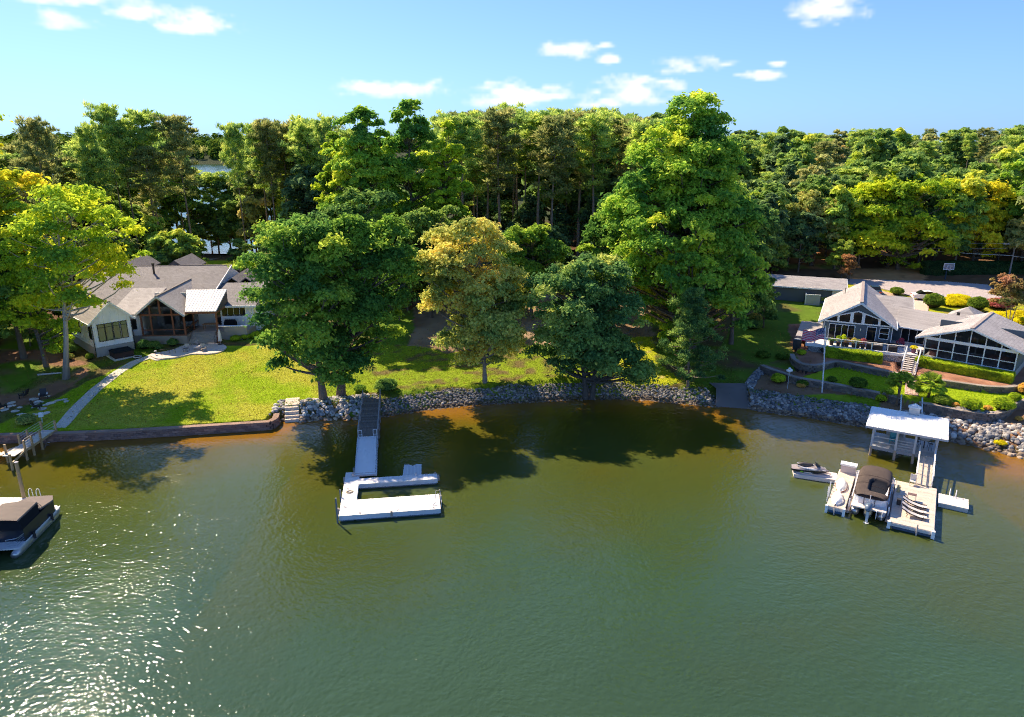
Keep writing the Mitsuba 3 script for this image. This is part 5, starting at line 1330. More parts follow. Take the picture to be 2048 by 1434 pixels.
near_tree('oak_tree', 'low spreading dark oak with a double trunk right of the orange oak', 'tree', (9.06,78.95,1.6,16.4,6.5,2.3,-0.4), seed=14, prof=prof_oak, palette=[(.028, .068, .024), (.06, .108, .032), (.12, .165, .042), (.21, .22, .06)], nclump=260, leaves=240, lsize=.28, trunk_r=.3, stems=2, bark=(.09, .075, .065))
near_tree('poplar_tree', 'tallest broad tree, a huge green poplar right of centre', 'tree', (24.08,90.84,2.2,32.8,10.2,2.5,-2.8), boughs=30, seed=15, prof=prof_tall, palette=TULIP, nclump=640, leaves=220, lsize=.34, trunk_r=.6, clump_r=.12, bark=(.14, .11, .09))
k = thing('young_pine', 'young pine with light green shoots on the bank below the tall poplar', 'tree')
P = (20.66,79.24,1.5,11.1,3.2,2.3,0.6)
for nm, s in zip(('trunk', 'crown'), shapes(pine(21, P[3], P[4] * 1.15, 1.2, [(.016, .042, .018), (.034, .07, .024), (.07, .115, .03), (.14, .18, .04)], ntuft=150, needles=190, nl=.3, trunk_r=.17, cone=True))):
    scene[k + '__' + nm] = {**s, 'to_world': T().translate([P[0], P[1], gz(P[0], P[1])])}
near_tree('tree', 'small dark round tree in the shade in front of the grey garage', 'tree', (37.23,101.89,2.8,7.4,2.8,1.1,-0.4), seed=16, prof=prof_round, palette=DEEP, nclump=60, leaves=170, lsize=.28, trunk_r=.12)
near_tree('shrub_tree', 'leafy shrub at the foot of the tall poplar beside the sunny grass strip', 'shrub', (20.95,90.81,2,4.7,1.7,0.2,-0.2), seed=17, prof=prof_round, palette=TULIP, nclump=50, leaves=170, lsize=.28, trunk_r=.1)
near_tree('oak_tree', 'slim dark trunked oak behind the orange oak at the edge of the bare dirt', 'tree', (-14.97,112.93,3.4,14.6,4.4,3.2,1.9), seed=18, prof=prof_round, palette=BROWNISH, nclump=70, leaves=190, lsize=.36, trunk_r=.36, bark=(.07, .06, .05))
near_tree('hickory_tree', 'dark green tree filling the shaded right flank of the tall poplar', 'tree', (30.3,94.51,2.2,21.4,4.8,3.6,-1.0), seed=27, prof=prof_oak, palette=DEEP, nclump=190, leaves=190, lsize=.36, trunk_r=.3)
near_tree('hickory_tree', 'dark green tree low on the left flank of the tall poplar', 'tree', (17.68,105.72,3,12.9,4.3,5.4,0.1), seed=28, prof=prof_round, palette=GREEN, nclump=130, leaves=180, lsize=.36, trunk_r=.22)
near_tree('oak_tree', 'tall dark oak added behind the right one of the twin oaks to shade the lawn', 'tree', (-22.5, 103, 3, 20, 6, 6, 0), seed=29, prof=prof_oak, palette=DEEP, nclump=120, leaves=190, lsize=.36, trunk_r=.3)  # tree added to cast shade on the middle lawn
near_tree('oak_tree', 'dark oak between the twin oaks and the orange oak, set back on the dirt', 'tree', (-12.5, 107, 3, 17, 5, 6, 0), seed=35, prof=prof_oak, palette=DEEP, nclump=110, leaves=190, lsize=.36, trunk_r=.3)
near_tree('oak_tree', 'dark oak behind the gap between the orange oak and the low spreading oak', 'tree', (3.0, 106, 3, 14, 5.2, 4, 0), seed=36, prof=prof_round, palette=GREEN, nclump=110, leaves=190, lsize=.36, trunk_r=.25)
for x_, y_, h_, lb in ((21, 109, 22, 'unseen green tree added behind the tall poplar for its shade, the middle one of three'), (15.5, 103, 19, 'unseen green tree added behind the tall poplar for its shade, the left one of three'), (27.5, 113, 20, 'unseen green tree added behind the tall poplar for its shade, the right one of three')):
    near_tree('hickory_tree', lb, 'tree', (x_, y_, 3, h_, 6, 5, 0), seed=int(50 + x_), prof=prof_oak, palette=GREEN, nclump=110, leaves=180, lsize=.4, trunk_r=.3)  # unseen trees, added to shade the lawn left of the grey house
# the left bank
near_tree('sycamore_tree', 'pale trunked yellow green tree leaning beside the white house', 'tree', (-54.09,81.65,2.2,22.4,8.6,9.1,4.1), seed=19, prof=prof_oak, palette=YELLOW, nclump=105, leaves=210, lsize=.32, trunk_r=.36, bark=(.25, .21, .17), barklight=(.45, .38, .30), clump_r=.15)
near_tree('sycamore_tree', 'yellow green tree with a dark trunk left of the leaning pale one', 'tree', (-58.93,85.7,2.2,18.0,5.5,2.5,-1.8), seed=20, prof=prof_oak, palette=YELLOW[:3], nclump=90, leaves=200, lsize=.32, trunk_r=.28, bark=(.16, .13, .11))
near_tree('maple_tree', 'tall tree turning yellow and orange at the left edge', 'tree', (-63.58,88.54,2.2,31.3,6.8,5.0,-0.4), seed=22, prof=prof_tall, palette=[(.08, .12, .016), (.15, .18, .016), (.24, .23, .016), (.32, .24, .018)], nclump=170, leaves=210, lsize=.36, trunk_r=.34, bark=(.16, .13, .11))
near_tree('oak_tree', 'brownish green tree between the yellow trees and the pines at left', 'tree', (-72.93,108,2.6,23.9,4.5,-0.2,0), seed=23, prof=prof_tall, palette=BROWNISH, nclump=110, leaves=190, lsize=.36, trunk_r=.3)
near_tree('oak_tree', 'dark shade tree at the left edge over the stone fire pit', 'tree', (-65.95,82.54,2.1,19.5,6.2,3.5,2.0), seed=24, prof=prof_oak, palette=DEEP, nclump=90, leaves=170, lsize=.36, trunk_r=.3)
near_tree('dogwood_tree', 'low shaded tree beyond the pale leaning trunk', 'tree', (-66.18,93.8,2.4,7.0,3.4,1.3,0.8), seed=25, prof=prof_round, palette=DEEP, nclump=40, leaves=150, lsize=.3, trunk_r=.1)
near_tree('dogwood_tree', 'low dark tree against the left wall of the white house', 'tree', (-65.52,99.28,2.5,7.9,2.9,1.3,1.4), seed=26, prof=prof_round, palette=GREEN, nclump=40, leaves=150, lsize=.3, trunk_r=.1)

# the tall tulip trees of the middle
for sd, spec, lab, pal in ((31, (-24.915,122,4,32.5,7.1,5.6,0), 'tall yellow green tree with a narrow spire top left of centre', TULIP), (32, (-17.38,126,4,32.9,7.3,5.0,0), 'tall yellow green tree with two tips beside the spire topped one', TULIP),
                           (33, (-10.875,121,4,29.1,4.4,5.8,0), 'yellow green tree on the right flank of the tall central pair', YELLOW[:3]), (34, (-30.84,128,4,27.9,4.2,8.3,0), 'yellow tinged tree on the left flank of the tall central pair', YELLOW)):
    near_tree('tulip_tree', lab, 'tree', spec, seed=sd, prof=prof_tall, palette=pal, nclump=170, leaves=190, lsize=.44, trunk_r=.4, clump_r=.15)

# right-hand side, behind the grey house
near_tree('oak_tree', 'round olive and orange tree above the red clay yard', 'tree', (61.75,145.84,4.6,14.3,6.8,3.1,-1.0), seed=41, prof=prof_round, palette=BROWNISH, nclump=100, leaves=190, lsize=.42, trunk_r=.3)
near_tree('elm_tree', 'broad bright yellow green tree behind the basketball hoop road', 'tree', (77.11,141.03,4.6,18.2,9.9,2.5,-2.0), seed=42, prof=prof_oak, palette=YELLOW, nclump=150, leaves=210, lsize=.46, trunk_r=.35)
near_tree('elm_tree', 'golden tree right of the broad yellow green one', 'tree', (92.12,141.03,4.6,17.7,6.9,2.0,-2.2), seed=43, prof=prof_oak, palette=[(.10, .12, .012), (.19, .19, .014), (.28, .24, .016), (.33, .24, .02)], nclump=110, leaves=200, lsize=.46, trunk_r=.3)
near_tree('elm_tree', 'green tree at the right edge above the reddish myrtle', 'tree', (101.62,141.03,4.6,21.0,6.7,2.0,-2.3), seed=44, prof=prof_oak, palette=TULIP, nclump=120, leaves=190, lsize=.46, trunk_r=.3)
near_tree('oak_tree', 'green tree with olive crown between the clay yard tree and the yellow one', 'tree', (69.66,142.2,4.6,11.7,4.6,2.3,-0.7), seed=45, prof=prof_round, palette=GREEN, nclump=80, leaves=170, lsize=.42, trunk_r=.25)
near_tree('holly_tree', 'dense egg shaped light green holly behind the garage roof', 'tree', (50.54,137.07,4.5,9.2,3.4,0.3,-0.5), seed=46, prof=prof_round, palette=[(.05, .085, .018), (.10, .14, .025), (.17, .20, .04)], nclump=90, leaves=220, lsize=.3, trunk_r=.15, dens=1.2)
near_tree('pear_tree', 'pale green upright tree by the end of the garage', 'tree', (62.43,133.35,4.4,7.4,2.7,1.0,-0.4), seed=47, prof=prof_round, palette=[(.08, .11, .02), (.14, .18, .03), (.2, .23, .04)], nclump=60, leaves=170, lsize=.32, trunk_r=.12)
near_tree('myrtle_tree', 'reddish brown crepe myrtle by the end of the garage', 'tree', (62.73,130.83,4.3,5.0,2.3,0.9,-0.4), seed=48, prof=prof_round, palette=[(.08, .06, .025), (.15, .085, .035), (.2, .11, .05)], nclump=45, leaves=150, lsize=.26, trunk_r=.08, stems=2)
near_tree('myrtle_tree', 'multi stemmed rust and green crepe myrtle at the right edge', 'tree', (71.91,99.65,3.6,7.3,2.9,2.5,-0.8), seed=49, prof=prof_oak, palette=[(.05, .065, .024), (.095, .09, .03), (.15, .10, .042), (.19, .105, .06)], nclump=70, leaves=190, lsize=.24, trunk_r=.08, stems=3, bark=(.3, .24, .19))

# pines: eight kinds made once, placed many times
PK = [shapes(pine(60 + i, 32, 4.2 + .5 * (i % 3), 14 + 2 * (i % 4), PINEG if i % 4 else [(.05, .07, .024), (.10, .115, .036), (.17, .16, .055)], ntuft=135 + 15 * (i % 3), needles=62, nl=.66, trunk_r=.27)) for i in range(6)]
pine_at = 0


def put_pine(x, y, H, R, label, group=None, kindn=None):
    global pine_at
    R = R * 1.14
    i = pine_at % 6 if kindn is None else kindn
    pine_at += 1
    s = H / 34.2
    r = R / (4.2 + .5 * (i % 3))
    return plant('pine_tree', label, 'pine', PK[i], (x, y, gz(x, y) - .1), group, turn=(pine_at * 77) % 360, scale=(r, r, s))


for spec, lab in (((-82.23,128,2.8,31.3,2.7,25.0,0), 'dark pine rising alone above the yellow trees at the left'), ((-78.95,138,3,30.3,2.4,24.7,0), 'leaning thin pine, leftmost of the tall group behind the white house'), ((-78.98,146,3,33.4,3.4,24.6,0), 'pine with a ragged top second from the left behind the white house'),
                  ((-74.135,150,3.2,33.1,3.7,24.4,0), 'tall round topped pine in the middle of the group behind the white house'), ((-67.58,150,3.2,32.0,3.9,24.4,0), 'tall full pine whose trunk stands on the far lawn'), ((-56.77,152,3.4,30.0,2.6,24.1,0), 'round topped pine at the left of the gap with the far lake'),
                  ((-51.59,156,3.5,31.4,3.1,24.0,0), 'pine right of the gap with the far lake'), ((-44.92,158,3.6,31.7,3.4,23.9,0), 'pine left of the tall yellow green trees'), ((-38.03,150,3.8,31.0,2.6,23.8,0), 'darker pine touching the tall yellow green trees')):
    put_pine(spec[0], spec[1], spec[3], spec[4], lab)
rng = np.random.default_rng(5)
for i, (px, top) in enumerate(((925, 214), (948, 205), (975, 212), (1000, 200), (1028, 196), (1052, 210), (1078, 207), (1105, 214), (1130, 207), (1158, 206), (1180, 213), (1208, 208), (1232, 212), (1262, 220), (1290, 228), (1312, 240))):
    yy = 142 + 30 * ((i * 5) % 7) / 7
    u = (px - 1024) / 1420 * (yy * .957 + 7)
    v_ = (top + 6 - 717) / 1420
    zt = 29 - yy / (.9567 - v_ * .29105) * (.29105 + v_ * .9567)
    zg = gz(u, yy)
    put_pine(u, yy, zt - zg, 4.4 + .8 * ((i * 3) % 4) / 4, 'tall pine in the dense pine wall behind the centre trees', 'tall pines of the centre wall')

# the woods behind: a few kinds of far trees, each tree an object
def far_kind(seed, pal, prof):
    pal = [(1.0 * a_[0] + .008, 1.0 * a_[1], a_[2] + .012) for a_ in pal]
    return shapes(broadleaf(seed, 22, 6.0, 4.0, prof, pal, nclump=70, leaves=120, lsize=.85, trunk_r=.3, clump_r=.21))


FK = [far_kind(80, GREEN, prof_oak), far_kind(81, DEEP, prof_tall), far_kind(82, TULIP, prof_round), far_kind(83, BROWNISH, prof_oak), far_kind(84, DEEP, prof_round), far_kind(85, YELLOW[:3], prof_tall)]
placed = []
FARLAWN = Polygon([p[:2] for p in ((-85.35,173.42,3.3), (-72.39,179.37,3.3), (-59.64,167.83,3.3), (-47.28,137.17,3.3), (-68.28,137.17,3.3))])
FKN = ['green', 'tall dark green', 'light green', 'olive brown', 'dark round', 'yellow green']


def wood(n, poly, hmin, hmax, mixk, sd, group, label, name='woodland_tree', spacing=5.0, pines=0.0, top=None):
    rg = np.random.default_rng(sd)
    poly = Polygon(poly)
    x0, y0, x1, y1 = poly.bounds
    got = tries = 0
    while got < n and tries < n * 40:
        tries += 1
        x, y = rg.uniform(x0, x1), rg.uniform(y0, y1)
        if not shapely.contains_xy(poly, x, y) or shapely.contains_xy(FARLAWN, x, y) or any((x - a) ** 2 + (y - b) ** 2 < spacing ** 2 for a, b in placed):
            continue
        placed.append((x, y))
        got += 1
        z = gz(x, y)
        h = rg.uniform(hmin, hmax)
        if top is not None:
            h = min(h, 29 + (math.hypot(x, y)) * top * rg.uniform(.75, 1.05) - z)
        if rg.uniform() < pines:
            put_pine(x, y, h, rg.uniform(3.2, 4.4), label.replace('tree', 'pine'), group + ', pines')
        else:
            i = mixk[rg.integers(len(mixk))]
            plant(name, FKN[i] + ' ' + re.sub('^(leafy|green|dark|small shaded|small dark) ', '', label), 'tree', FK[i], (x, y, z - .2), group, turn=rg.uniform(0, 360), scale=(h / 22 * rg.uniform(.85, 1.15),) * 2 + (h / 22,))


wood(20, [(-12, 160), (36, 152), (44, 178), (-8, 182)], 10, 16, [1, 4, 4, 0], 1, 'dark trees under the pine wall', 'dark understory tree in the shade of the pine wall', spacing=4.5)
wood(46, [(-22, 160), (34, 152), (44, 215), (-14, 240)], 24, 36, [0, 1], 2, 'woods behind the pine wall', 'tree of the woods behind the pine wall', pines=.8, top=.040)
wood(16, [(-74, 128), (-44, 134), (-46, 172), (-82, 168)], 6, 12, [0, 2, 3, 2], 3, 'trees among the left pines', 'leafy tree between the pine trunks at left')
wood(13, [(-46, 148), (-22, 140), (-16, 172), (-34, 182)], 15, 22, [4, 1, 4], 4, 'dark trees left of the tulip trees', 'dark ivy clad tree between the far lake gap and the tall yellow trees', spacing=4)
wood(26, [(-190, 100), (-80, 112), (-86, 180), (-240, 185)], 16, 27, [0, 3, 5, 1], 6, 'woods beyond the left edge', 'tree of the woods at the left edge', pines=.3, spacing=7)
wood(40, [(56, 146), (130, 120), (190, 150), (150, 210), (60, 190)], 15, 23, [0, 2, 0, 3, 1, 5], 7, 'trees behind the yellow trees at right', 'tree of the wooded slope behind the yellow trees at right', pines=.25, spacing=6.5, top=.0)
wood(120, [(62, 195), (150, 205), (250, 150), (420, 260), (380, 420), (120, 420), (50, 300)], 20, 26, [0, 1, 2, 3, 0], 8, 'far ridge woods at right', 'tree of the wooded ridge on the right skyline', pines=.45, spacing=8, top=.019)
wood(60, [(-14, 250), (50, 230), (100, 420), (260, 500), (200, 640), (0, 600), (-40, 400)], 20, 27, [0, 1, 4], 9, 'far woods behind the centre', 'tree of the far woods behind the centre', pines=.5, spacing=13, top=.02)

wood(34, [(-100, 118), (-58, 124), (-44, 140), (-40, 172), (-100, 178)], 8, 15, [0, 2, 3, 2, 5], 11, 'leafy trees behind the left pines', 'leafy tree of the thicket behind the left pines', spacing=4.5)
wood(42, [(-110, 168), (-36, 170), (-36, 184), (-110, 182)], 13, 22, [0, 2, 0, 3], 12, 'trees on the far lake bank at left', 'tree on the bank of the far lake at left', spacing=4.5, pines=.3)
wood(26, [(30, 112), (60, 142), (60, 170), (34, 160)], 10, 17, [0, 4, 1, 2], 13, 'trees behind the tall poplar', 'leafy tree in the shade behind the tall poplar', spacing=4.5)
wood(34, [(52, 142), (120, 136), (140, 175), (62, 185)], 14, 20, [0, 2, 4, 0, 1], 14, 'trees behind the road', 'green tree in the thicket across the road', spacing=5)
wood(24, [(-36, 112), (-6, 118), (10, 130), (-8, 140), (-34, 132)], 7, 11, [4, 1, 0], 15, 'small trees between the twin oaks and the tulip trees', 'small shaded tree between the twin oaks and the tall yellow trees', spacing=4)
wood(26, [(-110, 76), (-62, 72), (-64, 104), (-110, 110)], 12, 20, [0, 5, 3], 16, 'trees beyond the left edge', 'leafy tree at the shaded left edge of the lawn', spacing=5)

# the far shore: too far away to count
rg = np.random.default_rng(99)
pos, nr_, col_ = [], [], []
for i in range(900):
    a = rg.uniform(0, 1)
    x, y = -1350 + 1500 * a + rg.uniform(-20, 20), 1040 + 90 * math.sin(a * 9) + rg.uniform(0, 120)
    if sdist(LAKE2, np.array([x]), np.array([y]))[0] > -3:
        y += 130
    r_, h_ = rg.uniform(5, 9), rg.uniform(15, 27)
    dd = rg.normal(size=(110, 3))
    dd /= np.linalg.norm(dd, axis=1, keepdims=True)
    pos.append(dd * [r_, r_, h_ * .5] + [x, y, max(gz(x, y), 1) + h_ * .5])
    nr_.append(dd + [0, 0, .4])
    col_.append(np.tile(np.array(GREEN[1 + i % 2]) * rg.uniform(1.2, 2.0), (110, 1)))
pos, nr_, col_ = np.vstack(pos), np.vstack(nr_), np.vstack(col_)
v, f = leaf_quads(pos, nr_ / np.linalg.norm(nr_, axis=1, keepdims=True), np.full(len(pos), 3.2), rg)
add('far_shore_woods', trimesh.Trimesh(v, f, process=False), np.repeat(col_, 4, 0), 'leaf', label='line of woods on the far shore of the lake behind', cat='woods', kind='stuff')

wood(13, [(-18, 102), (14, 104), (18, 118), (-16, 118)], 8, 13, [4, 1, 0], 17, 'small trees on the bare dirt', 'small dark tree on the bare dirt behind the orange oak', spacing=4.5)

wood(44, [(-100, 138), (-62, 138), (-36, 156), (-34, 183), (-100, 183)], 24, 32, [0], 18, 'slim pines of the left grove', 'slim tree of the grove between the white house and the far lake', pines=1.1, spacing=4)
wood(30, [(-92, 150), (-40, 160), (-38, 184), (-98, 184)], 11, 18, [0, 2, 3, 2], 19, 'leafy trees of the left grove', 'leafy tree of the grove between the white house and the far lake', spacing=3.6)

# ------------------------------------------------------------------ shrubs, hedges, palms
def foliage(pts_fn, n, size, palette, seed, core=None):
    rg = np.random.default_rng(seed)
    pos, nrm = pts_fn(n, rg)
    nrm = nrm + rg.normal(size=(n, 3)) * .55 + [0, 0, .25]
    nrm /= np.linalg.norm(nrm, axis=1, keepdims=True)
    v, f = leaf_quads(pos, nrm, np.full(n, size), rg)
    pal = np.array(palette)
    w = np.clip(meshkit.fbm(pos * 1.1 + seed, 3) * 1.6 - .3 + rg.normal(size=n) * .2, 0, .999) * (len(pal) - 1)
    k = w.astype(int)
    col = (pal[k] + (pal[k + 1] - pal[k]) * (w - k)[:, None]) * rg.uniform(.75, 1.25, (n, 1)) * LEAF_TONE
    return trimesh.Trimesh(v, f, process=False), np.repeat(np.clip(col, 0, .9), 4, 0)


def ball(r, h):
    def fn(n, rg):
        d = rg.normal(size=(n, 3))
        d /= np.linalg.norm(d, axis=1, keepdims=True)
        d[:, 2] = np.where(d[:, 2] < -.3, -d[:, 2], d[:, 2])
        bump = 1 + .22 * (meshkit.noise(d * 2.6 + r) - .5) + .05 * rg.normal(size=n)
        return d * bump[:, None] * [r, r, h * .5] * rg.uniform(.82, 1.03, (n, 1)) + [0, 0, h * .5], d
    return fn


def brick_shape(x0, x1, y0, y1, z0, z1):
    def fn(n, rg):
        u = rg.uniform(0, 1, (n, 3)) * [x1 - x0, y1 - y0, z1 - z0] + [x0, y0, z0]
        face = rg.choice(4, n, p=[.4, .42, .09, .09])
        d = np.zeros((n, 3))
        u[face == 0, 2], d[face == 0, 2] = z1, 1
        u[face == 1, 1], d[face == 1, 1] = y0, -1
        u[face == 2, 0], d[face == 2, 0] = x0, -1
        u[face == 3, 0], d[face == 3, 0] = x1, 1
        u += (meshkit.noise(u * 1.6)[:, None] - .5) * d * .28 + rg.normal(size=(n, 3)) * .04 - d * rg.uniform(0, .12, (n, 1))
        return u, d
    return fn


def shrub(name, label, at, r, h, palette, leaf=.13, dens=1.0, group=None, seed=1, cat='shrub', sx=1.0, turn=0):
    k = thing(name, label, cat, group)
    Mx = T().translate([float(at[0]), float(at[1]), gz(at[0], at[1]) - .05]).rotate([0, 0, 1], turn).scale([sx, 1.0, 1.0])
    m, c = foliage(ball(r, h), int(900 * dens * (r * r + r * h) / (leaf / .13) ** 2), leaf, palette, seed)
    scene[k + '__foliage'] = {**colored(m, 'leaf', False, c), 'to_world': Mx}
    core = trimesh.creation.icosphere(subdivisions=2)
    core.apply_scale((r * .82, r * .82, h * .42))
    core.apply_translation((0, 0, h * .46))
    scene[k + '__stems'] = {**colored(core, 'matte', True, np.tile((.02, .025, .01), (len(core.vertices), 1))), 'to_world': Mx}  # one dark solid core that keeps the foliage opaque, no separate stems
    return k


LIME, BOX_, RUST, GOLD, PURPLE = [(.06, .10, .010), (.14, .18, .012), (.22, .25, .014)], [(.025, .05, .010), (.05, .085, .012), (.10, .13, .016)], [(.16, .10, .03), (.28, .17, .04), (.34, .22, .06)], [(.17, .15, .008), (.27, .225, .010), (.34, .28, .012)], [(.10, .03, .035), (.19, .06, .06), (.26, .10, .09)]
for i, (at, r, h, pal, lab) in enumerate((
        ((31.8, 80.4), .8, 1.15, LIME, 'bright round shrub left of the globe lamp post'), ((34.3, 79.3), .65, .8, BOX_, 'dark low shrub right of the globe lamp post'), ((39.4, 76.5), .98, 1.2, BOX_, 'dark round shrub between the flagpole and the lone palm'),
        ((37.3, 78.5), .55, .7, BOX_, 'small dark shrub just right of the flagpole'), ((41.0, 74.0), .6, .85, LIME, 'small round bright shrub left of the taller palm'), ((48.0, 69.6), .98, 1.3, LIME, 'round clipped shrub above the big rocks, left of the matching one'),
        ((51.2, 69.4), 1.05, 1.4, LIME, 'round clipped shrub above the big rocks, right one of the two'), ((54.2, 72.0), .6, 1.0, LIME, 'small upright shrub at the right end of the lower lawn wall'), ((45.9, 71.2), .95, 1.0, BOX_, 'dark low shrub under the bushy palm'),
        ((46.9, 70.4), .38, .5, RUST, 'small orange shrub between the dark and the clipped shrub'), ((49.7, 69.4), .42, .55, RUST, 'small orange shrub between the two clipped shrubs'), ((48.2, 64.6), .55, .4, GOLD, 'yellow weed growing between the big rocks'),
        ((38.6, 70.8), .5, .55, LIME, 'weedy plant between the stones left of the boathouse roof'), ((52.4, 68.4), .35, .45, RUST, 'small orange plant at the right edge of the big rocks'),
        ((65.5, 118.9), 1.1, 1.3, BOX_, 'round bush on the grass strip by the road'), ((65.9, 108.6), 1.45, 2.3, BOX_, 'tall round bush hiding the white car'), ((71.9, 107.2), 1.4, 2.1, BOX_, 'tall round bush between the yellow and the purple shrubs'),
        ((70.0, 110.6), 2.1, 1.2, GOLD, 'wide bright yellow shrub right of the white car'), ((73.3, 114.3), 1.7, 1.0, GOLD, 'bright yellow shrub by the road behind the wide one'), ((76.3, 108.8), 1.95, 1.6, PURPLE, 'dark red shrub right of the tall bush'),
        ((72.9, 102.9), 1.7, 1.1, GOLD, 'yellow shrub behind the screened porch roof'), ((75.6, 103.4), 1.6, 1.1, GOLD, 'yellow shrub behind the porch roof, next one to the right'), ((74.4, 99.8), 1.5, 1.1, GOLD, 'yellow shrub lowest behind the porch roof'),
        ((51.4, 115.0), 1.15, 1.4, LIME, 'bright shrub at the corner of the garage enclosure'), ((57.6, 71.3), 1.0, 1.2, GOLD, 'yellow leaved shrub at the right end of the long hedge'), ((57.0, 74.3), .8, 1.3, RUST, 'pinkish shrub at the end of the porch corner'),
        ((33.0, 89.3), .9, .8, BOX_, 'low shrub under the left end of the deck'), ((35.2, 88.6), .8, .75, BOX_, 'low shrub at the left lattice of the deck'), ((37.2, 87.5), .55, .7, LIME, 'small round shrub behind the flagpole'),
        ((34.0, 78.9), .5, .5, RUST, 'dry brown clump at the foot of the globe lamp post'), ((35.5, 101.5), 1.3, 1.3, DEEP, 'dark shrubs against the side deck of the grey house'), ((36.8, 105.0), 1.1, 1.3, AUTUMN, 'reddish shrub beside the side deck of the grey house'),
        ((-48.8, 93.1), .75, 1.0, DEEP, 'dark shrub at the porch base, the leftmost'), ((-49.9, 92.6), .8, 1.3, DEEP, 'tall dark shrub in the corner of the link wall'), ((-46.6, 93.9), .7, 1.1, DEEP, 'dark shrub at the porch base near the steps'), ((-47.8, 92.4), .5, .6, DEEP, 'low dark shrub beside the patio bed'),
        ((-39.0, 96.6), .7, .8, LIME, 'bright tufted plant right of the closed umbrella'), ((-37.9, 97.4), .7, .8, LIME, 'bright tufted plant farther right of the closed umbrella'), ((-36.6, 98.0), .8, .9, LIME, 'bright tufted plant by the terrace counter end'),
        ((-54.9, 88.4), .5, .9, BOX_, 'small leafy shrub at the corner of the white gable wing'), ((-57.5, 88.2), .55, .9, AUTUMN, 'pale flowering shrub along the left wall of the white house'), ((-58.8, 90.4), 1.0, 1.6, DEEP, 'dark round shrub along the left wall of the white house'),
        ((-50.4, 68.6), .9, 1.1, BROWNISH, 'tall grassy clump beside the head of the left pier'), ((-14.6, 77.9), 1.3, 1.3, DEEP, 'dark shrub overhanging the head of the wooden walkway'), ((-17.6, 77.6), .7, .8, GREEN, 'small bush between the twin oaks and the walkway'))):
    shrub('shrub', lab, at, r, h, pal, leaf=.12 if r < 1.2 else .16, seed=500 + i)


def hedge(label, fr, x0, x1, y0, y1, z0, z1, pal, seed):
    k = thing('hedge', label, 'hedge')
    m, c = foliage(brick_shape(x0, x1, y0, y1, z0, z1), int(620 * ((x1 - x0) * ((z1 - z0) + (y1 - y0)) + 2)), .12, pal, seed)
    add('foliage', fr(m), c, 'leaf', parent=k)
    add('stems', fr(box(x0 + .12, x1 - .12, y0 + .12, y1 - .08, z0 - .2, z1 - .12)), (.02, .025, .01), 'matte', parent=k)  # dark solid box inside the leaves, so the hedge is not seen through


hedge('clipped hedge in front of the pale deck of the grey house', R, .0, 6.45, -5.2, -3.7, 2.85, 4.0, LIME, 701)
hedge('long clipped hedge in front of the screened porch', Q, -.35, 9.5, -1.75, -.2, 2.85, 3.95, LIME, 702)


hedge('tall dark ivy hedge along the far side of the road under the yellow trees', Fr((79.57,135.47,4.3), -1), 0, 24, 0, 2.0, 3.8, 7.0, [(.010, .028, .012), (.02, .045, .016), (.035, .06, .02)], 703)


def palm(label, at, h, n, L, seed, tr=.16):
    rg = np.random.default_rng(seed)
    k = thing('palm_tree', label, 'palm')
    z0 = gz(*at) - .1
    add('trunk', tube([(at[0], at[1], z0), (at[0] + .08, at[1], z0 + h * .5), (at[0] + .02, at[1], z0 + h)], [tr, tr * .85, tr * 1.1], 9), (.20, .13, .08), 'matte', parent=k, ns=6, amp=.5)
    V, F, C_, b = [], [], [], 0
    for i in range(n):
        az, el = i * 2.4 + rg.uniform(-.3, .3), rg.uniform(-.35, 1.25)
        stem = np.array([math.cos(az) * math.cos(el), math.sin(az) * math.cos(el), math.sin(el)])
        hub = np.array([at[0], at[1], z0 + h]) + stem * L * .5
        side = np.cross(stem, [0, 0, 1])
        side /= np.linalg.norm(side) + 1e-6
        tone = rg.uniform(.7, 1.3)
        V.append(np.array([[at[0], at[1], z0 + h], [at[0], at[1], z0 + h + .03], hub + side * .02, hub - side * .02]))
        F.append(np.array([[0, 2, 1], [0, 3, 2]]) + b)
        C_.append(np.tile(np.array((.14, .15, .03)) * tone, (4, 1)))
        b += 4
        for j in np.linspace(-1.25, 1.25, 13):
            d = stem * math.cos(j) + side * math.sin(j)
            tip = hub + d * L * .55 * (1 - .12 * abs(j)) + [0, 0, -.16 * L * abs(math.cos(el)) - .05]
            mid = hub + d * L * .3
            w = np.cross(d, np.cross(stem, side)) * .035
            V.append(np.array([hub, mid + w, tip, mid - w]))
            F.append(np.array([[0, 1, 2], [0, 2, 3]]) + b)
            C_.append(np.tile(np.array((.42, .52, .06) if rg.uniform() > .25 else (.2, .32, .05)) * tone * 1.2, (4, 1)))
            b += 4
    add('fronds', trimesh.Trimesh(np.vstack(V), np.vstack(F), process=False), np.clip(np.vstack(C_), 0, .9), 'leaf', parent=k)


palm('taller fan palm with a bare trunk left of the brick walk', (42.1, 72.9), 2.9, 34, 1.5, 801)
palm('low bushy fan palm right of the timber steps', (45.6, 73.2), 1.5, 44, 1.75, 802)
palm('small drooping palm beside the taller palm trunk', (41.3, 73.6), 1.2, 12, .8, 803, .1)

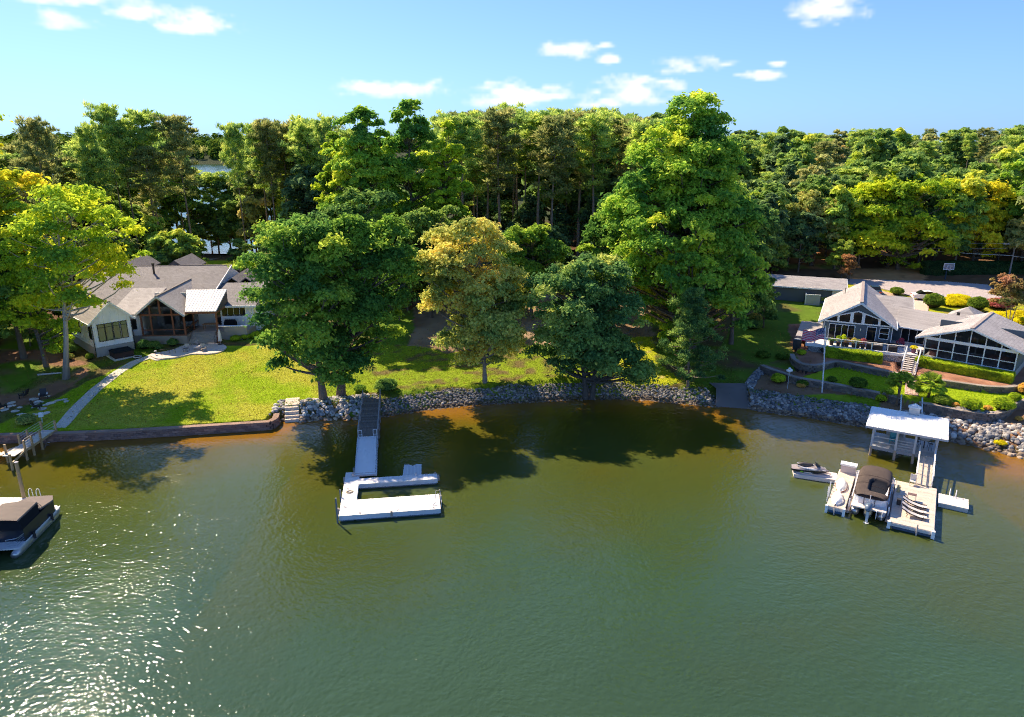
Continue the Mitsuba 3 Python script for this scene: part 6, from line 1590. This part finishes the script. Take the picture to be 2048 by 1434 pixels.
# ------------------------------------------------------------------ flag, lamp, hoop, poles, cars
FPX, FPY, FPZ = (35.66,76.99,1)
fz = gz(FPX, FPY)
k = thing('flagpole', 'tall white flagpole on the stone bank in front of the grey house', 'flagpole')
add('pole', tube([(FPX, FPY, fz - .1), (FPX - .25, FPY, fz + 4), (FPX - .62, FPY, 9.25)], [.075, .065, .045], 8), (.72, .72, .74), parent=k)
add('finial', trimesh.creation.icosphere(subdivisions=1, radius=.09).apply_translation((FPX - .62, FPY, 9.32)), (.7, .6, .3), parent=k)
add('halyard', tube([(FPX - .2, FPY - .12, fz + 1), (FPX - .7, FPY - .1, 9.1)], .012, 4), (.6, .6, .6), parent=k)
k = thing('flag', 'striped red and white flag with a dark blue starred corner, flying from the flagpole', 'flag')


def flag_pt(u, v):
    """u from hoist to fly, v from top to bottom."""
    return np.stack([FPX - .62 - 2.25 * u, FPY + .25 * np.sin(u * 7 + v * 1.5) * u + .3 * u, 9.15 - 1.3 * v - .42 * u + .10 * np.sin(u * 6 + 1.2) * (.4 + u)], -1)


for i in range(13):
    U_, V_ = np.meshgrid(np.linspace(.4 if i < 7 else 0, 1, 16), np.array([i / 13, (i + 1) / 13]), indexing='ij')
    p = flag_pt(U_, V_)
    add('stripe', gridmesh(p[..., 0], p[..., 1], p[..., 2]), (.62, .012, .11) if i % 2 == 0 else (.62, .58, .62), 'leaf', parent=k, smooth=True)
U_, V_ = np.meshgrid(np.linspace(0, .4, 9), np.linspace(0, 7 / 13, 6), indexing='ij')
p = flag_pt(U_, V_)
cn = add('canton', gridmesh(p[..., 0], p[..., 1], p[..., 2]), (.03, .045, .14), 'matte', parent=k, smooth=True)
stars = []
for r_ in range(9):
    for c_ in range(6 if r_ % 2 == 0 else 5):
        p = flag_pt(np.array((.033 + c_ * .0665) if r_ % 2 == 0 else (.066 + c_ * .0665)), np.array((r_ + .8) / 9.6 * 7 / 13))
        an = np.arange(10) * np.pi / 5
        rr_ = np.where(np.arange(10) % 2 == 0, .033, .014)
        pts = np.stack([p[0] + rr_ * np.sin(an), np.full(10, p[1]) - .012, p[2] + rr_ * np.cos(an)], 1)
        stars.append(trimesh.Trimesh(np.vstack([pts, [p[0], p[1] - .012, p[2]]]), [[10, i, (i + 1) % 10] for i in range(10)], process=False))
add('star', stars, (.8, .8, .8), 'matte', parent=cn, kind='stuff')
LX, LY, LZ = (32.14,78.26,1.1)
k = thing('lamp_post', 'white globe lamp on a thin post among the shrubs of the stone bank', 'lamp post')
lz = gz(LX, LY)
add('post', cyl(LX, LY, lz - .1, 3.5, .035, 8), (.45, .45, .45), parent=k)
for dx_, dz_ in ((0, .25), (-.2, .05), (.2, .05), (0, -.02)):
    add('globe', trimesh.creation.icosphere(subdivisions=2, radius=.17).apply_translation((LX + dx_, LY, 3.7 + dz_)), (.78, .78, .76), parent=k, smooth=True)
add('arm', [bar((LX - .2, LY, 3.58), (LX + .2, LY, 3.58), .04)], (.4, .4, .4), parent=k)
HX, HY, HZ = (81.91,132.37,4.2)
k = thing('basketball_hoop', 'basketball hoop with a white edged board at the far side of the road', 'hoop')
add('pole', [cyl(HX, HY + .5, 4.1, 6.6, .11, 8), bar((HX, HY + .5, 6.5), (HX, HY, 6.75), .12)], (.02, .05, .08), parent=k)
B = Fr((HX, HY - .05), 4)
add('backboard', B.box(-1.0, 1.0, 0, .05, 6.15, 7.35), (.20, .23, .27), 'gloss', parent=k)
add('border', [B.box(-1.06, 1.06, -.03, -.005, z, z + .09) for z in (6.12, 7.3)] + [B.box(x, x + .09, -.03, -.005, 6.2, 7.3) for x in (-1.06, .97)] + [B.box(-.4, .4, -.03, -.005, z, z + .06) for z in (6.35, 6.85)] + [B.box(x, x + .06, -.03, -.005, 6.35, 6.9) for x in (-.4, .34)], (.78, .78, .78), parent=k)
add('rim', B(tube([(.23 * math.cos(a), -.28 + .23 * math.sin(a), 6.38) for a in np.linspace(0, 6.283, 15)], .02, 5)), (.5, .12, .03), parent=k)
add('net', [B.bar((.23 * math.cos(a), -.28 + .23 * math.sin(a), 6.37), (.13 * math.cos(a + .4), -.28 + .13 * math.sin(a + .4), 5.95), .012) for a in np.linspace(0, 6.283, 11)], (.7, .7, .7), parent=k)
PX_, PY_ = 94.6, 133.9
k = thing('utility_pole', 'wooden utility pole with a cross arm at the right edge behind the road', 'pole')
add('pole', cyl(PX_, PY_, 3.8, 11.0, .16, 9, .12), (.30, .27, .25), parent=k)
add('cross_arm', bar((PX_ - 2.2, PY_ + .1, 10.75), (PX_ + 2.2, PY_ + .1, 10.75), .12, .16), (.50, .47, .44), parent=k)
for x in (-2.0, -1.2, 1.2, 2.0):
    add('insulator', cyl(PX_ + x, PY_ + .1, 10.83, 11.0, .05, 6), (.6, .6, .6), parent=k)


def wire(a, b, sag, r=.022):
    t = np.linspace(0, 1, 24)
    p = np.array(a)[None] * (1 - t)[:, None] + np.array(b)[None] * t[:, None]
    p[:, 2] -= sag * 4 * t * (1 - t)
    return tube(p, r, 4)


for i, (a, b, s_, lab) in enumerate((((PX_ - 2, PY_, 10.9), (48, 152, 11.2), 1.0, 'overhead power line crossing in front of the right trees, the top one'), ((PX_ - 1.2, PY_, 10.0), (48, 151, 10.2), 1.0, 'overhead power line crossing in front of the right trees, the lower one'),
                                  ((PX_, PY_, 8.6), (68, 150, 10.0), .7, 'thick pale cable sagging left from the utility pole'), ((PX_, PY_, 8.4), (135, 120, 8.6), .5, 'thick pale cable running right from the utility pole'), ((PX_ + 2, PY_, 10.9), (135, 120, 11.0), .8, 'power line running right from the utility pole'))):
    kk = add('power_line', wire(a, b, s_, .022 if i not in (2, 3) else .05), (.55, .55, .55) if i not in (2, 3) else (.75, .74, .72), label=lab, cat='cable')


def car(label, at, ang, col, z):
    k = thing('car', label, 'car')
    f = Fr(at, ang, z)
    prof_ = [(-2.3, .3), (2.25, .3), (2.32, .55), (2.2, .8), (1.2, .95), (-1.75, 1.0), (-2.28, .9), (-2.35, .6)]
    add('body', f.gable(prof_, -.88, .88), col, 'gloss', parent=k)
    add('roof', f.gable([(-1.0, 1.38), (-.3, 1.46), (.35, 1.42), (.3, 1.36)], -.62, .62), col, 'gloss', parent=k)
    add('window', f.gable([(1.15, .94), (.38, 1.40), (-1.05, 1.40), (-1.75, .99)], -.72, .72), None, 'pane_glass', parent=k)
    for x in (-1.4, 1.4):
        for y in (-.85, .68):
            w = add('wheel', f(trimesh.creation.cylinder(.33, .18, sections=16).apply_transform(trimesh.transformations.rotation_matrix(np.pi / 2, (1, 0, 0))).apply_translation((x, y + .09, .33))), (.015, .015, .015), 'matte', parent=k)
    for y in (-.6, .6):
        add('headlight', f.box(2.22, 2.33, y - .2, y + .2, .6, .75), (.7, .7, .68), 'gloss', parent=k)
        add('tail_light', f.box(-2.36, -2.26, y - .2, y + .2, .65, .85), (.35, .02, .02), 'gloss', parent=k)


car('white car parked behind the tall round bush by the driveway', (68.3, 114.6), -14, (.78, .79, .79), 4.28)
car('dark blue car parked behind the ridge of the grey house', (62.2, 119.9), 70, (.02, .05, .10), 4.1)

# ------------------------------------------------------------------ deck pots and seats
PZ = 4.0
for i, (x, hh, pal, lab) in enumerate(((.55, .5, DEEP, 'dark leafy plant'), (1.35, .9, LIME, 'tall light green plant'), (1.9, 1.1, LIME, 'tallest yellow green plant'), (2.35, .6, RUST, 'flowering plant'), (3.15, .8, AUTUMN, 'orange tinged plant'), (3.65, .7, AUTUMN, 'reddish plant'), (4.2, .9, PURPLE, 'purple leaved plant'))):
    k = thing('potted_plant', f'{lab} in a dark pot behind the deck railing', 'plant')
    x0, y0, _ = R.p(x, -2.75)
    add('pot', cyl(x0, y0, PZ, PZ + .5, .2, 10, .28), (.06, .035, .03), parent=k)
    m, c = foliage(ball(.38, hh), 220, .12, pal, 820 + i)
    m.apply_translation((x0, y0, PZ + .42))
    add('foliage', m, c, 'leaf', parent=k)
for x, w, lab in ((4.9, .6, 'dark covered patio chair behind the deck railing, the left one'), (5.9, 1.1, 'dark wicker patio sofa with a pale cushion behind the deck railing'), (7.5, 1.2, 'large dark covered grill at the right end of the deck railing')):
    k = thing('patio_furniture', lab, 'furniture')
    add('base', R.box(x - w / 2, x + w / 2, -2.9, -2.1, 4.0, 4.55), (.035, .03, .03), 'matte', parent=k)
    add('cushion', R.box(x - w / 2 + .06, x + w / 2 - .06, -2.8, -2.2, 4.55, 4.66), (.30, .28, .27) if x == 5.9 else (.09, .08, .08), 'matte', parent=k)
    add('backrest', R.box(x - w / 2, x + w / 2, -2.2, -2.08, 4.55, 4.95), (.05, .045, .04), 'matte', parent=k)
k = thing('armchair', 'crimson slatted garden armchair in the corner of the deck', 'chair')
AC = Fr(R.p(8.5, .4), -40, 4.0)
for i in range(6):
    x = -.32 + i * .11
    add('back_slat', AC(bar((x + .05, .28, .35), (x + .05, .5, 1.05 - .03 * abs(i - 2.5) ** 2), .095, .03)), (.30, .025, .06), parent=k)
    add('seat_slat', AC(bar((x + .05, -.3, .42), (x + .05, .3, .33), .095, .03)), (.32, .03, .07), parent=k)
for sg in (-.4, .4):
    add('arm', AC.box(sg - .07, sg + .07, -.35, .35, .6, .63), (.32, .03, .07), parent=k)
    add('leg', [AC.box(sg - .04, sg + .04, -.32, -.24, 0, .6), AC.box(sg - .04, sg + .04, .2, .28, 0, .6)], (.28, .025, .06), parent=k)
k = thing('potted_plant', 'yellow plant in a purple pot at the top of the deck stairs', 'plant')
x0, y0, _ = R.p(9.9, -2.3)
add('pot', cyl(x0, y0, 4.0, 4.55, .2, 10, .3), (.12, .04, .08), parent=k)
m, c = foliage(ball(.45, .5), 260, .11, GOLD, 841)
m.apply_translation((x0, y0, 4.45))
add('foliage', m, c, 'leaf', parent=k)
k = thing('air_conditioner', 'dark air conditioner unit beside the side deck of the grey house', 'air conditioner')
x0, y0, _ = R.p(-3.6, -1.3)
add('casing', Fr((x0, y0), -26).box(-.5, .5, -.5, .5, 2.5, 3.9), (.04, .045, .05), parent=k)
add('fan_grille', cyl(x0, y0, 3.9, 3.95, .42, 14), (.25, .27, .28), parent=k)

# ------------------------------------------------------------------ patio of the white house
k = thing('hot_tub', 'dark covered hot tub in the corner of the white gable wing', 'hot tub')
HT = Fr(W.p(2.5, -1.75), 46, 2.0)
add('cabinet', HT.box(-1.15, 1.15, -1.1, 1.1, 0, .78), (.045, .022, .02), parent=k)
add('cover', HT.box(-1.2, 1.2, -1.15, 1.15, .78, .92), (.012, .016, .022), 'matte', parent=k)
add('slab', HT.box(-1.5, 2.3, -1.75, 1.5, -.3, .07), (.60, .54, .46), 'matte', parent=k)
k = thing('round_step', 'small round step with a pale rim in front of the hot tub', 'step')
x0, y0, _ = W.p(3.6, -4.1)
add('tread', cyl(x0, y0, 1.9, 2.2, .45, 14), (.03, .03, .035), parent=k)
add('rim', tube([(x0 + .5 * math.cos(a), y0 + .5 * math.sin(a), 2.2) for a in np.linspace(0, 6.283, 17)], .06, 5), (.66, .6, .52), parent=k)
k = thing('umbrella', 'closed white patio umbrella on the patio of the white house', 'umbrella')
ux, uy, _ = (-40.37,94.66,2.3)
add('base', cyl(ux, uy, 2.2, 2.3, .35, 12), (.12, .11, .10), parent=k)
add('pole', cyl(ux, uy, 2.3, 4.5, .03, 8), (.5, .45, .4), parent=k)
add('canopy', tube([(ux, uy, 2.75), (ux, uy, 3.1), (ux, uy, 3.5), (ux, uy, 4.1), (ux, uy, 4.45)], [.30, .22, .24, .14, .04], 10), (.76, .72, .68), 'matte', parent=k, smooth=True)
CH = ((-43.6, 91.2, 'metal patio chair on the patio, nearest the steps'), (-41.3, 91.4, 'metal patio chair on the patio left of the umbrella'), (-42.6, 93.2, 'metal patio chair on the patio behind the low table'))
for i, (x, y, lab) in enumerate(CH):
    k = thing('patio_chair', lab, 'chair')
    f = Fr((x, y), 40 * i, 2.25)
    add('seat', f.box(-.3, .3, -.3, .3, .4, .45), (.16, .14, .13), parent=k)
    add('backrest', f(bar((0, .28, .45), (0, .42, .95), .6, .03)), (.45, .42, .40), parent=k)
    for a in (-.27, .27):
        add('side_leg', f(tube([(a, -.3, 0), (a, -.3, .62), (a, .3, .62), (a, .34, 0)], .02, 5)), (.12, .11, .10), parent=k)
k = thing('fire_table', 'low white patio table with wire legs in the middle of the patio', 'table')
f = Fr((-42.3, 92.1), 10, 2.25)
add('tabletop', f.box(-.6, .6, -.4, .4, .4, .46), (.62, .56, .52), parent=k)
for x in (-.5, .5):
    for y in (-.3, .3):
        add('leg', f.bar((x, y, 0), (x * .8, y * .8, .4), .03), (.3, .28, .26), parent=k)
k = thing('handrail', 'black metal handrail at the left edge of the patio', 'handrail')
for x, y in ((-46.2, 89.6), (-45.4, 90.3), (-44.8, 90.6)):
    add('post', cyl(x, y, 2.1, 2.95, .03, 6), (.02, .02, .02), parent=k)
add('rail', tube([(-46.3, 89.5, 2.95), (-45.4, 90.3, 2.9), (-44.7, 90.7, 2.8)], .03, 6), (.02, .02, .02), parent=k)
k = thing('path_light', 'black path light with a flat cap at the left end of the patio', 'light')
add('stake', cyl(-46.9, 89.6, 2.0, 2.75, .025, 6), (.02, .02, .02), parent=k)
add('cap', cyl(-46.9, 89.6, 2.75, 2.85, .2, 10, .08), (.55, .55, .55), parent=k)

# ------------------------------------------------------------------ fire pit and log of the left woods
k = thing('fire_pit', 'ring of pale flat stones round a fire pit in the left shade', 'fire pit')
for i in range(26):
    a, q = RNG.uniform(0, 6.28), RNG.uniform(.4, 2.9)
    x, y = -53.6 + 1.6 * q * math.cos(a), 73.4 + 1.0 * q * math.sin(a)
    v, f = rock(x, y, gz(x, y) + .02, RNG.uniform(.3, .55), RNG)
    v[:, 2] = gz(x, y) + .02 + (v[:, 2] - gz(x, y)) * .25
    add('flat_stone', trimesh.Trimesh(v, f, process=False), np.array((.60, .54, .47)) * RNG.uniform(.8, 1.2), 'matte', parent=k)
for i, (x, y, lab) in enumerate(((-53.0, 75.6, 'dark garden chair with white armrests by the stone fire pit'), (-51.8, 72.6, 'dark garden chair at the lower right of the fire pit'), (-55.6, 72.4, 'dark garden chair at the lower left of the fire pit'), (-55.4, 75.9, 'dark garden chair at the upper left of the fire pit'))):
    k = thing('garden_chair', lab, 'chair')
    f = Fr((x, y), 30 + 80 * i, gz(x, y))
    add('seat', f.box(-.32, .32, -.32, .32, .34, .4), (.035, .03, .03), parent=k)
    add('backrest', f(bar((0, .3, .38), (0, .55, 1.05), .62, .04)), (.04, .035, .035), parent=k)
    for sg in (-.38, .38):
        add('armrest', f.box(sg - .08, sg + .08, -.38, .36, .58, .62), (.62, .6, .58) if i == 0 else (.05, .045, .045), parent=k)
        add('leg', f.box(sg - .04, sg + .04, -.34, -.26, 0, .58), (.035, .03, .03), parent=k)
k = add('fallen_log', tube([(-58.1, 82.6, gz(-58.1, 82.6) + .1), (-55.6, 83.3, gz(-55.6, 83.3) + .12)], [.11, .09], 8), (.62, .54, .48), 'matte', ns=4, amp=.3, label='pale fallen log on the shaded ground left of the leaning trunk', cat='log')
k = thing('play_set', 'small brown wooden play set on the red clay yard behind the garage', 'play set')
pc_ = (59.48,145.84,4.6)
f = Fr(pc_, -20, gz(pc_[0], pc_[1]))
add('frame', [f.bar((x, y, 0), (x, y, 2.2), .14) for x in (0, 2.6) for y in (0, 1.2)], (.16, .06, .035), parent=k)
add('crossbar', [f.box(-.2, 2.8, .5, .7, 2.2, 2.4), f.box(-.1, 2.7, -.08, .08, 1.2, 1.35)], (.2, .07, .04), parent=k)
k = thing('house', 'brick red house roof glimpsed through the trees right of the olive tree', 'house')
hp = (83.95,177.03,5)
f = Fr((97, 175), -20)
add('wall', f.box(-6, 6, 0, 8, 4, 8), (.45, .22, .15), parent=k)
add('roof', [f.slab([(-6.5, -.5, 8), (6.5, -.5, 8), (6.5, 4, 10.3), (-6.5, 4, 10.3)], .2), f.slab([(-6.5, 4, 10.3), (6.5, 4, 10.3), (6.5, 8.5, 8), (-6.5, 8.5, 8)], .2)], (.42, .22, .15), 'matte', parent=k)

# ------------------------------------------------------------------ grass
gp, gn = [], []
rg = np.random.default_rng(4)
for n, x0, x1, y0, y1 in ((110000, -58, -18, 64, 93), (26000, 38, 58, 70, 84), (60000, -18, 28, 75, 100)):
    x, y = rg.uniform(x0, x1, n), rg.uniform(y0, y1, n)
    gp.append(np.stack([x, y], 1))
gp = np.vstack(gp)
ix, iy = np.clip(np.searchsorted(xs, gp[:, 0]), 1, len(xs) - 1), np.clip(np.searchsorted(ys, gp[:, 1]), 1, len(ys) - 1)
fx, fy = (gp[:, 0] - xs[ix - 1]) / (xs[ix] - xs[ix - 1]), (gp[:, 1] - ys[iy - 1]) / (ys[iy] - ys[iy - 1])
zz = (GZ[ix - 1, iy - 1] * (1 - fx) + GZ[ix, iy - 1] * fx) * (1 - fy) + (GZ[ix - 1, iy] * (1 - fx) + GZ[ix, iy] * fx) * fy
cg = gcol.reshape(len(xs), len(ys), 3)[ix - 1, iy - 1]
ok = (cg[:, 1] > .14) & (cg[:, 1] > cg[:, 0] * .8) & (cg[:, 2] < .09) & (zz > .5)
gp, zz, cg = gp[ok], zz[ok], cg[ok]
n = len(gp)
a = rg.uniform(0, 6.28, n)
w = .02 + .025 * rg.uniform(size=n)
hh = rg.uniform(.05, .13, n)
bx_ = np.stack([np.cos(a) * w, np.sin(a) * w, a * 0], 1)
b0 = np.column_stack([gp, zz - .01])
tip = b0 + np.stack([rg.normal(size=n) * .05, rg.normal(size=n) * .05, hh], 1)
v = np.stack([b0 - bx_, b0 + bx_, tip], 1).reshape(-1, 3)
add('grass', trimesh.Trimesh(v, np.arange(3 * n).reshape(-1, 3), process=False), np.repeat(np.clip(cg * rg.uniform(1.0, 1.5, (n, 1)), 0, .8), 3, 0), 'leaf', label='short grass of the sunny lawns', cat='grass', kind='stuff')

# weeds along the stone banks and leaves fallen on the grass
def scatter_on_ground(n, x0, x1, y0, y1, smin, smax, sd):
    rg = np.random.default_rng(sd)
    x, y = rg.uniform(x0, x1, n * 8), rg.uniform(y0, y1, n * 8)
    s_ = sdist(LAND, x, y)
    ok = (s_ > smin) & (s_ < smax)
    x, y = x[ok][:n], y[ok][:n]
    return np.column_stack([x, y, height(x, y)]), rg


P_, rg = scatter_on_ground(420, -26, 40, 66, 84, 1.5, 2.9, 61)
cen = np.repeat(P_, 16, 0)
off = rg.normal(size=cen.shape) * [.16, .16, .1] + [0, 0, .14]
nn_ = rg.normal(size=cen.shape) + [0, 0, .8]
v, f = leaf_quads(cen + off, nn_ / np.linalg.norm(nn_, axis=1, keepdims=True), np.full(len(cen), .11), rg)
tone = np.repeat(np.array(GREEN)[rg.integers(0, 4, len(P_))] * 2.2, 16, 0) * rg.uniform(.7, 1.3, (len(cen), 1))
add('weeds', trimesh.Trimesh(v, f, process=False), np.repeat(np.clip(tone, 0, .8), 4, 0), 'leaf', label='weeds and tufts growing along the top of the stone banks', cat='weeds', kind='stuff')
P_, rg = scatter_on_ground(7000, -66, 40, 64, 104, 1.6, 60, 62)
nn_ = rg.normal(size=P_.shape) * .4 + [0, 0, 1]
v, f = leaf_quads(P_ + [0, 0, .06], nn_ / np.linalg.norm(nn_, axis=1, keepdims=True), np.full(len(P_), .12), rg)
pal_ = np.array([(.28, .15, .05), (.36, .24, .07), (.20, .11, .05), (.42, .33, .10)])
add('fallen_leaves', trimesh.Trimesh(v, f, process=False), np.repeat(pal_[rg.integers(0, 4, len(P_))], 4, 0), 'leaf', label='brown and yellow leaves fallen on the grass', cat='leaves', kind='stuff')
